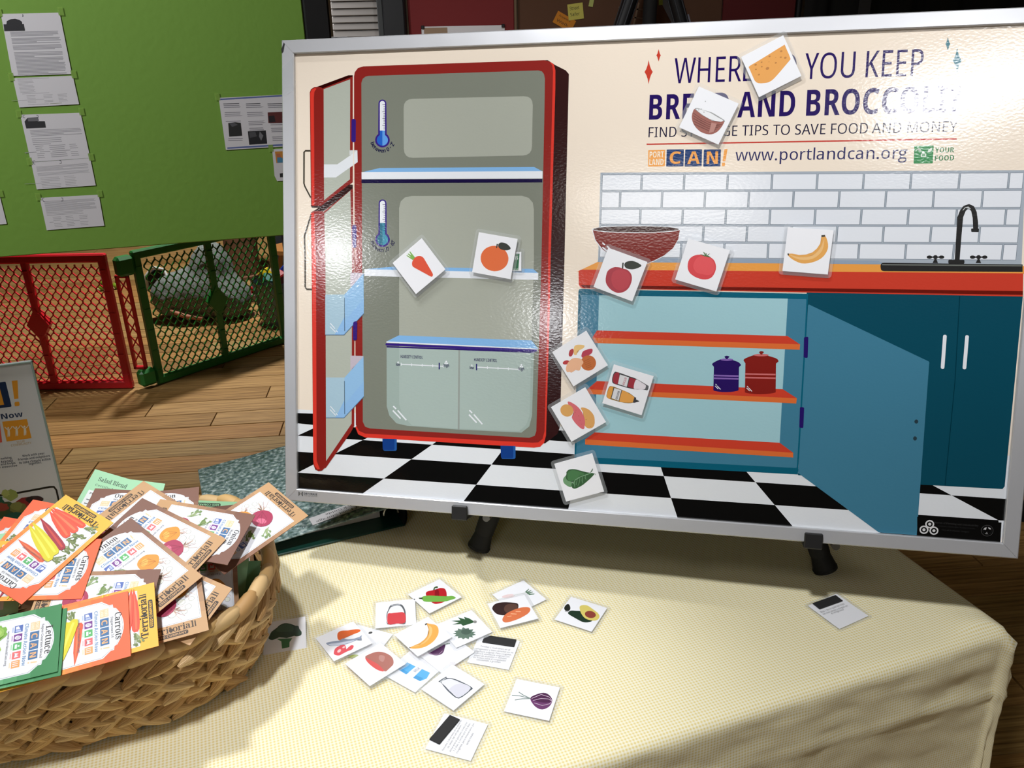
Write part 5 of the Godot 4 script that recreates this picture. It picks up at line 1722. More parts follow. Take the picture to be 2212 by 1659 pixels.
const ART_MARK = [[1315860,1,8050,401,8951,404,8957,174,8066,178],
[14474460,2,8240,327,8239,310,8231,294,8219,282,8204,274,8187,273,8170,278,8156,288,8147,302,8142,319,8144,336,8152,352,8164,364,8179,372,8196,373,8213,368,8227,358,8236,344],
[1315860,3,8224,326,8223,314,8218,303,8210,295,8200,290,8188,289,8177,293,8168,299,8161,309,8158,320,8160,332,8165,343,8173,351,8183,356,8195,357,8206,353,8215,347,8222,337],
[14474460,4,8208,324,8208,318,8205,313,8201,309,8196,306,8190,306,8184,307,8179,311,8176,316,8174,322,8175,328,8178,333,8182,337,8187,340,8193,340,8199,339,8204,335,8207,330],
[14474460,4,8183,255,8181,238,8174,222,8161,210,8146,203,8129,201,8112,206,8098,216,8089,230,8085,247,8086,265,8094,280,8106,293,8122,300,8139,301,8155,297,8169,287,8179,272],
[1315860,5,8167,254,8166,242,8161,232,8152,223,8142,218,8130,218,8119,221,8110,227,8103,237,8101,248,8102,260,8107,271,8115,279,8126,284,8137,285,8148,282,8157,275,8164,265],
[14474460,6,8151,253,8150,247,8148,241,8143,237,8138,234,8132,234,8126,235,8121,239,8118,244,8117,250,8117,256,8120,261,8124,266,8130,268,8135,269,8141,267,8146,264,8149,259],
[14474460,4,8291,253,8289,236,8282,220,8270,208,8254,201,8237,199,8221,204,8207,214,8197,228,8193,245,8195,262,8202,278,8214,290,8230,298,8247,299,8263,294,8277,284,8287,270],
[1315860,5,8275,252,8274,240,8269,230,8261,221,8250,216,8239,215,8228,219,8218,225,8212,235,8209,246,8210,258,8215,269,8223,277,8234,282,8245,283,8256,280,8266,273,8272,263],
[14474460,6,8259,251,8258,245,8256,239,8252,235,8246,232,8240,232,8235,233,8230,237,8226,242,8225,248,8226,254,8228,259,8232,263,8238,266,8244,266,8249,265,8254,261,8257,256],
[5658198,2,8873,302,8872,283,8866,265,8855,250,8840,239,8823,232,8804,230,8786,234,8770,243,8756,256,8747,273,8743,291,8744,310,8751,328,8762,343,8777,354,8794,361,8813,363,8831,359,8847,350,8860,337,8869,320],
[1315860,3,8870,302,8868,284,8862,267,8852,253,8838,242,8822,236,8804,234,8787,238,8772,246,8759,259,8751,274,8747,291,8748,309,8754,326,8765,340,8778,351,8795,357,8812,359,8829,355,8845,347,8857,334,8866,319],
[3815994,4,8855,300,8854,287,8850,274,8842,263,8831,255,8819,250,8805,249,8792,252,8781,258,8771,268,8765,279,8762,293,8762,306,8767,319,8775,330,8786,338,8798,343,8811,344,8824,341,8836,335,8846,325,8852,314],
[1315860,5,8853,300,8852,287,8847,275,8840,265,8830,257,8818,253,8806,252,8793,254,8782,260,8773,269,8767,280,8764,293,8765,306,8769,318,8777,328,8787,336,8799,340,8811,341,8824,339,8835,333,8844,324,8850,313],
[13684944,6,8766,307,8779,327,8800,337,8797,315,8793,303,8783,314],
[13684944,6,8815,338,8835,332,8848,319,8839,313,8821,320],
[11579568,6,8791,266,8816,267,8816,260,8792,259],
[9079434,6,8801,279,8811,280,8811,269,8802,268],
["Bureau of Planning and Sustainability",2,3815994,4,8238,332,8713,330,28],
["Innovation. Collaboration. Practical Solutions.",0,3026478,6,8278,302,8680,302,19],
["City of Portland, Oregon",2,3421236,2,8327,253,8620,253,22]]
const ART_MAKER = [[3028028,1,198,143,219,126,228,112,218,94,198,77,205,110],
[3028028,1,259,144,244,128,236,113,243,96,256,77,262,80,263,144],
[9078912,2,204,134,214,120,219,111,211,96,204,87,210,111],
[9078912,2,255,132,247,122,243,112,250,96,254,89],
["DRY ERASE",1,3028028,2,277,102,475,104,29],
["DESIGNS",0,5921884,2,277,82,475,84,12]]
const ART_SIGN = [[13158596,1,20,20,2140,20,2140,2980,20,2980],
[2109516,2,1570,2767,1571,2773,1573,2776,1576,2779,1581,2779,1798,2772,1803,2771,1806,2768,1808,2765,1808,2759,1807,2443,1806,2438,1804,2434,1801,2432,1796,2431,1575,2432,1570,2433,1567,2435,1565,2439,1565,2445],
[14193198,2,1878,2772,1944,2768,1905,2524,1856,2526],
[14193198,2,1847,2467,1849,2475,1853,2481,1858,2485,1865,2486,1889,2486,1896,2485,1901,2481,1903,2475,1903,2467,1901,2444,1899,2436,1895,2431,1890,2427,1883,2426,1857,2427,1850,2428,1846,2432,1843,2438,1844,2446],
[13654602,2,1433,2249,1632,2251,1600,1972,1409,1974],
[14193198,2,1658,2249,1944,2234,1944,1965,1652,1972],
[14274488,3,1719,2150,1715,2142,1709,2138,1703,2139,1699,2145,1698,2153,1702,2161,1708,2165,1714,2164,1718,2158],
[14274488,3,1696,2134,1719,2133,1714,2077,1703,2034,1694,2036,1698,2073,1685,2033,1676,2034,1688,2082],
[14274488,4,1669,2169,1684,2138,1702,2120,1708,2128,1691,2145,1677,2175],
[14274488,5,1756,2173,1732,2142,1707,2131,1709,2122,1736,2134,1762,2167],
[14274488,3,1811,2142,1807,2135,1801,2131,1795,2132,1791,2138,1791,2146,1794,2154,1800,2158,1807,2157,1811,2151],
[14274488,3,1788,2127,1811,2125,1806,2070,1795,2027,1786,2028,1790,2066,1777,2026,1768,2026,1780,2075],
[14274488,6,1761,2162,1776,2131,1794,2113,1800,2121,1783,2137,1769,2168],
[14274488,7,1849,2166,1824,2135,1799,2124,1801,2114,1829,2127,1855,2160],
[14274488,3,1906,2135,1902,2127,1896,2123,1890,2125,1886,2131,1886,2139,1889,2147,1895,2151,1902,2149,1906,2143],
[14274488,3,1883,2120,1906,2118,1902,2062,1890,2019,1881,2021,1886,2058,1873,2018,1863,2019,1876,2067],
[14274488,4,1856,2155,1871,2123,1890,2105,1895,2113,1878,2130,1864,2161],
[14274488,5,1944,2159,1919,2128,1894,2116,1897,2107,1924,2120,1950,2152],
[2105372,2,1069,1253,1629,1226,2017,1230,2058,1223,2074,1181,2068,806,2104,85,2128,88,2091,808,2097,1184,2073,1246,2019,1258,1631,1254,1072,1280],
[3820080,3,1597,978,1570,927,1505,904,1435,901,1371,918,1304,928,1252,966,1246,1016,1243,1059,1210,1126,1279,1150,1354,1145,1420,1148,1504,1143,1563,1094,1595,1036],
[2379836,4,1454,1159,1443,1127,1419,1100,1375,1108,1338,1095,1305,1117,1260,1131,1271,1171,1248,1205,1258,1240,1303,1248,1330,1279,1376,1276,1402,1238,1447,1227,1438,1190],
[9082448,5,1629,1208,1615,1181,1587,1166,1560,1153,1526,1141,1499,1167,1481,1191,1453,1214,1460,1245,1463,1279,1499,1288,1527,1300,1561,1312,1591,1291,1616,1268,1621,1238],
[10528864,6,1530,1259,1537,1235,1514,1232,1501,1212,1483,1221,1461,1219,1455,1241,1440,1256,1446,1278,1458,1293,1466,1313,1484,1320,1503,1320,1519,1308,1528,1292,1541,1278],
[8398888,6,1810,1034,1820,995,1782,974,1732,973,1681,964,1643,999,1603,1020,1564,1052,1580,1086,1582,1122,1620,1142,1663,1163,1721,1159,1771,1132,1815,1104,1810,1064],
[9059376,6,1491,1062,1483,1038,1452,1030,1426,1021,1394,1025,1358,1028,1346,1056,1331,1076,1341,1096,1339,1118,1356,1136,1383,1149,1419,1146,1445,1123,1482,1113,1475,1085],
[6974008,7,1719,995,1680,974,1660,948,1618,948,1577,927,1532,946,1519,986,1489,1013,1498,1045,1503,1078,1531,1102,1575,1098,1617,1119,1650,1087,1685,1065,1688,1031],
[8027204,8,1636,1044,1632,1024,1618,1008,1598,989,1566,992,1543,1010,1524,1028,1508,1049,1502,1074,1524,1090,1535,1113,1565,1113,1592,1115,1620,1107,1637,1086,1653,1064],
[3813936,8,1905,1073,1870,1059,1850,1045,1822,1037,1788,1039,1755,1051,1733,1071,1713,1093,1697,1119,1701,1147,1742,1154,1775,1161,1812,1158,1852,1150,1887,1129,1911,1101],
[2892838,9,1789,1114,1787,1096,1771,1088,1758,1074,1742,1084,1723,1081,1715,1098,1706,1114,1709,1131,1718,1145,1728,1159,1744,1158,1757,1158,1774,1158,1784,1146,1796,1131],
[4335660,10,1879,1079,1880,1060,1866,1048,1850,1039,1830,1038,1813,1049,1800,1062,1794,1079,1792,1098,1804,1112,1813,1128,1830,1136,1848,1128,1871,1132,1883,1114,1894,1096],
[2117700,8,1667,887,1660,867,1621,859,1574,863,1529,870,1481,880,1420,897,1423,924,1392,951,1428,963,1464,970,1502,975,1551,978,1603,958,1647,935,1669,910],
["N",1,14193198,3,1578,2471,1728,2472,255],
["Climate Action Now",1,2109516,2,784,2301,1910,2276,78],
["YOUR",0,11571280,3,1760,1925,1857,1926,31],
["COMMUNITY",0,11571280,2,1689,1894,1928,1887,31],
["Work with your",1,3160136,2,1786,1717,2049,1704,42],
["friends and neighbors",1,3160136,2,1727,1675,2104,1657,42],
["to take climate action",1,3160136,2,1730,1636,2103,1621,37],
["together.",1,3160136,2,1836,1591,1991,1585,43],
["biking, walking,",1,3160136,2,1416,1739,1668,1721,39],
["and transit",1,3160136,2,1442,1695,1668,1683,39],
["saves and helps",1,3160136,2,1411,1658,1689,1640,39],
["daily exercise",1,3160136,2,1408,1619,1702,1601,39]]
const CARD_DATA = [["cheese","board","white laminated card with a cheese wedge, overlapping the word WHERE",[0.89424,0.44385,0.05779,-0.39764,0.84706,-0.35265,-0.20548,0.29237,0.93397,0.29684,1.38350,-1.01819],[[15114314,1,-210,116,-177,120,-130,122,-69,126,21,134,126,144,202,150,228,152,226,150,222,134,225,90,225,32,223,-12,221,-28,216,-30,199,-37,160,-57,108,-81,59,-104,16,-123,-24,-139,-60,-149,-91,-150,-118,-143,-144,-133,-170,-122,-196,-106,-214,-86,-222,-61,-224,-31,-223,-1,-223,32,-222,66,-220,92,-222,106,-223,112],
[12154671,2,-131,96,-134,90,-141,87,-149,88,-156,93,-158,100,-155,106,-148,109,-139,108,-133,103],
[12154671,2,-64,91,-67,87,-72,85,-78,86,-82,89,-84,94,-82,98,-77,100,-71,99,-66,96],
[12154671,2,41,109,38,104,32,102,25,103,20,107,18,112,21,117,27,120,34,119,39,115],
[12154671,2,178,101,175,94,168,91,159,93,153,97,151,104,154,110,161,113,169,112,176,107],
[12154671,2,146,41,143,36,137,34,130,35,125,39,123,44,126,49,132,52,139,51,144,47],
[12154671,2,191,13,187,6,180,3,171,4,164,10,162,17,165,23,173,26,181,25,188,20],
[12154671,2,73,11,70,6,64,3,57,4,52,8,50,14,53,19,58,21,65,20,71,16],
[12154671,2,-24,-4,-29,-13,-39,-17,-51,-15,-60,-9,-63,1,-59,10,-49,14,-37,12,-28,6],
[12154671,2,-82,45,-85,41,-90,38,-96,39,-100,43,-102,47,-100,52,-95,54,-89,53,-84,50],
[12154671,2,-151,47,-153,43,-158,41,-164,42,-169,45,-171,50,-169,54,-163,57,-157,56,-153,52],
[12154671,2,-143,-22,-145,-27,-151,-29,-158,-29,-164,-25,-166,-19,-163,-14,-157,-11,-150,-12,-145,-16],
[12154671,2,4,57,3,55,1,54,-2,54,-4,56,-5,58,-4,60,-2,62,1,61,4,59],
[12154671,2,89,66,88,63,86,62,83,63,80,64,79,67,81,69,83,70,86,70,88,68]],[0.0508,0.0508],[]],
["rice","board","white laminated card with a brown bowl of rice, overlapping the word BREAD",[0.87667,-0.36920,0.30845,0.43500,0.88216,-0.18045,-0.20548,0.29237,0.93397,0.22896,1.33092,-1.01666],[[10132636,1,-182,10,-179,17,-170,23,-157,28,-139,30,-118,30,-91,32,-57,36,-19,42,18,45,50,43,81,38,110,33,142,30,173,27,193,21,201,13,199,2,184,-8,151,-19,104,-29,59,-35,17,-37,-23,-34,-60,-30,-93,-24,-123,-17,-147,-10,-165,-3,-177,4],
[15330028,2,-163,6,-167,13,-156,18,-135,23,-102,28,-59,33,-16,36,27,33,70,27,106,22,135,20,157,20,171,17,177,10,174,0,160,-9,133,-17,94,-25,55,-29,19,-30,-17,-27,-54,-23,-96,-14,-137,-3],
[10115664,3,-187,1,-182,4,-173,1,-155,-4,-122,-12,-81,-23,-40,-31,-5,-35,28,-37,59,-37,88,-35,115,-31,139,-24,161,-10,180,8,193,12,198,-7,197,-40,192,-72,186,-98,176,-123,162,-145,145,-164,124,-180,99,-191,68,-199,32,-203,-2,-202,-36,-194,-68,-182,-97,-167,-122,-150,-144,-129,-160,-109,-172,-91,-179,-72,-184,-54,-187,-33,-189,-13],
[7289396,4,-180,-46,-73,-66,37,-71,119,-60,188,-36,185,-29,117,-54,36,-65,-72,-60,-179,-39],
[7289396,5,-164,-73,-56,-89,48,-93,123,-81,177,-59,174,-53,121,-74,47,-86,-56,-83,-163,-66],
[7289396,6,-149,-100,-40,-112,59,-115,128,-101,166,-82,163,-76,126,-95,58,-108,-39,-105,-148,-94],
[7289396,7,-133,-127,-23,-135,70,-136,133,-122,155,-105,151,-100,130,-115,69,-129,-23,-128,-133,-121],
[7289396,8,-117,-154,-7,-158,81,-158,138,-142,145,-128,139,-125,134,-136,80,-151,-7,-151,-117,-148],
[11894902,9,66,-60,127,-48,137,-142,93,-180],
[12106428,1,-100,132,-100,126,-105,122,-112,124,-115,130,-112,135,-105,137],
[12106428,3,-104,36,-104,29,-109,25,-116,27,-119,33,-116,39,-109,40],
[12106428,4,-60,17,-60,10,-66,6,-73,8,-76,14,-73,20,-66,21],
[12106428,4,-128,16,-128,10,-133,6,-140,8,-143,14,-140,19,-133,21],
[12106428,3,159,30,159,24,153,20,147,22,144,27,147,33,153,34]],[0.0508,0.0508],[]],
["carrot","board","white laminated card with an orange carrot on the printed fridge shelf",[0.58984,-0.72453,0.35658,0.78094,0.62416,-0.02358,-0.20548,0.29237,0.93397,-0.12474,1.14997,-1.03783],[[8171596,1,-212,-48,-205,-33,-115,4,-112,-15],
[8171596,2,-216,-19,-211,-6,-120,26,-111,-5],
[8171596,3,-225,17,-217,28,-116,31,-109,-1],
[14502956,4,-89,-45,-97,-36,-103,-26,-108,-13,-113,3,-118,23,-118,42,-114,60,-105,77,-94,92,-83,103,-69,111,-53,116,-34,117,-13,114,12,110,44,107,79,103,112,99,142,96,169,92,191,88,203,82,209,75,212,67,214,61,212,53,202,45,179,33,148,20,114,5,77,-12,37,-30,4,-45,-19,-55,-36,-62,-51,-65,-65,-62,-79,-54]],[0.0508,0.0508],[]],
["orange","board","white laminated card with an orange and a dark leaf",[0.95979,-0.12633,0.25070,0.19128,0.94792,-0.25466,-0.20548,0.29237,0.93397,-0.02640,1.16638,-1.02134],[[14706735,1,184,-28,181,-61,171,-93,153,-122,128,-148,99,-169,65,-183,28,-192,-10,-193,-47,-188,-82,-176,-113,-157,-139,-133,-159,-105,-172,-74,-177,-41,-174,-8,-163,24,-145,53,-120,79,-90,99,-56,114,-20,122,18,123,55,118,90,105,121,87,146,63,166,36,179,5],
[2763814,2,20,139,24,152,34,165,48,174,67,178,89,178,109,176,127,171,143,163,157,154,171,144,183,132,187,122,181,111,167,102,150,94,131,90,110,88,90,88,73,90,57,95,44,101,32,112,23,126],
[2763814,2,-1,149,18,149,12,96,1,96]],[0.0508,0.0508],[]],
["green","board","green printed card edge showing from behind the orange card",[0.97853,0.04598,0.20089,0.01579,0.95520,-0.29554,-0.20548,0.29237,0.93397,-0.00815,1.15916,-1.01860],[[2059074,1,-144,101,132,97,116,-110,-145,-100],
["FRESH EATS",1,15002852,2,-110,26,113,24,40],
["Portland",0,13952212,2,-15,-100,110,-106,23]],[0.0310,0.0235],[]],
["apple","board","white laminated card with a dark red apple in front of the printed bowl",[0.91202,-0.28893,0.29110,0.35496,0.91161,-0.20728,-0.20548,0.29237,0.93397,0.12740,1.15021,-0.98244],[[11021372,1,-149,-109,-156,-79,-161,-45,-160,-15,-149,10,-131,33,-111,51,-91,64,-68,71,-47,77,-30,79,-15,78,1,77,20,80,40,84,60,83,82,76,103,65,122,51,136,34,147,14,155,-10,160,-40,161,-75,158,-106,150,-132,138,-154,123,-174,103,-192,79,-207,54,-218,25,-221,-5,-219,-34,-213,-63,-202,-90,-186,-113,-169,-129,-151,-140,-132],
[12072516,2,-84,-85,-91,-57,-94,-28,-91,-2,-78,20,-59,39,-38,53,-17,62,7,66,30,66,55,62,79,55,100,43,116,27,128,6,136,-17,140,-44,142,-74,138,-101,128,-126,113,-148,95,-166,75,-177,52,-183,28,-184,5,-179,-18,-169,-39,-154,-57,-134,-72,-110],
[2895404,2,-28,142,-11,148,8,80,-8,76],
[2501670,3,3,129,2,142,6,156,15,169,31,182,52,194,75,203,99,207,124,207,147,205,171,201,192,196,203,186,197,172,180,154,161,138,143,124,122,112,101,104,79,99,56,96,36,98,21,106,10,117]],[0.0508,0.0508],[]],
["tomato","board","white laminated card with a red tomato on the printed countertop",[0.93310,-0.22925,0.27705,0.29512,0.92842,-0.22571,-0.20548,0.29237,0.93397,0.22300,1.16496,-0.96602],[[14040132,1,-160,-65,-167,-35,-170,-3,-166,26,-154,50,-136,71,-116,87,-95,99,-71,108,-44,114,-10,117,27,118,60,114,87,106,110,94,129,77,146,53,160,25,167,-5,168,-38,163,-73,153,-102,137,-124,115,-141,89,-153,58,-161,23,-164,-12,-162,-47,-156,-80,-146,-109,-132,-131,-113,-148,-91],
[14699602,2,-96,-47,-101,-16,-99,18,-92,48,-79,69,-62,86,-39,98,-7,106,30,108,63,104,91,89,116,67,134,43,147,19,153,-8,153,-32,146,-54,133,-75,115,-90,88,-99,57,-102,27,-104,1,-106,-22,-107,-44,-101,-64,-88,-83,-70],
[3959346,3,-67,115,-22,119,9,111,0,103],
[3959346,4,-38,150,-23,149,13,115,2,107],
[3959346,5,-8,147,4,145,19,114,6,110],
[3959346,6,44,156,28,140,12,112,22,109],
[3959346,7,70,112,40,123,8,113,18,107]],[0.0508,0.0508],[]],
["banana","board","white laminated card with a yellow banana against the printed wall tiles",[0.97330,-0.03873,0.22625,0.10232,0.95552,-0.27661,-0.20548,0.29237,0.93397,0.34004,1.18509,-0.94657],[[14918734,1,128,181,139,190,155,192,171,184,187,160,202,126,213,92,217,64,216,36,209,8,197,-20,180,-49,158,-74,130,-96,96,-115,61,-130,24,-141,-14,-148,-52,-149,-91,-140,-130,-125,-162,-109,-188,-92,-208,-75,-217,-60,-210,-52,-192,-47,-170,-45,-146,-48,-118,-53,-87,-55,-50,-51,-10,-42,25,-30,54,-12,78,11,98,36,114,64,126,94,133,122,133,146,128,166],
[15448952,2,-208,-55,-186,-59,-136,-72,-84,-79,-38,-76,10,-67,51,-52,83,-28,108,2,128,33,142,65,150,98,156,124,161,142,163,154,164,148,166,115,167,64,158,16,136,-23,105,-59,67,-86,21,-102,-31,-109,-81,-108,-134,-93,-185,-70],
[3814182,2,127,190,167,196,170,175,130,167],
[3814182,3,-223,-49,-205,-45,-202,-67,-216,-70]],[0.0508,0.0508],[]],
["nuts","board","white laminated card with nuts and dried fruit, beside the printed fridge edge",[0.83315,0.55295,0.01020,-0.51346,0.78023,-0.35721,-0.20548,0.29237,0.93397,0.07800,1.04885,-0.96158],[[15319162,1,32,170,50,169,69,162,87,152,106,139,124,124,134,112,134,102,126,95,115,90,103,88,87,89,71,90,54,94,36,99,21,99,9,88,0,72,-8,62,-19,64,-29,72,-34,83,-30,97,-21,114,-10,130,2,146,16,161],
[11545652,2,-88,122,-78,134,-65,146,-51,155,-35,157,-19,156,-8,151,-7,140,-12,127,-20,114,-34,101,-52,89,-68,82,-80,82,-89,87,-95,93,-96,101,-94,112],
[11808840,1,32,15,42,29,59,44,76,54,92,57,108,55,124,51,141,48,158,44,172,39,184,33,193,26,197,17,193,6,183,-6,171,-16,157,-21,141,-23,122,-24,97,-24,69,-22,48,-17,36,-9,31,2],
[12070964,1,-130,38,-134,32,-140,28,-148,25,-158,23,-168,24,-180,26,-190,31,-200,36,-207,43,-212,50,-215,57,-214,64,-211,69,-205,74,-197,77,-187,78,-176,78,-165,75,-154,71,-145,66,-137,59,-132,52,-130,45],
[12609064,2,144,-152,128,-171,107,-185,84,-194,59,-197,34,-193,11,-183,-8,-167,-23,-147,-32,-123,-34,-98,-30,-74,-20,-51,-4,-31,17,-17,40,-8,65,-6,90,-10,113,-20,132,-36,147,-56,156,-79,158,-104,154,-129],
[9850908,3,23,-60,107,-68,107,-62,23,-54],
[9850908,3,18,-82,99,-91,99,-86,19,-76],
[9850908,3,13,-103,90,-115,91,-109,14,-97],
[9850908,3,9,-125,82,-139,83,-133,10,-119],
[9850908,3,4,-146,74,-162,75,-157,5,-140],
[15447182,4,-220,-19,-207,-3,-189,14,-170,28,-147,39,-122,47,-99,51,-78,51,-59,46,-40,37,-22,24,-4,8,8,-9,15,-28,17,-47,14,-63,3,-72,-12,-77,-26,-82,-35,-89,-41,-95,-49,-101,-60,-110,-73,-120,-85,-123,-96,-115,-107,-101,-121,-91,-140,-90,-162,-93,-179,-94,-188,-88,-193,-79,-198,-71,-208,-68,-218,-65,-225,-60,-227,-49,-226,-34]],[0.0508,0.0508],[]],
["bottles","board","white laminated card with ketchup and mustard bottles on the printed middle shelf",[0.93737,-0.21550,0.27368,0.28129,0.93171,-0.22978,-0.20548,0.29237,0.93397,0.13602,1.01563,-0.93841],[[3815996,1,-226,116,-226,132,-224,146,-219,157,-216,165,-210,171,-190,173,-143,173,-82,169,-28,166,6,166,32,165,65,161,114,150,169,136,210,125,227,121,231,120,232,114,235,99,236,80,232,66,225,62,212,64,190,62,155,52,109,37,57,26,-8,22,-78,21,-135,21,-168,21,-186,22,-200,26,-210,36,-216,49,-221,64,-224,81,-226,99],
[10233396,2,-217,109,-217,125,-215,141,-208,154,-194,166,-174,174,-159,166,-147,128,-140,74,-139,35,-151,23,-170,26,-187,33,-198,41,-206,53,-212,67,-216,80,-217,94],
[14342876,3,-146,155,-29,153,-22,31,-137,35],
[10233396,2,-19,153,59,154,65,36,-13,34],
[14867682,3,60,150,78,156,103,148,129,139,154,133,180,126,198,116,204,100,203,81,194,65,176,57,152,52,127,48,104,40,81,32,65,38,56,71,54,117],
[5921888,4,200,110,200,115,202,119,205,121,210,121,217,121,222,120,225,118,228,114,229,109,230,78,230,73,228,70,224,68,220,67,213,68,208,68,205,71,202,74,201,79],
[9071148,1,-232,-127,-235,-97,-235,-61,-231,-33,-221,-20,-205,-15,-183,-13,-151,-15,-111,-19,-73,-24,-39,-26,-6,-28,26,-32,58,-42,90,-54,113,-64,124,-71,128,-76,128,-84,128,-99,123,-118,109,-134,84,-148,50,-160,8,-169,-45,-174,-105,-176,-154,-177,-185,-176,-204,-173,-218,-167,-227,-158,-231,-145],
[14522942,2,-228,-126,-230,-97,-229,-63,-225,-38,-212,-21,-195,-13,-182,-23,-175,-65,-172,-125,-174,-168,-185,-179,-202,-173,-215,-163,-222,-155,-226,-143],
[14342876,2,-165,-27,-70,-28,-66,-164,-164,-160],
[14852170,3,-64,-30,-39,-23,-5,-31,29,-41,60,-49,90,-59,110,-72,119,-90,118,-110,108,-128,83,-142,49,-153,16,-161,-14,-168,-42,-172,-62,-161,-71,-122,-73,-68],
[3815996,3,-172,-25,-164,-25,-162,-163,-170,-162],
[3815996,4,-73,-26,-65,-27,-61,-165,-68,-165],
[3815996,4,104,-62,128,-63,130,-84,177,-94,172,-100,127,-114,123,-133,105,-135],
["KETCHUP",1,12083308,4,-80,136,-84,39,28],
["MUSTARD",1,5921376,5,-112,-50,-114,-155,26]],[0.0508,0.0508],[]],
["potato","board","white laminated card with a sweet potato and two potatoes",[0.84332,0.53713,0.01739,-0.49658,0.79121,-0.35693,-0.20548,0.29237,0.93397,0.07555,0.98143,-0.94101],[[14393948,1,68,53,78,58,92,53,106,42,121,27,137,8,149,-15,158,-42,163,-72,164,-101,159,-127,149,-151,137,-173,124,-194,108,-211,91,-224,72,-229,53,-228,36,-223,22,-214,11,-201,3,-185,0,-167,1,-146,8,-122,24,-93,46,-62,62,-32,67,1,66,32],
[14051952,2,-28,207,-18,202,-6,189,6,171,20,147,34,118,45,88,52,58,55,26,55,-6,52,-39,45,-74,35,-104,22,-129,6,-151,-8,-167,-18,-180,-26,-189,-34,-191,-43,-188,-53,-180,-62,-165,-72,-140,-81,-109,-88,-78,-92,-46,-94,-14,-90,11,-76,23,-56,28,-40,38,-33,59,-31,85,-31,110,-34,132,-41,154,-43,172,-41,188,-36,202],
[14328410,3,-51,49,-69,40,-89,37,-110,39,-130,46,-148,58,-163,74,-173,93,-178,114,-178,135,-172,155,-162,173,-147,186,-128,195,-108,199,-87,197,-67,189,-49,177,-35,161,-25,142,-19,121,-20,100,-25,80,-36,63],
[10117184,4,-10,43,-14,42,-20,45,-21,49,-17,50,-12,46],
[10117184,3,0,-18,-4,-19,-10,-15,-11,-12,-7,-11,-1,-14],
[10117184,3,-13,-77,-17,-77,-23,-74,-24,-70,-20,-70,-14,-73],
[10117184,3,8,60,4,59,-2,63,-3,66,1,67,7,64],
[10117184,2,64,-208,59,-209,54,-205,52,-202,56,-201,62,-204],
[10117184,3,58,-106,54,-107,48,-103,47,-100,51,-99,57,-102],
[10117184,3,-21,-127,-25,-128,-31,-124,-32,-121,-28,-120,-22,-124]],[0.0508,0.0508],[]],
["spinach","board","white laminated card with a green spinach leaf on the printed checkered floor",[0.93659,0.33555,0.10101,-0.28386,0.89550,-0.34278,-0.20548,0.29237,0.93397,0.07578,0.90459,-0.91691],[[7314032,1,-204,29,-201,37,-195,43,-187,50,-174,60,-157,70,-143,75,-132,75,-124,70,-117,57,-109,32,-103,-1,-102,-30,-108,-54,-119,-75,-131,-88,-141,-90,-153,-85,-164,-76,-176,-65,-189,-49,-198,-36,-205,-25,-208,-16,-210,-6,-210,5,-208,18],
[3694652,2,-140,85,-138,94,-138,102,-135,109,-125,118,-113,126,-99,131,-83,132,-65,130,-48,126,-32,121,-15,115,3,106,24,93,46,78,68,64,91,53,113,41,136,31,161,20,187,10,201,0,200,-10,187,-19,168,-30,141,-46,108,-63,76,-78,49,-90,25,-101,-2,-109,-34,-117,-68,-123,-95,-124,-112,-117,-122,-105,-127,-92,-126,-77,-120,-61,-113,-48,-104,-40,-93,-34,-91,-28,-105,-21,-128,-12,-146,-3,-156,10,-163,24,-164,39,-159,55,-148,71],
[4946508,3,-130,82,-122,95,-112,104,-100,110,-85,114,-67,115,-47,112,-26,104,-2,92,20,78,46,60,72,40,82,24,64,19,31,18,1,15,-20,7,-37,-4,-55,-12,-73,-16,-91,-17,-108,-16,-124,-10,-138,-1,-146,13,-145,35,-138,60],
[8827016,4,-97,-60,-54,-20,3,0,77,6,162,11,162,20,77,14,2,8,-58,-13,-103,-54],
[7314032,5,-65,-19,-87,-55,-93,-107,-87,-107,-81,-57,-60,-21],
[7314032,6,-24,-4,-47,-44,-69,-80,-63,-83,-42,-47,-19,-6],
[7314032,7,6,-7,-13,-53,-47,-96,-43,-100,-8,-56,12,-9],
[7314032,5,40,0,20,-48,24,-86,30,-85,26,-49,45,-2],
[7314032,5,84,9,69,-25,77,-49,83,-47,75,-25,90,6],
[4942416,3,161,21,187,35,206,62,200,66,182,41,158,27],
[8030844,3,197,-2,209,-10,216,-27,221,-25,214,-7,200,3]],[0.0508,0.0508],[]],
["broccoli","table","white card with dark green broccoli beside the woven basket",[0.97249,0.00000,-0.23295,-0.23008,0.15643,-0.96052,0.03644,0.98769,0.15213,-0.29190,0.74700,-0.81477],[[4160080,1,-100,-33,90,-67,56,-121,53,-200,-34,-202,-42,-88],
[3099196,2,-193,-9,-193,4,-188,19,-181,35,-175,54,-168,74,-158,92,-143,105,-126,115,-108,127,-92,145,-76,164,-59,179,-39,189,-19,195,2,196,27,191,52,180,74,169,89,156,102,142,115,130,133,124,151,121,166,112,172,95,173,73,176,53,184,39,194,28,201,14,203,-4,202,-24,196,-40,182,-48,164,-51,145,-50,129,-44,113,-34,95,-29,73,-35,49,-46,25,-50,1,-41,-22,-26,-45,-16,-66,-18,-86,-25,-105,-32,-122,-38,-139,-43,-154,-43,-170,-35,-184,-23],
[4481103,3,-102,94,-100,114,-86,138,-68,157,-47,171,-23,180,2,183,28,177,53,166,74,153,89,138,99,122,105,104,107,81,104,57,95,42,75,43,49,53,24,61,3,61,-16,59,-36,61,-62,68,-88,79]],[0.0508,0.0508],[]],
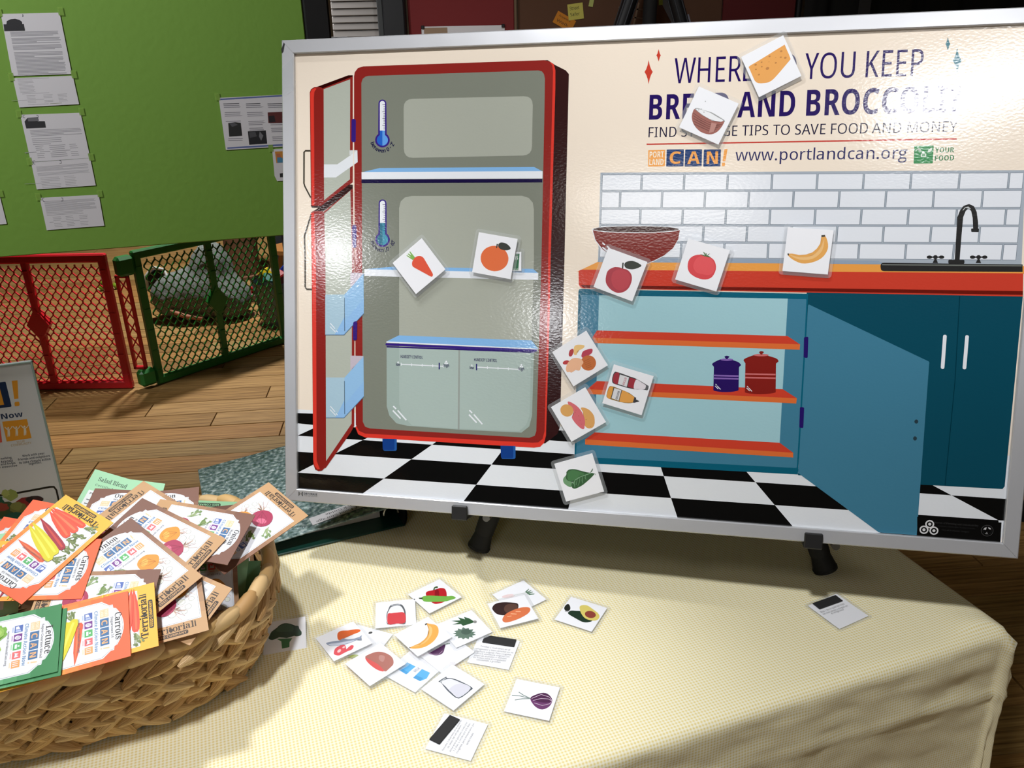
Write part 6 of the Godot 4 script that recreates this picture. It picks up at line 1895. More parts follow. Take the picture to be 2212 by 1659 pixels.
["jam","table","white card with a jar of red jam among the scattered cards",[0.99039,0.00000,-0.13828,-0.13828,0.00000,-0.99039,0.00000,1.00000,0.00000,-0.16020,0.74700,-0.85372],[[5659232,1,-57,176,-19,186,28,185,67,173,91,144,107,104,118,62,125,26,127,-12,127,-56,128,-116,127,-181,118,-225,96,-234,65,-222,30,-211,-17,-214,-68,-216,-106,-200,-119,-149,-119,-78,-116,-17,-112,22,-104,51,-95,80,-86,116,-76,151],
[15264494,2,-46,140,-15,149,24,150,56,140,76,117,89,83,99,49,106,17,109,-15,111,-53,119,-105,125,-162,108,-200,46,-211,-38,-205,-100,-182,-118,-136,-113,-73,-105,-18,-101,18,-93,45,-84,70,-75,97,-64,122],
[13580864,3,-100,-3,-88,15,-71,11,-52,6,-34,9,-13,10,11,9,45,10,84,9,112,-12,124,-70,126,-146,115,-201,88,-215,48,-210,9,-203,-30,-208,-70,-212,-97,-195,-108,-139,-107,-61],
[11054258,2,-57,179,67,176,66,152,-54,155]],[0.0508,0.0508],[]],
["pepper","table","white card with a red pepper and green chili at the back of the cards",[0.77620,0.00000,-0.63048,-0.63048,0.00000,-0.77620,0.00000,1.00000,0.00000,-0.11327,0.74700,-0.88827],[[12067886,1,-77,96,-63,118,-46,130,-30,137,-13,136,3,130,20,122,36,114,52,105,71,98,95,95,121,94,144,87,163,72,178,52,183,26,172,-10,152,-52,128,-90,103,-125,75,-157,46,-179,18,-186,-11,-183,-37,-176,-61,-167,-84,-154,-100,-133,-107,-103,-109,-66,-106,-27,-100,16,-89,60],
[9312806,2,61,83,81,91,99,86,105,69,89,32,60,-16,33,-55,8,-77,-17,-90,-31,-91,-32,-76,-23,-49,-9,-19,12,17,37,56],
[4612154,2,61,99,91,126,112,126,123,109,142,131,126,152,92,151,54,119],
[7647308,3,-157,73,-146,81,-131,84,-113,81,-93,73,-70,59,-39,34,6,-10,58,-65,102,-109,131,-129,151,-138,167,-150,180,-174,188,-200,185,-218,168,-223,140,-218,110,-211,83,-205,53,-196,16,-176,-41,-135,-105,-82,-153,-39,-172,-13,-175,3,-174,19,-172,39,-166,59],
[3820084,4,-187,98,-144,73,-164,40,-195,75]],[0.0508,0.0508],[]],
["salmon","table","white card with salmon, a silver fish and red meat",[0.80056,-0.00000,-0.59925,-0.59925,0.00000,-0.80056,0.00000,1.00000,0.00000,-0.21623,0.74900,-0.80136],[[14509096,1,-8,160,9,176,28,183,49,184,72,173,96,154,122,136,151,123,181,112,206,100,226,86,240,71,248,57,247,45,239,33,226,26,208,24,186,26,159,29,124,32,85,36,50,37,21,33,-3,27,-22,27,-37,34,-46,47,-48,66,-40,95,-25,131],
[9345196,2,-190,92,-171,91,-141,81,-113,69,-88,56,-64,42,-42,32,-24,34,-8,41,7,42,20,29,31,9,49,-10,79,-29,115,-47,148,-59,177,-58,202,-50,216,-48,211,-60,195,-77,181,-94,177,-111,175,-127,172,-134,165,-125,157,-107,143,-92,122,-89,95,-90,65,-89,30,-85,-9,-78,-46,-68,-84,-49,-120,-26,-149,-6,-167,7,-178,18,-186,32,-193,53,-196,77],
[13226206,3,-175,55,-146,44,-103,21,-59,-2,-13,-21,35,-40,71,-56,93,-67,103,-76,103,-81,91,-83,68,-82,38,-77,-1,-67,-47,-54,-88,-39,-119,-24,-145,-7,-164,9,-177,28,-183,47],
[14176858,4,-199,-133,-186,-110,-167,-85,-145,-65,-118,-56,-87,-53,-62,-55,-45,-63,-32,-76,-26,-93,-32,-117,-45,-143,-48,-160,-30,-155,-1,-140,22,-131,37,-135,48,-146,51,-158,42,-174,26,-191,8,-203,-12,-205,-35,-202,-56,-199,-76,-199,-94,-200,-112,-201,-129,-204,-144,-207,-158,-206,-171,-199,-183,-188,-192,-175,-198,-163,-202,-149],
[15515840,5,-101,-124,-102,-130,-105,-136,-109,-142,-115,-148,-121,-153,-128,-156,-135,-158,-141,-158,-147,-156,-151,-153,-154,-149,-155,-143,-154,-137,-151,-131,-147,-124,-142,-119,-135,-114,-128,-111,-121,-109,-115,-109,-109,-110,-105,-113,-102,-118],
[15515840,5,-37,-105,-38,-109,-40,-113,-43,-116,-47,-119,-52,-121,-57,-122,-61,-122,-66,-121,-69,-120,-72,-117,-73,-114,-73,-110,-72,-106,-70,-102,-67,-99,-63,-96,-58,-94,-53,-93,-49,-93,-44,-94,-41,-95,-38,-98,-37,-101]],[0.0508,0.0508],[]],
["hidden","table","white card mostly hidden beneath the salmon card",[0.92637,0.00000,0.37662,0.37662,0.00000,-0.92637,0.00000,1.00000,0.00000,-0.19178,0.74520,-0.80234],[[10135608,1,-60,-274,-40,-257,-5,-236,24,-222,41,-219,52,-222,57,-229,58,-242,53,-259,44,-273,28,-282,6,-289,-14,-292,-35,-290,-54,-284],
[3026478,1,-2,193,2,181,-3,166,-14,155,-29,151,-40,157,-45,169,-40,184,-28,196,-14,199]],[0.0508,0.0508],[]],
["ham","table","white card with a cut pink ham overlapping the milk carton card",[0.72351,0.00000,-0.69032,-0.69032,0.00000,-0.72351,0.00000,1.00000,0.00000,-0.17182,0.74900,-0.76080],[[11036764,1,-25,173,-12,185,10,186,36,183,64,178,96,169,124,156,146,139,163,118,177,93,190,63,199,29,204,-4,204,-34,199,-63,190,-90,177,-116,160,-140,140,-159,117,-170,90,-176,65,-180,40,-188,17,-194,2,-185,2,-151,10,-101,14,-52,9,-11,0,29,-9,68,-17,107,-25,146],
[13914702,2,-27,165,-21,150,-14,120,-8,86,1,49,9,7,15,-34,15,-74,12,-114,8,-144,3,-163,-3,-173,-12,-172,-23,-154,-37,-123,-47,-89,-52,-49,-55,-4,-55,35,-54,66,-51,93,-47,115,-41,139,-34,159],
[12290688,2,119,80,134,68,147,44,149,20,132,-5,103,-30,81,-41,71,-27,68,2,71,28,83,51,102,72]],[0.0508,0.0508],[]],
["milk","table","white card with a blue and white milk carton",[0.58511,0.00000,-0.81095,-0.81095,0.00000,-0.58511,0.00000,1.00000,0.00000,-0.12652,0.74560,-0.75296],[[6074596,1,-94,167,55,146,58,19,-101,22],
[4889812,2,-94,167,-54,151,-64,17,-101,22],
[6074596,1,70,-70,77,-187,-16,-217,-90,-181,-95,-80],
[4889812,2,-95,-80,-48,-79,-33,-181,-90,-181],
["MILK",1,9081000,1,-15,-43,64,-50,39]],[0.0508,0.0508],[]],
["bananatable","table","white card with a banana lying on top of the scattered cards",[0.75805,0.00000,-0.65220,-0.65220,0.00000,-0.75805,0.00000,1.00000,0.00000,-0.12032,0.75080,-0.80569],[[15378766,1,165,161,176,156,187,135,199,113,213,95,227,77,234,56,234,32,228,5,216,-22,198,-51,175,-81,146,-108,110,-132,69,-154,27,-169,-15,-178,-57,-180,-96,-177,-133,-166,-167,-149,-195,-131,-218,-111,-235,-90,-243,-74,-240,-67,-228,-65,-208,-65,-178,-70,-139,-76,-101,-79,-64,-74,-28,-66,5,-54,33,-39,58,-21,81,0,101,23,119,49,134,76,146,108,155,142],
[15777912,2,-222,-65,-200,-73,-159,-90,-116,-101,-76,-99,-34,-90,4,-77,36,-58,64,-35,90,-8,114,23,135,58,150,87,156,109,155,124,156,127,162,110,170,79,167,47,148,13,120,-23,87,-54,48,-79,5,-100,-36,-113,-76,-117,-115,-113,-149,-106,-183,-92,-212,-74],
[3813672,2,141,165,171,163,166,143,132,138],
[3813672,2,-233,-71,-240,-77,-246,-76,-245,-67,-239,-59,-232,-56,-230,-61]],[0.0508,0.0508],[]],
["herbs","table","white card with green leek leaves and parsley",[0.83886,0.00000,-0.54435,-0.54435,-0.00000,-0.83886,0.00000,1.00000,0.00000,-0.07119,0.74800,-0.82204],[[6059366,1,45,-141,60,-187,11,-176,7,-214,-26,-174,-55,-206,-74,-164,-112,-170,-115,-136,-156,-117,-135,-89,-177,-61,-138,-47,-166,-7,-121,-16,-129,25,-81,7,-68,39,-39,-2,-1,24,10,-17,48,-30,40,-60,85,-81,48,-112,85,-144],
[4611152,2,36,-107,14,-126,-17,-127,-47,-111,-68,-83,-71,-52,-57,-26,-29,-16,4,-23,30,-46,42,-77],
[2379820,2,167,42,144,127,106,187,93,138,39,222,36,154,-67,212,2,131,-92,142,6,89,10,45,89,33,157,25],
[9211016,3,191,14,187,8,182,4,176,1,170,0,164,1,159,3,155,7,152,13,150,19,150,26,151,33,154,39,158,45,163,49,169,52,175,53,181,52,186,49,191,45,194,40,195,34,196,27,194,20]],[0.0508,0.0508],[]],
["onionhidden","table","white card with a purple onion half tucked under the banana card",[0.72459,0.00000,-0.68918,-0.68918,0.00000,-0.72459,0.00000,1.00000,0.00000,-0.09216,0.74640,-0.78201],[[5122128,1,-149,146,-131,157,-102,164,-67,162,-15,150,44,129,82,107,80,85,55,63,29,43,8,24,-15,8,-37,-1,-61,-1,-85,6,-106,18,-123,36,-136,59,-146,82,-153,105,-156,128],
[12097720,2,-152,124,-132,63,-77,15,-11,29,-10,36,-73,22,-126,68,-146,129],
[8030844,2,75,97,134,64,143,78,84,111]],[0.0508,0.0508],[]],
["bread","table","white card with a dark loaf and a baguette",[0.94224,0.00000,-0.33494,-0.33494,0.00000,-0.94224,0.00000,1.00000,0.00000,-0.01116,0.74760,-0.85430],[[3811880,1,-227,141,-217,160,-202,181,-185,197,-167,208,-145,215,-121,218,-95,215,-66,209,-36,200,-2,186,33,169,62,153,84,140,101,127,110,111,110,89,103,63,92,38,78,13,61,-12,42,-32,22,-45,0,-54,-25,-59,-55,-60,-90,-57,-122,-48,-152,-34,-181,-14,-203,9,-216,34,-223,63,-227,88,-230,107,-231,124],
[5914680,2,-92,72,-81,95,-66,118,-47,135,-25,144,0,147,25,144,49,134,73,119,90,101,95,81,93,60,85,40,71,24,51,10,30,-1,6,-10,-20,-16,-44,-17,-63,-13,-79,-3,-91,10,-96,28,-96,50],
[14186060,3,-180,-121,-168,-94,-146,-66,-119,-41,-88,-21,-52,-6,-13,6,31,16,77,22,119,24,155,19,188,8,211,-4,223,-19,225,-37,220,-56,210,-76,193,-96,169,-115,138,-133,101,-148,62,-161,22,-172,-19,-179,-58,-184,-95,-187,-130,-187,-157,-181,-173,-166,-182,-144],
[15774860,4,-102,-89,-48,-96,-45,-82,-99,-76],
[15774860,4,-45,-51,22,-85,28,-71,-39,-37],
[15774860,4,29,-35,89,-58,94,-44,34,-21]],[0.0508,0.0508],[]],
["leek","table","white card with a pale leek, furthest back of the scattered cards",[0.81445,0.00000,-0.58023,-0.58023,0.00000,-0.81445,0.00000,1.00000,0.00000,-0.00256,0.74540,-0.88528],[[5929570,1,120,37,202,64,199,51,123,13],
[5929570,2,123,23,217,20,202,9,126,-1],
[5929570,3,127,10,212,-21,196,-31,120,-18],
[5929570,4,130,-14,203,-69,186,-78,125,-48],
[15126480,1,-22,58,-30,51,-43,47,-60,46,-80,48,-101,54,-122,62,-143,72,-160,84,-174,97,-183,110,-186,121,-184,131,-176,138,-164,143,-147,144,-127,141,-106,136,-84,128,-64,117,-46,105,-32,92,-24,80,-20,68],
[14474974,2,-46,69,109,11,119,28,-37,85]],[0.0508,0.0508],[]],
["avocado","table","white card with a halved avocado, apart from the other cards",[0.88298,-0.00000,0.46941,0.46941,0.00000,-0.88298,0.00000,1.00000,0.00000,0.07562,0.74600,-0.84916],[[2373678,1,-153,-63,-155,-45,-152,-25,-143,-8,-127,3,-105,12,-80,20,-52,33,-21,45,12,48,51,37,92,17,127,-4,153,-21,174,-38,183,-56,177,-77,161,-100,141,-118,121,-130,97,-137,71,-139,42,-134,11,-124,-20,-114,-54,-106,-89,-98,-117,-90,-135,-82,-147,-74],
[14207084,2,-70,118,-69,136,-61,151,-49,162,-32,173,-11,181,13,182,39,174,68,161,97,146,127,134,157,121,183,107,204,89,221,70,232,49,237,28,237,7,233,-13,225,-30,212,-45,194,-56,169,-64,138,-68,108,-67,83,-60,59,-48,36,-31,12,-9,-12,18,-32,44,-49,70,-63,95],
[9323576,3,181,50,183,33,181,15,174,0,163,-13,148,-23,131,-29,113,-30,95,-27,77,-20,62,-8,51,6,43,22,40,40,42,57,49,73,60,86,75,96,92,102,111,103,130,100,147,92,162,81,173,66],
[2763818,1,-227,99,-215,98,-202,89,-189,77,-177,59,-165,38,-158,18,-156,1,-158,-14,-164,-26,-174,-34,-187,-38,-200,-37,-212,-29,-224,-17,-234,-2,-240,17,-243,39,-244,59,-241,76,-235,91],
[5921882,2,-200,-56,-154,-44,-157,-36,-203,-48]],[0.0508,0.0508],[]],
["milkbottle","table","white card with a glass milk bottle",[0.76546,0.00000,0.64348,0.64348,0.00000,-0.76546,0.00000,1.00000,0.00000,-0.07873,0.74700,-0.72441],[[5265504,1,-183,-46,-182,-15,-176,29,-169,61,-163,66,-157,58,-146,55,-131,64,-111,79,-87,92,-58,102,-24,109,17,116,72,122,133,127,178,126,196,120,198,107,196,81,197,27,193,-40,179,-89,147,-104,105,-102,62,-96,23,-91,-17,-82,-54,-72,-90,-61,-123,-48,-150,-40,-167,-43,-178,-51],
[14935274,2,-151,-30,-154,-9,-144,19,-131,42,-117,58,-100,71,-76,81,-45,89,-9,95,31,101,81,112,135,123,173,111,186,56,183,-22,169,-78,140,-92,98,-86,57,-77,17,-71,-23,-62,-60,-53,-96,-47,-130,-42],
[14079712,3,2,-66,-5,-47,-8,-21,-5,7,2,37,15,69,39,93,82,110,135,120,172,107,184,54,180,-21,165,-75,134,-87,92,-80,55,-72,32,-73,15,-73],
[11843772,3,-170,-36,-162,46,-148,43,-153,-36]],[0.0508,0.0508],[]],
["redonion","table","white card with a whole red onion near the front of the table",[0.95961,0.00000,0.28135,0.28135,0.00000,-0.95961,0.00000,1.00000,0.00000,0.01066,0.74600,-0.70485],[[6961768,1,-26,1,-21,30,0,55,23,77,46,97,72,114,97,124,121,126,144,120,165,108,186,89,206,65,219,38,221,6,216,-27,206,-57,189,-84,167,-106,143,-120,116,-122,87,-114,58,-98,25,-70,-8,-33],
[4857928,2,-25,5,-20,27,3,54,28,79,50,98,74,115,97,124,120,125,143,120,165,108,186,87,206,60,217,37,217,22,209,10,192,0,162,-11,123,-19,83,-22,42,-19,-1,-9],
[14206168,3,-8,3,78,89,172,76,213,34,216,39,172,82,76,95,-12,8],
[14206168,4,15,-21,93,31,169,44,216,26,217,32,168,50,91,37,12,-16],
[14206168,5,34,-54,129,-67,199,-24,222,21,218,25,196,-19,128,-61,34,-48],
[8031366,1,-27,10,-115,37,-175,67,-177,57,-116,26,-27,-1],
[8031366,2,-27,8,-144,14,-236,1,-234,-10,-143,3,-26,-3],
[8031366,3,-27,5,-113,-21,-185,-60,-181,-70,-109,-32,-24,-5]],[0.0508,0.0508],[]],
["tortillas","table","white card face down with a magnet and text, beside the herb card",[0.96453,-0.00000,0.26397,0.26397,-0.00000,-0.96453,0.00000,1.00000,0.00000,-0.03355,0.74500,-0.78325],[["Tortillas | Guárdelas en el",0,4868686,1,-182,25,181,48,38],
["refrigerador y bien cerradas en su",0,4868686,1,-231,-29,231,13,38],
["envoltura original. Para congelar,",0,4868686,1,-227,-71,223,-28,38],
["cubra la envoltura original con",0,4868686,1,-217,-104,207,-67,37],
["papel de aluminio o métalas",0,4868686,1,-207,-142,183,-104,37],
["en bolsas para el congelador",0,4868686,1,-206,-176,188,-141,37],
["resistentes y gruesas",0,4868686,1,-156,-207,131,-180,37]],[0.0508,0.0508],[0.00146,0.01821,0.03975,0.01297,0.0338]],
["pescado","table","white card face down with a slanted magnet, nearest the front edge",[0.32060,0.00000,-0.94721,-0.94721,0.00000,-0.32060,0.00000,1.00000,0.00000,-0.06981,0.74500,-0.65480],[["Pescado | Guárdelo en el estante",0,4868686,1,-222,58,217,26,26],
["de abajo del refrigerador.",0,4868686,1,-173,18,161,3,26],
["Almacene el pescado crudo por",0,4868686,1,-213,-21,209,-43,26],
["1-2 días o cocido por 4-5 días.",0,4868686,1,-195,-56,206,-79,26],
["Congélelo para almacenarlo por",0,4868686,1,-209,-95,219,-120,26],
["varios meses.",0,4868686,1,-79,-149,94,-155,23]],[0.0508,0.0508],[0.00378,0.01565,0.03849,0.01314,-0.2062]],
["maiz","table","white card face down with a magnet, alone at the right of the table",[0.88432,-0.00000,-0.46689,-0.46689,-0.00000,-0.88432,0.00000,1.00000,0.00000,0.40038,0.74500,-0.84897],[["Maíz | No lo quite las hojas",0,4868686,1,-213,57,177,37,43],
["del maíz (elote) y póngalo en",0,4868686,1,-219,19,182,-9,38],
["el refrigerador",0,4868686,1,-119,-22,83,-38,38]],[0.0508,0.0508],[0.00098,0.01756,0.03858,0.01291,-0.0630]]]
const PACKET_ART = {"greenplain":[[9421978,1,-360,575,360,575,360,-575,-360,-575],
[10145956,2,-300,200,340,200,340,-40,-300,-40],
["Lettuce",3,2375724,2,80,-200,260,-200,70]],
"carrot":[[15885366,1,-360,575,360,575,360,460,-360,460],
[15885366,1,-360,460,360,460,360,345,-360,345],
[15888439,1,-360,345,360,345,360,230,-360,230],
[15891255,1,-360,230,360,230,360,115,-360,115],
[15894328,1,-360,115,360,115,360,0,-360,0],
[15897400,1,-360,0,360,0,360,-115,-360,-115],
[15900473,1,-360,-115,360,-115,360,-230,-360,-230],
[15903289,1,-360,-230,360,-230,360,-345,-360,-345],
[15906362,1,-360,-345,360,-345,360,-460,-360,-460],
[15906362,1,-360,-460,360,-460,360,-575,-360,-575],
[15132910,2,-310,-410,310,-410,310,330,250,400,250,430,210,435,200,460,150,488,100,509,50,521,0,525,-50,521,-100,509,-150,488,-200,460,-210,435,-250,430,-250,400,-310,330],
[9079952,3,-301,-401,301,-401,301,321,241,400,241,426,210,430,200,451,150,479,100,500,50,512,0,516,-50,512,-100,500,-150,479,-200,451,-210,430,-241,426,-241,400,-301,321],
[15132910,4,-298,-398,298,-398,298,318,238,400,238,424,210,429,200,448,150,477,100,497,50,509,0,514,-50,509,-100,497,-150,477,-200,448,-210,429,-238,424,-238,400,-298,318],
[15911068,5,-220,310,-130,310,-130,390,-220,390],
[4156570,5,-116,310,-26,310,-26,390,-116,390],
[4156570,5,-16,310,74,310,74,390,-16,390],
[4156570,5,84,310,174,310,174,390,84,390],
[15911068,5,196,335,212,335,218,390,202,390],
[15911068,5,194,310,210,310,212,324,196,324],
[5007536,5,-220,170,-146,170,-146,242,-220,242],
[15263472,6,-210,180,-180,180,-180,220,-210,205],
[11582688,6,-174,180,-152,180,-152,230,-174,220],
[11451355,5,-210,150,-156,150,-156,162,-210,162],
[7614602,5,-128,170,-54,170,-54,242,-128,242],
[15263472,6,-112,200,-110,208,-107,216,-102,224,-98,230,-93,233,-88,233,-82,232,-78,230,-74,226,-71,219,-69,212,-68,205,-70,198,-73,191,-78,184,-82,180,-87,178,-92,177,-98,178,-102,180,-106,183,-109,188,-111,194],
[7614602,7,-100,190,-96,190,-94,224,-98,224],
[7614602,7,-86,190,-82,190,-82,224,-86,224],
[12624586,5,-118,150,-64,150,-64,162,-118,162],
[5681252,5,-36,170,38,170,38,242,-36,242],
[15263472,6,-21,185,24,185,24,205,-21,205],
[15263472,6,-6,210,10,210,10,226,-6,226],
[11787193,5,-26,150,28,150,28,162,-26,162],
[15493738,5,56,170,130,170,130,242,56,242],
[15263472,6,68,190,82,226,94,206,110,230,118,186,96,194],
[16170172,5,66,150,120,150,120,162,66,162],
[15770720,5,148,170,222,170,222,242,148,242],
[15263472,6,160,180,167,180,167,226,160,226],
[15263472,6,179,180,186,180,186,226,179,226],
[15263472,6,198,180,205,180,205,226,198,226],
[16307895,5,158,150,212,150,212,162,158,162],
[2761232,2,-246,-482,-236,-482,-236,-432,-246,-432],
[2761232,2,238,-492,250,-492,250,-426,238,-426],
[2761232,2,-150,-528,-149,-537,-145,-543,-139,-547,-130,-548,150,-548,159,-547,165,-543,169,-537,170,-528,170,-524,169,-515,165,-509,159,-505,150,-504,-130,-504,-139,-505,-145,-509,-149,-515,-150,-524],
[2761232,2,33,-468,30,-458,22,-450,12,-447,2,-450,-6,-458,-9,-468,-6,-478,1,-486,12,-489,22,-486,30,-478],
[6715198,5,-157,-376,-191,-399,-219,-409,-224,-398,-197,-387,-163,-365],
[7570251,6,-214,-386,-227,-391,-235,-408,-229,-421,-216,-416,-208,-399],
[8491097,7,-160,-378,-200,-378,-251,-400,-255,-391,-202,-368,-160,-367],
[8227924,8,-238,-384,-252,-381,-267,-393,-268,-407,-254,-409,-239,-398],
[9937775,9,-157,-374,-216,-409,-263,-415,-264,-405,-219,-400,-163,-365],
[6978113,10,-245,-405,-257,-398,-276,-403,-282,-415,-270,-423,-252,-418],
[7307079,10,-160,-369,-208,-374,-281,-369,-280,-360,-208,-365,-160,-360],
[7109699,11,-279,-345,-290,-354,-292,-373,-282,-383,-271,-375,-269,-356],
[8293718,12,-158,-361,-218,-388,-290,-384,-290,-376,-219,-380,-162,-354],
[6517819,13,-307,-371,-303,-385,-286,-394,-273,-389,-277,-375,-294,-366],
[9806445,13,-158,-380,-203,-412,-257,-444,-261,-437,-208,-405,-162,-373],
[7833166,14,-243,-429,-257,-426,-273,-437,-274,-451,-261,-454,-245,-443],
[6846528,14,-162,-377,-197,-364,-218,-379,-224,-371,-197,-355,-158,-368],
[7767629,15,-221,-356,-231,-365,-232,-384,-221,-394,-211,-385,-210,-366],
[7833167,5,-120,-256,-200,-258,-255,-281,-259,-272,-202,-249,-120,-247],
[7833166,6,-238,-274,-249,-265,-268,-268,-276,-279,-265,-288,-247,-286],
[9082978,5,-120,-242,-181,-247,-200,-211,-189,-206,-176,-235,-120,-230],
[8162131,6,-178,-200,-191,-195,-208,-203,-211,-217,-198,-222,-181,-213],
[6583612,7,-121,-284,-179,-267,-244,-267,-244,-259,-178,-258,-119,-275],
[8293717,8,-227,-255,-240,-249,-257,-258,-261,-271,-248,-276,-231,-268],
[8425304,7,-120,-246,-163,-242,-207,-208,-200,-199,-159,-232,-120,-235],
[6846784,8,-185,-201,-196,-192,-215,-194,-223,-206,-212,-215,-193,-212],
[6978114,8,-118,-251,-157,-266,-201,-293,-206,-285,-162,-257,-122,-242],
[8162130,9,-186,-282,-199,-276,-216,-283,-222,-296,-209,-302,-191,-295],
[9674859,9,-120,-249,-149,-250,-192,-267,-195,-259,-151,-241,-120,-240],
[7307078,10,-174,-260,-185,-251,-204,-254,-212,-266,-201,-275,-182,-272],
[7438665,11,-119,-266,-188,-280,-263,-288,-263,-278,-189,-270,-121,-256],
[7372871,12,-251,-268,-265,-269,-277,-284,-275,-297,-261,-297,-249,-282],
[7635788,5,-163,-78,-196,-54,-275,-74,-277,-64,-196,-44,-157,-70],
[7438665,6,-286,-52,-290,-66,-280,-82,-266,-85,-262,-71,-272,-55],
[7044163,7,-158,-76,-219,-98,-263,-113,-266,-101,-223,-86,-162,-65],
[7635787,8,-283,-101,-277,-114,-259,-120,-246,-113,-252,-100,-270,-94],
[9214564,9,-160,-105,-218,-102,-285,-119,-288,-108,-219,-91,-160,-95],
[7898959,10,-283,-95,-295,-103,-298,-121,-289,-132,-278,-125,-275,-106],
[8425304,10,-158,-83,-228,-112,-271,-119,-273,-111,-230,-104,-162,-75],
[8096337,11,-265,-98,-278,-102,-285,-120,-280,-133,-266,-128,-259,-110],
[8951136,11,-160,-78,-217,-81,-240,-83,-241,-73,-218,-70,-160,-68],
[7372871,12,-223,-70,-236,-65,-253,-72,-258,-86,-245,-91,-227,-84],
[6649149,13,-162,-101,-224,-71,-263,-75,-264,-65,-222,-60,-158,-92],
[6649405,14,-258,-52,-271,-58,-276,-76,-268,-88,-255,-82,-251,-63],
[9543273,14,-157,-100,-197,-123,-239,-105,-235,-96,-198,-113,-163,-91],
[7833166,15,-256,-99,-248,-110,-229,-112,-219,-102,-227,-91,-246,-89],
[7307079,5,-176,58,-193,44,-235,39,-236,51,-196,55,-184,67],
[7570250,6,-216,47,-227,56,-246,54,-254,43,-244,34,-225,35],
[10200947,7,-180,49,-230,52,-245,56,-242,67,-229,64,-180,61],
[7109700,8,-226,71,-240,75,-257,67,-260,53,-247,48,-230,57],
[6912577,9,-181,66,-229,70,-267,69,-267,82,-228,83,-179,78],
[8227924,10,-273,94,-280,82,-274,63,-262,57,-254,69,-260,88],
[9214564,11,-176,56,-206,25,-272,25,-272,35,-209,35,-184,63],
[8227924,12,-255,39,-269,44,-285,34,-288,20,-275,16,-258,25],
[8819806,13,-177,59,-227,19,-260,-25,-267,-20,-233,25,-183,66],
[6517819,14,-257,-4,-270,-10,-276,-28,-270,-40,-257,-35,-250,-17],
[8359511,14,-179,60,-239,45,-274,52,-272,61,-239,55,-181,70],
[7175493,15,-254,59,-265,68,-283,66,-291,54,-281,45,-262,47],
[7898960,16,-177,53,-218,20,-290,-5,-293,3,-222,27,-183,60],
[6452026,17,-297,17,-304,5,-299,-13,-286,-19,-279,-7,-285,11],
[8885343,9,-121,-201,-173,-184,-216,-188,-217,-180,-171,-176,-119,-193],
[6714941,10,-209,-167,-222,-171,-230,-189,-224,-202,-210,-197,-203,-179],
[6452026,16,-122,-185,-183,-158,-225,-111,-218,-104,-177,-151,-118,-176],
[7175492,17,-203,-104,-214,-96,-233,-99,-241,-110,-230,-119,-211,-116],
[7307079,17,-116,-186,-169,-250,-219,-295,-227,-286,-178,-242,-124,-179],
[8162131,18,-239,-280,-237,-294,-221,-304,-207,-301,-210,-287,-226,-277],
[8227669,18,-121,-183,-188,-174,-269,-154,-266,-143,-186,-163,-119,-171],
[6583612,19,-277,-133,-281,-146,-271,-162,-257,-165,-253,-151,-264,-135],
[7569995,19,-121,-179,-166,-172,-207,-184,-209,-176,-167,-163,-119,-170],
[6517819,20,-224,-169,-222,-183,-206,-194,-192,-191,-194,-177,-210,-166],
[7964753,21,-118,-170,-179,-202,-186,-231,-196,-228,-185,-194,-122,-161],
[6517819,22,-177,-217,-191,-216,-205,-228,-206,-242,-192,-244,-177,-232],
[7964753,22,-119,-175,-195,-181,-268,-185,-269,-173,-196,-170,-121,-163],
[7570250,23,-253,-168,-266,-165,-282,-175,-285,-189,-271,-192,-255,-182],
[14699056,5,340,-382,281,-393,193,-409,70,-418,-52,-419,-121,-412,-150,-398,-150,-362,-121,-345,-52,-343,70,-345,193,-353,281,-366,340,-379],
[15755844,6,281,-381,193,-389,70,-394,-52,-396,-121,-392,-121,-375,-52,-374,70,-374,193,-376,281,-378],
[15225398,18,340,-362,282,-365,194,-370,76,-361,-43,-349,-108,-335,-133,-310,-127,-270,-96,-256,-30,-261,88,-279,203,-309,286,-338,340,-358],
[15891024,19,283,-352,198,-349,79,-337,-39,-321,-104,-308,-101,-289,-35,-297,82,-315,200,-334,284,-349],
[14830640,20,319,-332,264,-329,182,-320,72,-297,-38,-273,-96,-246,-116,-220,-104,-180,-73,-172,-11,-184,95,-220,200,-260,273,-301,320,-328],
[15757384,21,268,-315,188,-300,79,-273,-29,-243,-88,-221,-83,-202,-22,-220,85,-253,192,-287,269,-312],
[10495030,23,330,-222,264,-215,165,-205,33,-174,-98,-140,-169,-116,-195,-89,-185,-53,-148,-41,-72,-51,54,-101,183,-142,271,-189,330,-218],
[13124664,24,267,-203,171,-184,40,-152,-91,-117,-163,-92,-157,-74,-84,-94,46,-132,175,-171,268,-200],
[14441012,6,300,79,246,76,165,70,54,75,-56,87,-117,98,-142,116,-138,145,-110,158,-48,151,62,139,171,119,249,98,300,82],
[15235660,7,247,85,167,88,57,95,-54,106,-115,116,-113,131,-51,125,59,112,168,99,247,88],
[14076962,25,349,-142,282,-137,181,-129,46,-101,-87,-67,-160,-42,-187,-13,-174,32,-137,41,-60,30,70,-18,200,-62,290,-108,351,-138],
[15130188,26,286,-123,188,-105,54,-74,-79,-39,-152,-14,-146,7,-72,-13,60,-51,192,-90,287,-120],
[14208032,27,359,-102,289,-92,184,-75,45,-32,-97,3,-172,35,-197,70,-183,112,-143,120,-65,95,73,50,207,-8,299,-62,361,-98],
[15393364,28,294,-78,192,-53,52,-12,-86,34,-162,64,-155,85,-78,59,60,11,197,-38,295,-75],
["Carrots",3,2762272,5,-147,446,147,446,62],
["Sugarsnax 54",3,3814964,6,-114,402,114,402,29],
["PORT",1,16180946,6,-210,354,-140,354,26],
["LAND",1,16180946,6,-210,317,-140,317,26],
["C",1,15773816,6,-97,323,-45,323,54],
["A",1,15773816,6,3,323,55,323,54],
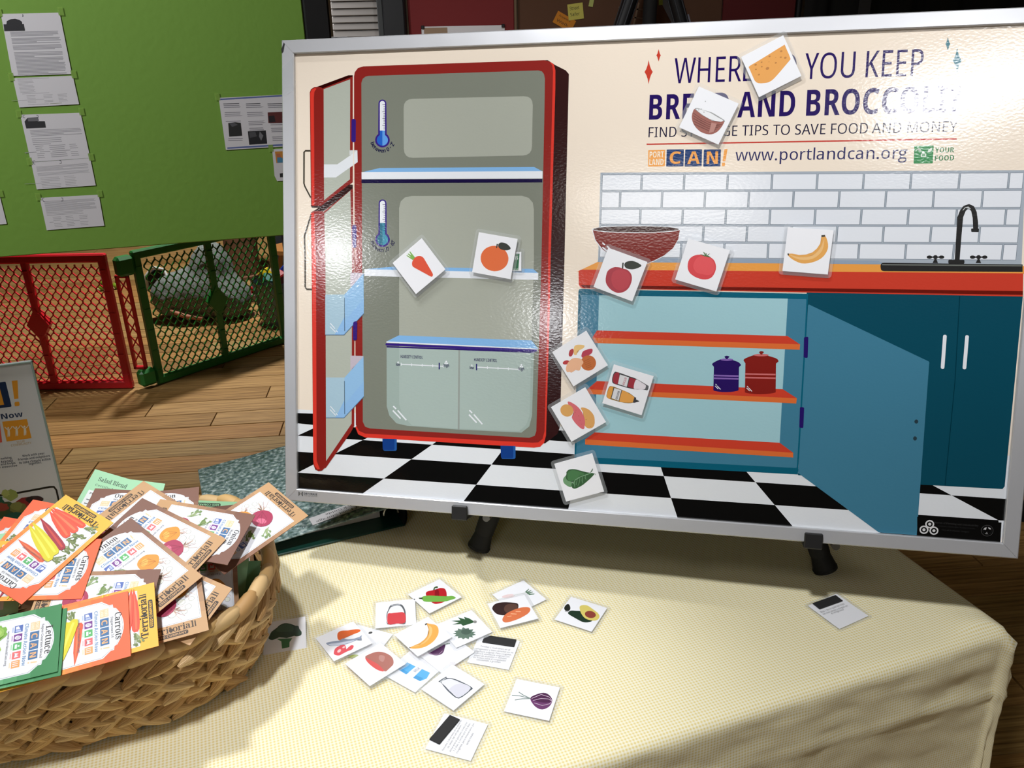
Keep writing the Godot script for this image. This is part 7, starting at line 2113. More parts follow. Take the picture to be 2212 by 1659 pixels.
["N",1,15773816,6,103,323,155,323,54],
["Climate Action Now",1,5932724,6,-220,260,220,260,34],
["www.PortlandCan.org",2,7368820,28,-180,105,180,105,26],
["Territorial",3,2761232,15,-230,-492,230,-492,72],
["SEED COMPANY",1,15906362,3,-134,-538,154,-538,25]],
"onion":[[8016448,1,-360,575,360,575,360,460,-360,460],
[8016448,1,-360,460,360,460,360,345,-360,345],
[8674374,1,-360,345,360,345,360,230,-360,230],
[9397836,1,-360,230,360,230,360,115,-360,115],
[10055762,1,-360,115,360,115,360,0,-360,0],
[10713688,1,-360,0,360,0,360,-115,-360,-115],
[11371614,1,-360,-115,360,-115,360,-230,-360,-230],
[12095076,1,-360,-230,360,-230,360,-345,-360,-345],
[12753002,1,-360,-345,360,-345,360,-460,-360,-460],
[12753002,1,-360,-460,360,-460,360,-575,-360,-575],
[15132910,2,-310,-410,310,-410,310,330,250,400,250,430,210,435,200,460,150,488,100,509,50,521,0,525,-50,521,-100,509,-150,488,-200,460,-210,435,-250,430,-250,400,-310,330],
[9079952,3,-301,-401,301,-401,301,321,241,400,241,426,210,430,200,451,150,479,100,500,50,512,0,516,-50,512,-100,500,-150,479,-200,451,-210,430,-241,426,-241,400,-301,321],
[15132910,4,-298,-398,298,-398,298,318,238,400,238,424,210,429,200,448,150,477,100,497,50,509,0,514,-50,509,-100,497,-150,477,-200,448,-210,429,-238,424,-238,400,-298,318],
[15911068,5,-220,310,-130,310,-130,390,-220,390],
[4156570,5,-116,310,-26,310,-26,390,-116,390],
[4156570,5,-16,310,74,310,74,390,-16,390],
[4156570,5,84,310,174,310,174,390,84,390],
[15911068,5,196,335,212,335,218,390,202,390],
[15911068,5,194,310,210,310,212,324,196,324],
[5007536,5,-220,170,-146,170,-146,242,-220,242],
[15263472,6,-210,180,-180,180,-180,220,-210,205],
[11582688,6,-174,180,-152,180,-152,230,-174,220],
[11451355,5,-210,150,-156,150,-156,162,-210,162],
[7614602,5,-128,170,-54,170,-54,242,-128,242],
[15263472,6,-112,200,-110,208,-107,216,-102,224,-98,230,-93,233,-88,233,-82,232,-78,230,-74,226,-71,219,-69,212,-68,205,-70,198,-73,191,-78,184,-82,180,-87,178,-92,177,-98,178,-102,180,-106,183,-109,188,-111,194],
[7614602,7,-100,190,-96,190,-94,224,-98,224],
[7614602,7,-86,190,-82,190,-82,224,-86,224],
[12624586,5,-118,150,-64,150,-64,162,-118,162],
[5681252,5,-36,170,38,170,38,242,-36,242],
[15263472,6,-21,185,24,185,24,205,-21,205],
[15263472,6,-6,210,10,210,10,226,-6,226],
[11787193,5,-26,150,28,150,28,162,-26,162],
[15493738,5,56,170,130,170,130,242,56,242],
[15263472,6,68,190,82,226,94,206,110,230,118,186,96,194],
[16170172,5,66,150,120,150,120,162,66,162],
[15770720,5,148,170,222,170,222,242,148,242],
[15263472,6,160,180,167,180,167,226,160,226],
[15263472,6,179,180,186,180,186,226,179,226],
[15263472,6,198,180,205,180,205,226,198,226],
[16307895,5,158,150,212,150,212,162,158,162],
[3811352,2,-246,-482,-236,-482,-236,-432,-246,-432],
[3811352,2,238,-492,250,-492,250,-426,238,-426],
[3811352,2,-150,-528,-149,-537,-145,-543,-139,-547,-130,-548,150,-548,159,-547,165,-543,169,-537,170,-528,170,-524,169,-515,165,-509,159,-505,150,-504,-130,-504,-139,-505,-145,-509,-149,-515,-150,-524],
[3811352,2,33,-468,30,-458,22,-450,12,-447,2,-450,-6,-458,-9,-468,-6,-478,1,-486,12,-489,22,-486,30,-478],
[10132112,5,125,-250,119,-230,102,-215,80,-210,58,-215,41,-230,35,-250,41,-270,57,-285,80,-290,102,-285,119,-270],
[15527650,6,121,-250,116,-232,100,-218,80,-214,60,-218,44,-232,39,-250,44,-268,59,-282,80,-286,100,-282,116,-268],
[10132112,7,180,-180,175,-162,160,-149,140,-144,120,-149,105,-162,100,-180,105,-198,120,-211,140,-216,160,-211,175,-198],
[15527650,8,176,-180,171,-164,158,-152,140,-148,122,-152,109,-164,104,-180,109,-196,122,-208,140,-212,158,-208,171,-196],
[10132112,5,230,-100,225,-82,210,-69,190,-64,170,-69,155,-82,150,-100,155,-118,170,-131,190,-136,210,-131,225,-118],
[15527650,6,226,-100,221,-84,208,-72,190,-68,172,-72,159,-84,154,-100,159,-116,172,-128,190,-132,208,-128,221,-116],
[10132112,7,80,-300,75,-282,60,-269,40,-264,20,-269,5,-282,0,-300,5,-318,20,-331,40,-336,60,-331,75,-318],
[15527650,8,76,-300,71,-284,58,-272,40,-268,22,-272,9,-284,4,-300,9,-316,22,-328,40,-332,58,-328,71,-316],
[10132112,5,234,-250,229,-235,217,-223,200,-219,183,-223,171,-235,166,-250,171,-265,183,-277,200,-281,217,-277,229,-265],
[15527650,6,230,-250,226,-237,215,-227,200,-223,185,-227,174,-237,170,-250,174,-263,185,-273,200,-277,215,-273,226,-263],
[10132112,7,190,-300,186,-286,175,-277,160,-273,145,-277,134,-286,130,-300,134,-314,145,-323,160,-327,175,-323,186,-314],
[15527650,8,186,-300,183,-288,173,-280,160,-277,147,-280,137,-288,134,-300,137,-312,147,-320,160,-323,173,-320,183,-312],
[10132112,5,270,-170,266,-156,255,-147,240,-143,225,-147,214,-156,210,-170,214,-184,225,-193,240,-197,255,-193,266,-184],
[15527650,6,266,-170,263,-158,253,-150,240,-147,227,-150,217,-158,214,-170,217,-182,227,-190,240,-193,253,-190,263,-182],
[10132112,5,-110,40,-114,54,-125,63,-140,67,-155,63,-166,54,-170,40,-166,26,-155,17,-140,13,-125,17,-114,26],
[15527650,6,-114,40,-117,52,-127,60,-140,63,-153,60,-163,52,-166,40,-163,28,-153,20,-140,17,-127,20,-117,28],
[10400121,7,-85,6,-138,92,-161,123,-152,130,-129,98,-75,12],
[7967060,8,-172,138,-170,124,-155,113,-141,115,-143,129,-158,141],
[9151080,8,-83,38,-116,53,-134,80,-124,87,-108,63,-77,49],
[7441743,9,-148,84,-139,73,-120,72,-110,82,-119,93,-138,94],
[7113804,9,-79,38,-134,32,-165,51,-158,61,-132,44,-81,51],
[7967060,10,-181,58,-172,47,-153,45,-143,55,-152,66,-170,67],
[8165211,11,-85,18,-110,51,-147,66,-143,77,-103,60,-75,25],
[7901268,12,-164,73,-156,62,-137,60,-126,70,-135,81,-154,83],
[7376720,13,-85,26,-109,92,-159,126,-153,135,-101,98,-75,30],
[7638865,14,-163,148,-169,136,-162,118,-149,113,-143,126,-150,143],
[7573842,14,-79,39,-125,28,-150,45,-143,55,-124,41,-81,51],
[7507279,15,-163,59,-160,45,-143,36,-130,41,-133,55,-150,64],
[10531451,16,-85,38,-95,58,-130,55,-131,68,-91,70,-75,44],
[8426585,17,-134,80,-142,69,-139,50,-127,43,-119,54,-122,73],
[7048011,18,-84,38,-102,55,-120,59,-117,70,-97,64,-76,46],
[8098134,19,-138,67,-130,56,-111,53,-100,62,-108,74,-127,76],
[7179597,20,-80,33,-153,33,-194,59,-190,67,-151,41,-80,42],
[8163926,21,-190,82,-201,74,-203,55,-194,44,-183,53,-181,71],
[8231260,21,-82,19,-102,30,-115,47,-108,53,-96,37,-78,27],
[7638609,22,-118,68,-124,56,-118,38,-105,32,-98,45,-105,63],
[7902045,5,-181,-117,-248,-94,-272,-70,-266,-63,-244,-86,-179,-108],
[8098652,6,-278,-50,-283,-63,-274,-80,-261,-84,-255,-70,-264,-53],
[10531199,6,-183,-142,-225,-104,-259,-99,-258,-90,-221,-96,-177,-135],
[7704666,7,-240,-90,-252,-82,-270,-86,-277,-98,-266,-106,-247,-102],
[9545330,7,-185,-120,-212,-79,-239,-31,-228,-25,-201,-73,-175,-113],
[7770458,8,-218,-17,-232,-14,-248,-25,-249,-39,-236,-42,-220,-31],
[9939831,9,-183,-127,-245,-83,-284,-44,-276,-37,-238,-74,-177,-118],
[7967323,10,-272,-23,-285,-27,-293,-45,-288,-58,-275,-53,-266,-36],
[9019500,10,-178,-118,-210,-130,-242,-130,-242,-119,-212,-120,-182,-108],
[8492382,11,-256,-113,-255,-127,-241,-139,-227,-137,-228,-123,-242,-111],
[9414001,12,-183,-119,-231,-80,-286,-89,-288,-79,-228,-70,-177,-112],
[7967323,13,-299,-69,-301,-83,-290,-98,-276,-99,-273,-85,-285,-70],
[10531199,13,-184,-157,-209,-108,-262,-89,-259,-81,-203,-102,-176,-153],
[7901787,14,-271,-69,-274,-83,-263,-99,-249,-100,-246,-87,-257,-71],
[10531198,15,-183,-140,-235,-99,-270,-47,-262,-42,-229,-93,-177,-133],
[7704666,16,-263,-26,-275,-34,-278,-53,-269,-64,-257,-56,-254,-37],
[13809579,7,173,-73,209,-125,240,-139,238,-143,206,-128,170,-75],
[11964802,8,173,-73,185,-88,223,-137,219,-140,182,-91,170,-75],
[13084827,9,173,-73,214,-126,221,-176,217,-176,210,-128,170,-75],
[13546149,10,173,-72,180,-80,192,-117,188,-119,176,-81,170,-76],
[13941679,11,172,-72,213,-82,255,-110,253,-114,211,-86,171,-76],
[13875629,12,172,-72,250,-100,280,-136,277,-139,248,-103,171,-76],
[12557711,13,170,-73,186,-37,224,-15,226,-18,189,-40,174,-75],
[12360074,14,174,-74,182,-116,192,-143,188,-145,177,-117,169,-74],
[13084826,15,174,-73,184,-116,209,-147,205,-150,180,-118,169,-75],
[14848558,16,233,-30,227,-9,212,11,196,29,181,45,166,58,147,66,123,70,97,70,73,66,53,58,35,45,22,29,14,11,10,-9,9,-30,9,-51,11,-71,19,-89,33,-105,53,-118,75,-126,98,-130,123,-130,146,-126,166,-118,184,-105,199,-89,215,-71,228,-51],
[15773772,17,131,22,117,33,95,35,72,26,52,10,43,-10,45,-27,59,-38,81,-40,105,-31,124,-15,133,5],
[11627306,18,50,7,85,-56,172,-72,171,-76,83,-59,47,5],
[11627306,19,49,18,118,-21,173,-73,170,-75,115,-25,47,14],
[11627306,20,49,26,143,6,173,-73,170,-75,141,3,48,22],
[13743785,7,48,-240,126,-231,175,-225,176,-229,126,-235,48,-245],
[11766909,9,50,-241,79,-294,89,-311,85,-313,75,-296,46,-243],
[12294281,10,50,-241,80,-286,120,-301,119,-305,77,-289,46,-244],
[11766908,11,50,-241,99,-299,160,-342,157,-345,96,-302,46,-244],
[13677992,12,49,-240,92,-262,153,-275,152,-279,90,-267,47,-244],
[12294281,13,49,-240,104,-267,165,-288,163,-292,102,-271,47,-244],
[14205107,14,50,-242,81,-320,128,-387,124,-390,77,-322,46,-243],
[13216670,15,49,-240,110,-277,183,-283,182,-288,109,-282,47,-244],
[12821397,16,48,-240,100,-249,124,-235,126,-239,100,-253,48,-245],
[11020880,21,94,-180,94,-156,89,-131,78,-110,60,-92,36,-77,10,-66,-17,-61,-46,-61,-72,-66,-94,-77,-115,-92,-130,-110,-142,-131,-150,-156,-152,-180,-147,-204,-137,-229,-123,-250,-107,-268,-88,-283,-67,-294,-43,-299,-17,-299,8,-294,29,-283,49,-268,66,-250,79,-229,89,-204],
[14183048,22,-5,-118,-22,-105,-48,-104,-75,-114,-98,-133,-110,-156,-107,-177,-90,-190,-64,-191,-37,-181,-14,-162,-2,-139],
[8987202,23,-106,-125,-62,-213,48,-240,48,-244,-64,-217,-110,-126],
[8987202,24,-107,-114,-20,-170,49,-241,47,-244,-23,-173,-109,-117],
[8987202,25,-108,-106,13,-135,50,-242,46,-243,10,-138,-108,-110],
["Onion",3,2762272,5,-105,446,105,446,62],
["Walla Walla",3,3814964,6,-104,402,104,402,29],
["PORT",1,16180946,6,-210,354,-140,354,26],
["LAND",1,16180946,6,-210,317,-140,317,26],
["C",1,15773816,6,-97,323,-45,323,54],
["A",1,15773816,6,3,323,55,323,54],
["N",1,15773816,6,103,323,155,323,54],
["Climate Action Now",1,5932724,6,-220,260,220,260,34],
["www.PortlandCan.org",2,7368820,15,-180,105,180,105,26],
["Territorial",3,3811352,4,-230,-492,230,-492,72],
["SEED COMPANY",1,12753002,3,-134,-538,154,-538,25]],
"lettuce":[[3113032,1,-360,575,360,575,360,460,-360,460],
[3113032,1,-360,460,360,460,360,345,-360,345],
[4164693,1,-360,345,360,345,360,230,-360,230],
[5216611,1,-360,230,360,230,360,115,-360,115],
[6268272,1,-360,115,360,115,360,0,-360,0],
[7319934,1,-360,0,360,0,360,-115,-360,-115],
[8371595,1,-360,-115,360,-115,360,-230,-360,-230],
[9423513,1,-360,-230,360,-230,360,-345,-360,-345],
[10475174,1,-360,-345,360,-345,360,-460,-360,-460],
[10475174,1,-360,-460,360,-460,360,-575,-360,-575],
[15132910,2,-310,-410,310,-410,310,330,250,400,250,430,210,435,200,460,150,488,100,509,50,521,0,525,-50,521,-100,509,-150,488,-200,460,-210,435,-250,430,-250,400,-310,330],
[9079952,3,-301,-401,301,-401,301,321,241,400,241,426,210,430,200,451,150,479,100,500,50,512,0,516,-50,512,-100,500,-150,479,-200,451,-210,430,-241,426,-241,400,-301,321],
[15132910,4,-298,-398,298,-398,298,318,238,400,238,424,210,429,200,448,150,477,100,497,50,509,0,514,-50,509,-100,497,-150,477,-200,448,-210,429,-238,424,-238,400,-298,318],
[15911068,5,-220,310,-130,310,-130,390,-220,390],
[4156570,5,-116,310,-26,310,-26,390,-116,390],
[4156570,5,-16,310,74,310,74,390,-16,390],
[4156570,5,84,310,174,310,174,390,84,390],
[15911068,5,196,335,212,335,218,390,202,390],
[15911068,5,194,310,210,310,212,324,196,324],
[5007536,5,-220,170,-146,170,-146,242,-220,242],
[15263472,6,-210,180,-180,180,-180,220,-210,205],
[11582688,6,-174,180,-152,180,-152,230,-174,220],
[11451355,5,-210,150,-156,150,-156,162,-210,162],
[7614602,5,-128,170,-54,170,-54,242,-128,242],
[15263472,6,-112,200,-110,208,-107,216,-102,224,-98,230,-93,233,-88,233,-82,232,-78,230,-74,226,-71,219,-69,212,-68,205,-70,198,-73,191,-78,184,-82,180,-87,178,-92,177,-98,178,-102,180,-106,183,-109,188,-111,194],
[7614602,7,-100,190,-96,190,-94,224,-98,224],
[7614602,7,-86,190,-82,190,-82,224,-86,224],
[12624586,5,-118,150,-64,150,-64,162,-118,162],
[5681252,5,-36,170,38,170,38,242,-36,242],
[15263472,6,-21,185,24,185,24,205,-21,205],
[15263472,6,-6,210,10,210,10,226,-6,226],
[11787193,5,-26,150,28,150,28,162,-26,162],
[15493738,5,56,170,130,170,130,242,56,242],
[15263472,6,68,190,82,226,94,206,110,230,118,186,96,194],
[16170172,5,66,150,120,150,120,162,66,162],
[15770720,5,148,170,222,170,222,242,148,242],
[15263472,6,160,180,167,180,167,226,160,226],
[15263472,6,179,180,186,180,186,226,179,226],
[15263472,6,198,180,205,180,205,226,198,226],
[16307895,5,158,150,212,150,212,162,158,162],
[1978400,2,-246,-482,-236,-482,-236,-432,-246,-432],
[1978400,2,238,-492,250,-492,250,-426,238,-426],
[1978400,2,-150,-528,-149,-537,-145,-543,-139,-547,-130,-548,150,-548,159,-547,165,-543,169,-537,170,-528,170,-524,169,-515,165,-509,159,-505,150,-504,-130,-504,-139,-505,-145,-509,-149,-515,-150,-524],
[1978400,2,33,-468,30,-458,22,-450,12,-447,2,-450,-6,-458,-9,-468,-6,-478,1,-486,12,-489,22,-486,30,-478],
[6989370,5,-5,-240,-26,-195,-60,-165,-41,-127,-104,-148,-140,-106,-186,-136,-227,-152,-231,-170,-242,-202,-254,-240,-280,-284,-241,-319,-209,-333,-180,-374,-140,-368,-107,-381,-67,-334,-52,-291,16,-278],
[8828494,6,-22,-240,-46,-210,-66,-178,-79,-149,-109,-148,-140,-142,-167,-150,-196,-175,-218,-178,-222,-212,-221,-240,-231,-268,-225,-284,-199,-307,-171,-329,-140,-323,-102,-341,-83,-302,-55,-297,-30,-271],
[10602338,7,-73,-240,-80,-225,-92,-205,-106,-200,-122,-192,-140,-183,-156,-176,-176,-190,-186,-205,-196,-219,-195,-240,-208,-253,-183,-272,-175,-285,-158,-303,-140,-312,-121,-286,-105,-300,-88,-280,-95,-259],
[10504764,7,256,-280,280,-239,226,-198,192,-193,161,-188,120,-163,77,-159,44,-183,10,-211,-9,-236,6,-280,-23,-324,27,-348,35,-386,87,-401,120,-388,156,-417,197,-386,217,-352,211,-327],
[11432528,8,222,-280,218,-252,207,-221,180,-218,145,-191,120,-197,88,-201,70,-222,44,-211,27,-252,10,-280,17,-313,36,-334,66,-360,88,-355,120,-376,148,-365,184,-360,200,-336,201,-304],
[12360035,9,165,-280,168,-263,170,-244,155,-231,139,-227,120,-220,108,-225,89,-244,76,-260,69,-257,60,-280,67,-298,80,-307,90,-319,102,-343,120,-318,138,-332,163,-331,165,-314,175,-299],
[10274876,10,138,-80,171,-37,99,3,69,33,45,50,0,70,-43,55,-93,36,-106,-5,-114,-35,-164,-80,-158,-112,-134,-167,-78,-190,-37,-228,0,-217,42,-212,88,-196,120,-162,110,-121],
[11259984,11,79,-80,117,-42,66,-13,57,4,34,12,0,23,-33,14,-65,-12,-94,-21,-99,-50,-136,-80,-84,-110,-84,-151,-57,-168,-29,-187,0,-173,37,-164,54,-159,75,-141,104,-110],
[12245091,12,60,-80,65,-60,52,-48,32,-32,18,-20,0,-11,-19,-21,-31,-49,-49,-45,-63,-60,-62,-80,-52,-101,-46,-127,-37,-138,-20,-148,0,-149,19,-129,30,-135,58,-119,61,-98],
[8171584,12,-84,20,-90,48,-111,67,-128,95,-153,113,-180,97,-206,105,-236,90,-236,61,-263,47,-252,20,-261,-12,-257,-27,-233,-68,-207,-60,-180,-91,-147,-71,-134,-57,-99,-38,-110,-11],
[9682514,13,-104,20,-106,39,-130,53,-148,88,-166,79,-180,80,-202,78,-220,66,-233,47,-239,39,-240,20,-240,4,-235,-18,-210,-25,-202,-41,-180,-48,-160,-45,-145,-35,-130,-15,-126,-2],
[11193445,14,-143,20,-141,33,-145,45,-158,47,-170,56,-180,61,-191,58,-201,54,-208,45,-221,33,-219,20,-207,10,-215,-5,-209,-17,-195,-27,-180,-19,-168,-17,-155,-18,-145,-7,-142,7],
[8960060,12,288,-60,266,-32,266,14,233,20,210,32,180,35,151,56,136,12,107,-2,81,-32,81,-60,90,-91,95,-126,116,-127,146,-155,180,-179,211,-149,236,-139,252,-112,258,-81],
[10273872,13,251,-60,258,-41,235,-14,213,-1,203,12,180,5,155,-6,133,4,124,-15,108,-38,124,-60,103,-81,121,-102,132,-115,155,-112,180,-139,202,-116,218,-116,224,-101,247,-83],
[11587683,14,215,-60,228,-43,218,-37,208,-22,196,-10,180,-19,172,-24,153,-20,139,-34,132,-48,139,-60,139,-73,143,-89,160,-94,168,-105,180,-113,196,-108,204,-102,222,-90,222,-71],
["Lettuce",3,2762272,5,-147,446,147,446,62],
["Super Gourmet Blend",3,3814964,6,-180,402,180,402,29],
["PORT",1,16180946,6,-210,354,-140,354,26],
["LAND",1,16180946,6,-210,317,-140,317,26],
["C",1,15773816,6,-97,323,-45,323,54],
["A",1,15773816,6,3,323,55,323,54],
["N",1,15773816,6,103,323,155,323,54],
["Climate Action Now",1,5932724,6,-220,260,220,260,34],
["www.PortlandCan.org",2,7368820,14,-180,105,180,105,26],
["Territorial",3,1978400,8,-230,-492,230,-492,72],
["SEED COMPANY",1,10475174,3,-134,-538,154,-538,25]],
"lettuceback":[[10804398,1,-360,575,360,575,360,-575,-360,-575],
[15133930,2,-300,300,220,300,220,-500,-300,-500],
[6974576,3,-270,180,-127,180,-190,166,-270,166],
[6974576,3,-80,180,41,180,16,166,-80,166],
[6974576,3,-270,126,-121,126,-175,112,-270,112],
[6974576,3,-270,72,-188,72,-177,58,-270,58],
[6974576,3,-80,72,38,72,45,58,-80,58],
[6974576,3,-270,18,-188,18,-189,4,-270,4],
[6974576,3,-80,18,12,18,48,4,-80,4],
[6974576,3,-270,-36,-124,-36,-161,-50,-270,-50],
[6974576,3,-270,-90,-170,-90,-157,-104,-270,-104],
[6974576,3,-80,-90,32,-90,41,-104,-80,-104],
[6974576,3,-270,-144,-178,-144,-147,-158,-270,-158],
[6974576,3,-80,-144,12,-144,16,-158,-80,-158],
[6974576,3,-270,-198,-127,-198,-166,-212,-270,-212],
[6974576,3,-270,-252,-124,-252,-144,-266,-270,-266],
[6974576,3,-80,-252,55,-252,14,-266,-80,-266],
[6974576,3,-270,-306,-148,-306,-187,-320,-270,-320],
[6974576,3,-80,-306,43,-306,38,-320,-80,-320],
[6974576,3,-80,-360,61,-360,25,-374,-80,-374],
[6974576,3,-270,-414,-158,-414,-148,-428,-270,-428],
[6974576,3,-80,-414,1,-414,41,-428,-80,-428],
["Salad Blend",3,3824196,2,-260,440,100,440,60],
["Certified Organic",2,3824196,2,-260,360,180,360,40],
["Planting Guide",1,3158068,3,-270,240,60,240,34]]}
const PACKET_DATA = [["lettuce","green Lettuce seed packet lying lowest at the left edge",[0.29090,-0.39159,0.87294,0.95313,0.03928,-0.30000,0.08319,0.91930,0.38467,-0.49563,0.90125,-0.61346]],
["lettuce","green lettuce packet mostly hidden behind the front Lettuce packet",[0.26974,-0.36832,0.88971,0.96047,0.03694,-0.27591,0.06876,0.92897,0.36373,-0.49193,0.89804,-0.61306]],
["carrot","orange Carrots packet lying sideways at the basket front",[0.32684,-0.39428,0.85891,0.94258,0.06993,-0.32658,0.06870,0.91633,0.39450,-0.43703,0.89895,-0.63166]],
["carrot","yellow carrot packet edge sticking out beside the front Carrots packet",[-0.32848,0.39645,-0.85728,-0.94095,-0.05862,0.33343,0.08194,0.91618,0.39230,-0.41536,0.90031,-0.64399]],
["carrot","yellow and orange carrot packet with painted carrots atop the heap",[-0.87136,0.24343,-0.42600,-0.48385,-0.28233,0.82836,0.08138,0.92792,0.36380,-0.49709,0.93989,-0.72830]],
["carrot","orange Carrots packet lying under the painted carrot packet",[0.06090,-0.36306,0.92977,0.99552,-0.04546,-0.08296,0.07239,0.93065,0.35867,-0.49864,0.92877,-0.70408]],
["onion","brown onion packet wedged behind the front Carrots packet",[0.07159,-0.35454,0.93230,0.99510,-0.03852,-0.09106,0.06820,0.93425,0.35005,-0.42747,0.91017,-0.67382]],
["onion","tan onion packet at the heap centre, just right of the yellow packet tip",[0.57338,0.19997,-0.79451,-0.80537,0.31558,-0.50179,0.15039,0.92759,0.34199,-0.39956,0.91920,-0.71680]],
["onion","tan onion packet with a red onion, directly above the central one",[0.41660,0.23359,-0.87857,-0.89860,0.25219,-0.35905,0.13769,0.93906,0.31497,-0.38821,0.92758,-0.75378]],
["onion","tan onion packet resting on the front rim beside the yellow edge",[0.92583,0.02323,-0.37723,-0.35380,0.40430,-0.84342,0.13293,0.91433,0.38253,-0.36807,0.90127,-0.70179]],
["onion","small corner of a tan onion packet poking out low at the right",[0.35639,0.28424,-0.89005,-0.92189,0.26193,-0.28549,0.15198,0.92228,0.35539,-0.37124,0.89490,-0.70362]],
["onion","brown Onion packet lying sideways near the right end of the heap",[-0.18269,-0.26675,0.94629,0.98186,-0.09927,0.16157,0.05084,0.95864,0.28005,-0.36189,0.92508,-0.77678]],
["onion","tan onion packet at the top centre with its label end hidden",[-0.49546,-0.20612,0.84382,0.85583,-0.28196,0.43364,0.14855,0.93702,0.31610,-0.40698,0.92793,-0.78760]],
["carrot","orange Carrots packet half covered by the painted carrot packet",[0.98086,-0.15236,0.12126,0.16015,0.27702,-0.94742,0.11076,0.94871,0.29612,-0.52156,0.92977,-0.74619]],
["onion","brown onion packet corner behind the yellow packet top",[0.99210,-0.11154,-0.05745,-0.02519,0.27145,-0.96212,0.12291,0.95597,0.26649,-0.45332,0.92927,-0.77864]],
["onion","brown Onion packet standing at the back of the heap, white arch showing",[0.96843,-0.03508,-0.24681,-0.22412,0.31101,-0.92360,0.10916,0.94976,0.29333,-0.39922,0.92244,-0.78665]],
["onion","tan onion packet leaning out over the right end of the basket",[-0.75905,0.29859,-0.57852,-0.63679,-0.15567,0.75516,0.13543,0.94160,0.30830,-0.30996,0.91419,-0.80197]],
["onion","onion packet in shade standing against the right rim",[0.95419,-0.07819,-0.28880,-0.10542,0.81549,-0.56909,0.28001,0.57347,0.76989,-0.35101,0.86766,-0.75321]],
["lettuceback","pale green lettuce packet standing at the right rim",[0.93379,-0.24897,-0.25698,0.15327,0.92731,-0.34147,0.32332,0.27948,0.90408,-0.34901,0.85056,-0.76389]],
["greenplain","dull green packet low inside the right end of the basket",[0.94161,-0.18657,-0.28028,0.11053,0.95759,-0.26610,0.31804,0.21958,0.92230,-0.34267,0.81615,-0.77900]],
["lettuceback","pale green packet back at the far left of the heap",[0.92608,-0.00945,-0.37721,-0.35670,0.30408,-0.88334,0.12305,0.95260,0.27824,-0.57753,0.89811,-0.73495]],
["carrot","orange packet corner at the far left below the sign",[0.98322,-0.14570,0.10978,0.14528,0.26144,-0.95422,0.11033,0.95416,0.27822,-0.56769,0.90175,-0.75800]],
["carrot","carrot packet edge peeking out behind the yellow packet top",[-0.95363,0.03024,0.29947,0.27457,-0.32027,0.90666,0.12333,0.94684,0.29712,-0.45564,0.90262,-0.80105]],
["onion","brown onion packet tucked behind the sideways Onion packet",[0.95223,-0.06298,-0.29882,-0.12424,0.81397,-0.56746,0.27897,0.57748,0.76727,-0.36810,0.83959,-0.85824]],
["lettuceback","pale green packet back with a printed table at the heap top",[0.94811,-0.31274,0.05732,0.21810,0.50851,-0.83298,0.23136,0.80225,0.55033,-0.51388,0.88609,-0.86855]],
["lettuceback","second pale green packet just behind the topmost green one",[0.97441,-0.21148,-0.07615,0.06243,0.58006,-0.81218,0.21593,0.78664,0.57842,-0.49179,0.87558,-0.87371]],
["lettuce","pale green packet showing SEED COMPANY behind the sideways Onion packet",[-0.95968,0.19079,0.20645,-0.02756,-0.79473,0.60633,0.27975,0.57619,0.76795,-0.39465,0.84174,-0.86776]]]
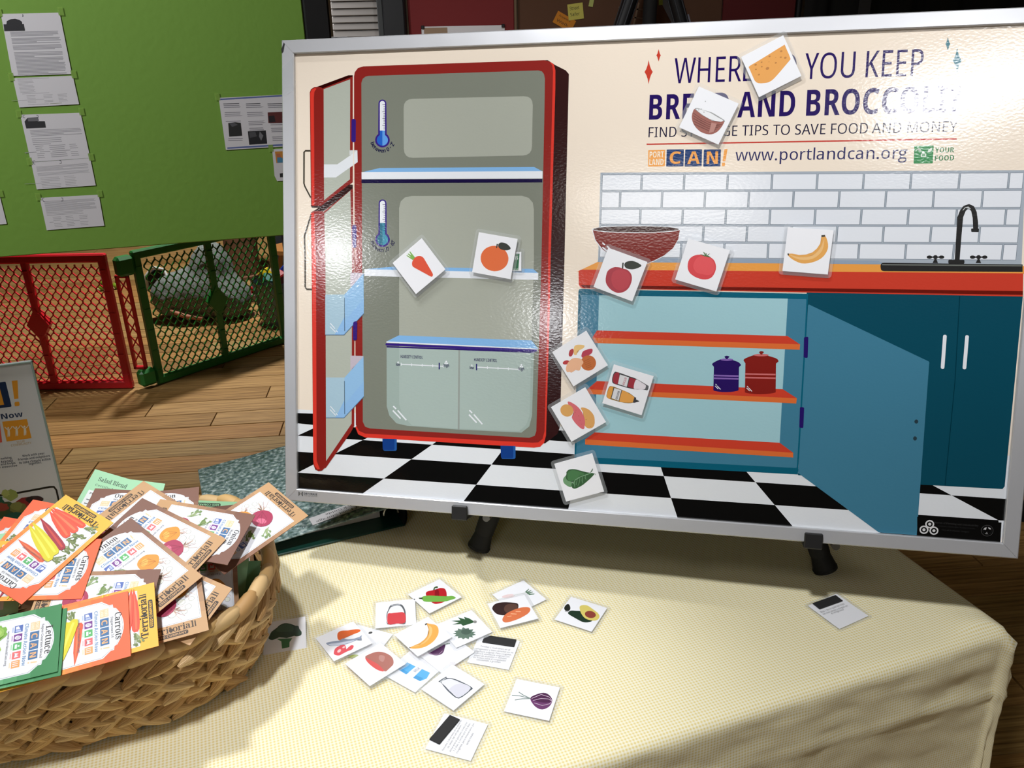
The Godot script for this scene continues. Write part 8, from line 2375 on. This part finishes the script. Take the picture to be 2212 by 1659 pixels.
const SHEET_DATA = [["a","tall typed sheet with a black photo, topmost on the green partition",[[14210778,1,-2637,7551,-959,7564,-983,5742,-2730,5738],
[10131614,2,-2496,7029,-1119,7038,-1119,7016,-2497,7008],
[10131614,2,-2498,6993,-1133,7002,-1134,6980,-2499,6972],
[10131614,2,-2500,6958,-1128,6965,-1128,6944,-2501,6936],
[10131614,2,-2501,6922,-1282,6928,-1282,6907,-2502,6900],
[10131614,2,-2505,6850,-1105,6857,-1105,6835,-2506,6828],
[10131614,2,-2506,6813,-1135,6821,-1135,6799,-2507,6792],
[10131614,2,-2508,6777,-1091,6785,-1091,6763,-2509,6756],
[10131614,2,-2510,6741,-1797,6745,-1798,6723,-2511,6719],
[10131614,2,-2512,6705,-1133,6712,-1133,6690,-2513,6683],
[10131614,2,-2515,6632,-1117,6639,-1117,6617,-2516,6611],
[10131614,2,-2517,6596,-1109,6603,-1109,6581,-2518,6574],
[10131614,2,-2519,6560,-1108,6566,-1109,6544,-2520,6538],
[10131614,2,-2520,6523,-1316,6529,-1316,6507,-2521,6501],
[10131614,2,-2525,6432,-1119,6438,-1119,6416,-2526,6410],
[10131614,2,-2526,6392,-1123,6398,-1123,6376,-2528,6370],
[10131614,2,-2528,6352,-1126,6358,-1126,6336,-2529,6330],
[10131614,2,-2530,6312,-1961,6314,-1962,6292,-2531,6290],
[10131614,2,-2532,6272,-1140,6277,-1140,6255,-2533,6250],
[10131614,2,-2534,6232,-1132,6237,-1132,6215,-2535,6210],
[10131614,2,-2536,6192,-1152,6196,-1152,6174,-2537,6170],
[10131614,2,-2538,6151,-1289,6156,-1289,6133,-2539,6129],
[10131614,2,-2540,6111,-1109,6116,-1110,6093,-2541,6089],
[10131614,2,-2542,6071,-1134,6075,-1134,6053,-2543,6049],
[10131614,2,-2544,6030,-1105,6035,-1105,6012,-2545,6008],
[10131614,2,-2546,5990,-1134,5994,-1135,5972,-2547,5968],
[10131614,2,-2548,5950,-1131,5953,-1131,5931,-2549,5927],
[10131614,2,-2549,5909,-1129,5913,-1129,5890,-2551,5887],
[10131614,2,-2551,5868,-1153,5872,-1154,5849,-2552,5846],
[10131614,2,-2553,5828,-1659,5830,-1659,5807,-2554,5806],
[10131614,2,-2555,5787,-1133,5790,-1134,5768,-2556,5765],
[2763308,2,-2631,7253,-2549,7252,-2517,7345,-2393,7396,-2267,7408,-2152,7371,-2092,7318,-2098,7245,-2054,7255,-2062,7055,-2654,7051],
[4210764,2,-2615,7537,-2648,7525,-2649,7464,-2623,7459,-2620,7475,-2634,7472,-2634,7522,-2615,7522],
[4210764,2,-2041,7514,-2026,7518,-2030,7470,-2047,7473,-2049,7458,-2016,7465,-2011,7525,-2037,7530]]],
["b","short typed sheet butted beneath the topmost sheet",[[14210778,1,-2733,5669,-966,5692,-960,4810,-2748,4779],
[10131614,2,-2612,5605,-2182,5611,-2182,5601,-2612,5595],
[10131614,2,-2612,5564,-2170,5570,-2170,5560,-2612,5554],
[10131614,2,-2613,5523,-2158,5530,-2158,5519,-2613,5513],
[10131614,2,-2614,5482,-2327,5486,-2327,5476,-2614,5472],
[10131614,2,-2614,5441,-2194,5447,-2194,5436,-2614,5430],
[10131614,2,-2615,5400,-2169,5406,-2169,5396,-2615,5389],
[10131614,2,-2615,5358,-2178,5365,-2178,5354,-2616,5348],
[10131614,2,-2616,5317,-2162,5324,-2162,5313,-2616,5306],
[10131614,2,-2617,5276,-2203,5282,-2203,5271,-2617,5265],
[10131614,2,-2617,5234,-2168,5241,-2168,5230,-2618,5224],
[10131614,2,-2611,5641,-1679,5653,-1679,5642,-2611,5630],
[10131614,2,-2565,5191,-1770,5203,-1770,5192,-2566,5180],
[10131614,2,-2461,5130,-2193,5134,-2193,5123,-2461,5119],
[10131614,2,-2461,5087,-2226,5091,-2226,5080,-2462,5076],
[10131614,2,-2462,5044,-2206,5048,-2206,5038,-2462,5034],
[10131614,2,-2463,5001,-2926,4994,-2926,4983,-2463,4991],
[10131614,2,-2463,4958,-2214,4963,-2214,4952,-2463,4948],
[10131614,2,-2464,4915,-2220,4919,-2220,4909,-2464,4905],
[10131614,2,-1966,5138,-1686,5142,-1686,5131,-1966,5127],
[10131614,2,-1966,5095,-1710,5099,-1710,5088,-1966,5084],
[10131614,2,-1966,5052,-1708,5056,-1708,5046,-1966,5042],
[10131614,2,-1967,5009,-2455,5001,-2455,4991,-1967,4999],
[10131614,2,-1967,4967,-1701,4971,-1701,4960,-1967,4956],
[10131614,2,-1967,4924,-1714,4928,-1714,4917,-1967,4913],
[10131614,2,-1538,5144,-1254,5149,-1254,5138,-1538,5134],
[10131614,2,-1538,5102,-1272,5106,-1272,5095,-1538,5091],
[10131614,2,-1538,5059,-1268,5063,-1268,5053,-1538,5048],
[10131614,2,-1538,5016,-1386,5019,-1386,5008,-1538,5006],
[10131614,2,-1538,4974,-1294,4978,-1294,4967,-1538,4963],
[10131614,2,-1538,4931,-1271,4935,-1271,4925,-1538,4920],
[10131614,2,-2482,4852,-1861,4863,-1861,4852,-2482,4842],
[7370800,2,-1825,4863,-1466,4870,-1466,4859,-1825,4853]]],
["c","typed sheet with a wide dark photo, third down the partition",[[14210778,1,-2773,4551,-973,4541,-970,3085,-2795,3050],
[10131614,2,-2602,4057,-1081,4061,-1081,4044,-2602,4039],
[10131614,2,-2602,4012,-1060,4018,-1060,4000,-2603,3995],
[10131614,2,-2603,3968,-1061,3974,-1061,3957,-2603,3950],
[10131614,2,-2604,3923,-1610,3928,-1610,3910,-2604,3905],
[10131614,2,-2604,3878,-1064,3887,-1064,3870,-2604,3860],
[10131614,2,-2605,3789,-1712,3795,-1712,3777,-2605,3771],
[10131614,2,-2606,3729,-1728,3736,-1728,3718,-2606,3711],
[10131614,2,-2607,3669,-1717,3677,-1717,3659,-2607,3651],
[10131614,2,-2608,3609,-2070,3614,-2070,3596,-2608,3590],
[10131614,2,-2554,3549,-2308,3552,-2308,3534,-2555,3531],
[10131614,2,-2555,3489,-2356,3491,-2356,3473,-2555,3470],
[10131614,2,-2556,3428,-2315,3431,-2316,3413,-2556,3410],
[10131614,2,-2557,3368,-2908,3363,-2908,3344,-2557,3350],
[10131614,2,-2557,3307,-2321,3311,-2321,3293,-2558,3289],
[10131614,2,-2558,3246,-2353,3250,-2353,3231,-2558,3228],
[10131614,2,-2559,3186,-2342,3189,-2342,3171,-2559,3167],
[10131614,2,-2140,3553,-1639,3559,-1639,3541,-2140,3536],
[10131614,2,-2141,3494,-1678,3499,-1678,3481,-2141,3476],
[10131614,2,-2141,3434,-1684,3440,-1684,3422,-2141,3416],
[10131614,2,-2142,3374,-2452,3369,-2452,3351,-2142,3355],
[10131614,2,-2142,3313,-1664,3321,-1664,3303,-2142,3295],
[10131614,2,-2143,3253,-1641,3261,-1641,3243,-2143,3235],
[10131614,2,-2143,3193,-1644,3201,-1644,3183,-2143,3174],
[10131614,2,-1522,3560,-1317,3563,-1317,3545,-1522,3543],
[10131614,2,-1522,3501,-1296,3504,-1296,3486,-1522,3483],
[10131614,2,-1522,3442,-1276,3445,-1276,3427,-1523,3424],
[10131614,2,-1523,3382,-2073,3374,-2073,3356,-1523,3364],
[10131614,2,-1523,3323,-1301,3326,-1301,3308,-1523,3305],
[10131614,2,-1523,3263,-1297,3267,-1297,3249,-1523,3245],
[10131614,2,-1523,3203,-1287,3207,-1287,3189,-1523,3185],
[3158066,2,-2695,4336,-2595,4436,-2366,4458,-2299,4332,-2093,4323,-2103,4117,-2693,4117],
[7105648,3,-2583,4449,-2270,4463,-2262,4344,-2393,4336,-2586,4340],
[4210764,3,-2651,4537,-2712,4521,-2701,4447,-2653,4443,-2649,4460,-2687,4460,-2698,4514,-2651,4520],
[4210764,4,-2304,4505,-2266,4506,-2261,4458,-2306,4459,-2309,4442,-2249,4448,-2252,4518,-2300,4523]]],
["d","typed sheet with a bracketed title, beneath the wide dark photo sheet",[[14210778,1,-2791,3035,-972,3077,-980,2167,-2819,2152],
[10131614,2,-2670,2885,-1089,2918,-1089,2907,-2670,2875],
[10131614,3,-2671,2857,-1079,2890,-1079,2879,-2671,2847],
[10131614,4,-2672,2829,-1069,2861,-1069,2850,-2672,2819],
[10131614,2,-2673,2801,-1872,2816,-1872,2806,-2673,2790],
[10131614,3,-2673,2773,-1093,2803,-1093,2792,-2674,2762],
[10131614,4,-2674,2745,-1098,2774,-1098,2763,-2675,2734],
[10131614,2,-2676,2674,-1086,2701,-1086,2690,-2677,2664],
[10131614,3,-2677,2639,-1110,2665,-1110,2654,-2678,2628],
[10131614,4,-2678,2604,-1070,2629,-1070,2618,-2679,2593],
[10131614,2,-2627,2516,-2284,2521,-2285,2510,-2627,2505],
[10131614,2,-2628,2464,-2267,2469,-2267,2458,-2629,2453],
[10131614,2,-2630,2412,-2273,2417,-2274,2406,-2630,2401],
[10131614,2,-2631,2360,-3143,2354,-3143,2344,-2632,2349],
[10131614,2,-2633,2308,-2305,2312,-2306,2301,-2633,2297],
[10131614,2,-2635,2256,-2294,2259,-2294,2249,-2635,2245],
[10131614,2,-2636,2204,-2301,2207,-2301,2196,-2636,2193],
[10131614,3,-2373,2519,-2057,2524,-2057,2513,-2374,2509],
[10131614,3,-2375,2467,-2029,2472,-2029,2461,-2375,2457],
[10131614,3,-2376,2415,-2044,2419,-2044,2409,-2376,2405],
[10131614,3,-2377,2363,-2635,2360,-2635,2349,-2378,2352],
[10131614,3,-2379,2311,-2033,2314,-2033,2304,-2379,2300],
[10131614,3,-2380,2259,-2043,2262,-2043,2251,-2380,2248],
[10131614,3,-2381,2206,-2058,2209,-2058,2198,-2382,2195],
[10131614,2,-1899,2526,-1582,2531,-1582,2520,-1899,2515],
[10131614,2,-1900,2474,-1541,2478,-1541,2468,-1901,2463],
[10131614,2,-1901,2421,-1585,2425,-1585,2414,-1902,2410],
[10131614,2,-1902,2368,-1539,2373,-1539,2362,-1903,2358],
[10131614,2,-1904,2316,-1577,2319,-1577,2308,-1904,2305],
[10131614,2,-1905,2263,-1581,2266,-1581,2255,-1905,2252],
[10131614,2,-1906,2210,-1545,2213,-1545,2202,-1906,2199],
[4210764,2,-2670,3102,-2733,3085,-2729,2978,-2679,2972,-2675,2990,-2713,2988,-2717,3080,-2670,3085],
[4210764,2,-1930,3043,-1892,3045,-1894,2958,-1939,2962,-1942,2944,-1879,2951,-1876,3055,-1926,3061]]],
["e","lowest typed sheet on the green partition, above the red gate",[[14210778,1,-2790,1864,-948,1850,-981,779,-2815,767],
[10131614,2,-2684,1740,-1106,1730,-1106,1718,-2685,1727],
[10131614,2,-2685,1707,-1129,1699,-1129,1686,-2685,1694],
[10131614,2,-2686,1675,-1085,1667,-1086,1654,-2686,1662],
[10131614,2,-2687,1642,-1669,1637,-1669,1625,-2687,1629],
[10131614,2,-2687,1610,-1131,1603,-1131,1590,-2688,1597],
[10131614,2,-2688,1577,-1116,1571,-1116,1558,-2688,1564],
[10131614,2,-2689,1544,-1129,1539,-1129,1526,-2689,1531],
[10131614,2,-2690,1512,-1300,1508,-1300,1495,-2690,1499],
[10131614,2,-2690,1479,-1101,1475,-1102,1462,-2691,1466],
[10131614,2,-2691,1446,-1112,1443,-1112,1430,-2691,1433],
[10131614,2,-2692,1414,-1102,1411,-1103,1398,-2692,1401],
[10131614,2,-2693,1359,-1540,1358,-1540,1345,-2694,1346],
[10131614,2,-2694,1315,-1575,1315,-1575,1302,-2695,1302],
[10131614,2,-2695,1271,-1555,1271,-1556,1258,-2696,1258],
[10131614,2,-2534,1195,-2279,1195,-2279,1182,-2534,1182],
[10131614,2,-2535,1140,-2277,1140,-2277,1127,-2535,1127],
[10131614,2,-2536,1085,-2315,1085,-2316,1072,-2537,1072],
[10131614,2,-2538,1030,-2669,1030,-2669,1016,-2538,1017],
[10131614,2,-2539,975,-2320,976,-2320,962,-2539,962],
[10131614,2,-2540,920,-2296,921,-2296,908,-2541,906],
[10131614,2,-2542,864,-2297,866,-2298,852,-2542,851],
[10131614,2,-2132,1195,-1907,1195,-1907,1182,-2133,1182],
[10131614,2,-2134,1141,-1900,1141,-1900,1128,-2134,1127],
[10131614,2,-2135,1086,-1892,1086,-1893,1073,-2136,1073],
[10131614,2,-2137,1031,-2252,1031,-2253,1018,-2137,1018],
[10131614,2,-2138,976,-1912,977,-1912,964,-2138,963],
[10131614,2,-2139,921,-1887,923,-1888,909,-2140,908],
[10131614,2,-2141,866,-1917,868,-1917,854,-2141,853],
[10131614,2,-1710,1196,-1437,1196,-1437,1183,-1710,1182],
[10131614,2,-1712,1141,-1458,1142,-1459,1129,-1712,1128],
[10131614,2,-1713,1087,-1465,1087,-1465,1074,-1713,1074],
[10131614,3,-1715,1032,-2311,1031,-2311,1017,-1715,1019],
[10131614,2,-1716,978,-1453,979,-1454,966,-1716,965],
[10131614,2,-1718,923,-1486,924,-1486,911,-1718,910],
[10131614,2,-1719,869,-1480,870,-1480,857,-1719,855],
[4210764,3,-2656,1864,-2719,1847,-2715,1736,-2665,1729,-2661,1747,-2699,1746,-2704,1841,-2655,1846],
[4210764,3,-2139,1810,-2101,1812,-2102,1722,-2148,1727,-2151,1708,-2088,1715,-2084,1821,-2135,1829]]],
["f","sheet corner at the left edge of the photo on the green partition",[[14210778,1,-4787,2052,-3972,2051,-3978,1072,-4893,1055],
[10131614,2,-4725,1861,-4159,1863,-4160,1851,-4726,1849],
[10131614,2,-4731,1795,-4159,1798,-4159,1786,-4732,1783],
[10131614,2,-4738,1729,-4169,1732,-4170,1721,-4739,1717],
[10131614,2,-4744,1663,-4289,1666,-4289,1654,-4745,1651],
[10131614,2,-4750,1597,-4158,1602,-4159,1590,-4751,1585],
[10131614,2,-4757,1530,-4155,1536,-4155,1524,-4758,1518],
[10131614,2,-4763,1464,-4153,1471,-4153,1459,-4764,1452],
[10131614,2,-4770,1397,-4247,1404,-4248,1392,-4771,1385],
[10131614,2,-4776,1331,-4179,1339,-4180,1327,-4777,1319],
[10131614,2,-4782,1264,-4179,1273,-4180,1261,-4784,1252]]],
["g","three column printed brochure with black photos beside the silver board",[[14210778,1,3437,4844,6031,4879,6069,3135,3417,3113],
[5592412,2,3557,4654,4086,4648,4074,4625,3552,4631],
[9078928,2,3564,4597,4086,4591,4072,4567,3551,4574],
[9078928,2,3567,4540,4126,4532,4071,4510,3551,4517],
[9078928,2,3571,4368,4098,4361,4066,4338,3549,4345],
[9078928,2,3564,4311,4072,4304,4064,4280,3549,4288],
[9078928,2,3556,4254,4153,4243,4063,4223,3549,4230],
[9078928,2,3559,4081,4047,4074,4058,4049,3547,4057],
[9078928,2,3562,3498,4035,3490,4041,3465,3543,3474],
[9078928,2,3548,3440,4007,3432,4039,3406,3542,3416],
[5592412,2,4310,4625,4769,4622,4796,4597,4291,4602],
[9078928,2,4304,4568,4762,4565,4795,4539,4291,4545],
[9078928,2,4295,4511,4890,4502,4794,4482,4291,4487],
[9078928,2,4295,4338,4854,4330,4791,4308,4292,4314],
[9078928,2,4300,4280,4863,4271,4790,4250,4292,4256],
[9078928,2,4306,4222,4883,4212,4788,4192,4292,4199],
[9078928,2,4307,4048,4862,4038,4785,4017,4292,4024],
[9078928,2,4309,3990,4882,3979,4784,3959,4293,3966],
[9078928,2,4302,3932,4746,3926,4783,3900,4293,3908],
[9078928,2,4307,3815,4763,3808,4781,3783,4293,3791],
[9078928,2,4309,3756,4791,3748,4780,3724,4293,3732],
[5592412,2,5023,4598,5667,4587,5650,4564,5016,4574],
[9078928,2,5021,4540,5633,4531,5650,4506,5017,4516],
[9078928,2,5039,4482,5625,4473,5649,4448,5017,4458],
[9078928,2,5024,4308,5700,4295,5648,4273,5020,4284],
[9078928,2,5033,3958,5731,3942,5646,3921,5024,3934],
[9078928,2,5040,3899,5629,3887,5645,3862,5025,3875],
[9078928,2,5035,3781,5618,3769,5644,3743,5026,3757],
[9078928,2,5046,3722,5727,3705,5644,3684,5027,3698],
[9078928,2,5046,3663,5614,3651,5644,3625,5028,3639],
[9078928,2,5037,3485,5659,3470,5642,3446,5030,3461],
[9078928,2,5046,3425,5653,3411,5642,3386,5031,3401],
[9078928,2,5036,3366,5645,3351,5641,3326,5031,3342],
[5925536,2,3483,4818,5773,4867,5767,4820,3485,4770],
[5925536,2,3473,3198,5574,3220,5566,3160,3476,3148],
[2894894,2,3626,4010,3856,4029,4045,4001,4032,3563,3593,3555],
[5658202,3,3658,3999,3829,4011,3939,3938,3737,3875],
[2500136,2,4238,3705,4848,3711,4838,3257,4224,3248],
[7829372,3,4638,3687,4741,3534,4644,3366,4590,3517],
[5000272,3,4267,3670,4489,3679,4517,3520,4276,3483],
[6040104,3,4989,4305,5705,4309,5660,3935,4968,3951],
[2760738,4,4998,4183,5197,4199,5218,3979,4999,3964]]],
["h","small white card with a child picture peeking past the silver board",[[14210778,1,4982,3055,5980,3067,6095,1925,5010,1943,4944,2127],
[13142072,2,5066,2970,5544,2970,5495,2568,5066,2571],
[12085836,3,5106,2893,5232,2896,5252,2733,5119,2715],
[5015208,4,5115,2766,5255,2758,5495,2568,5102,2580],
[3158068,2,5136,2205,5452,2212,5433,2059,5129,2067]]]]
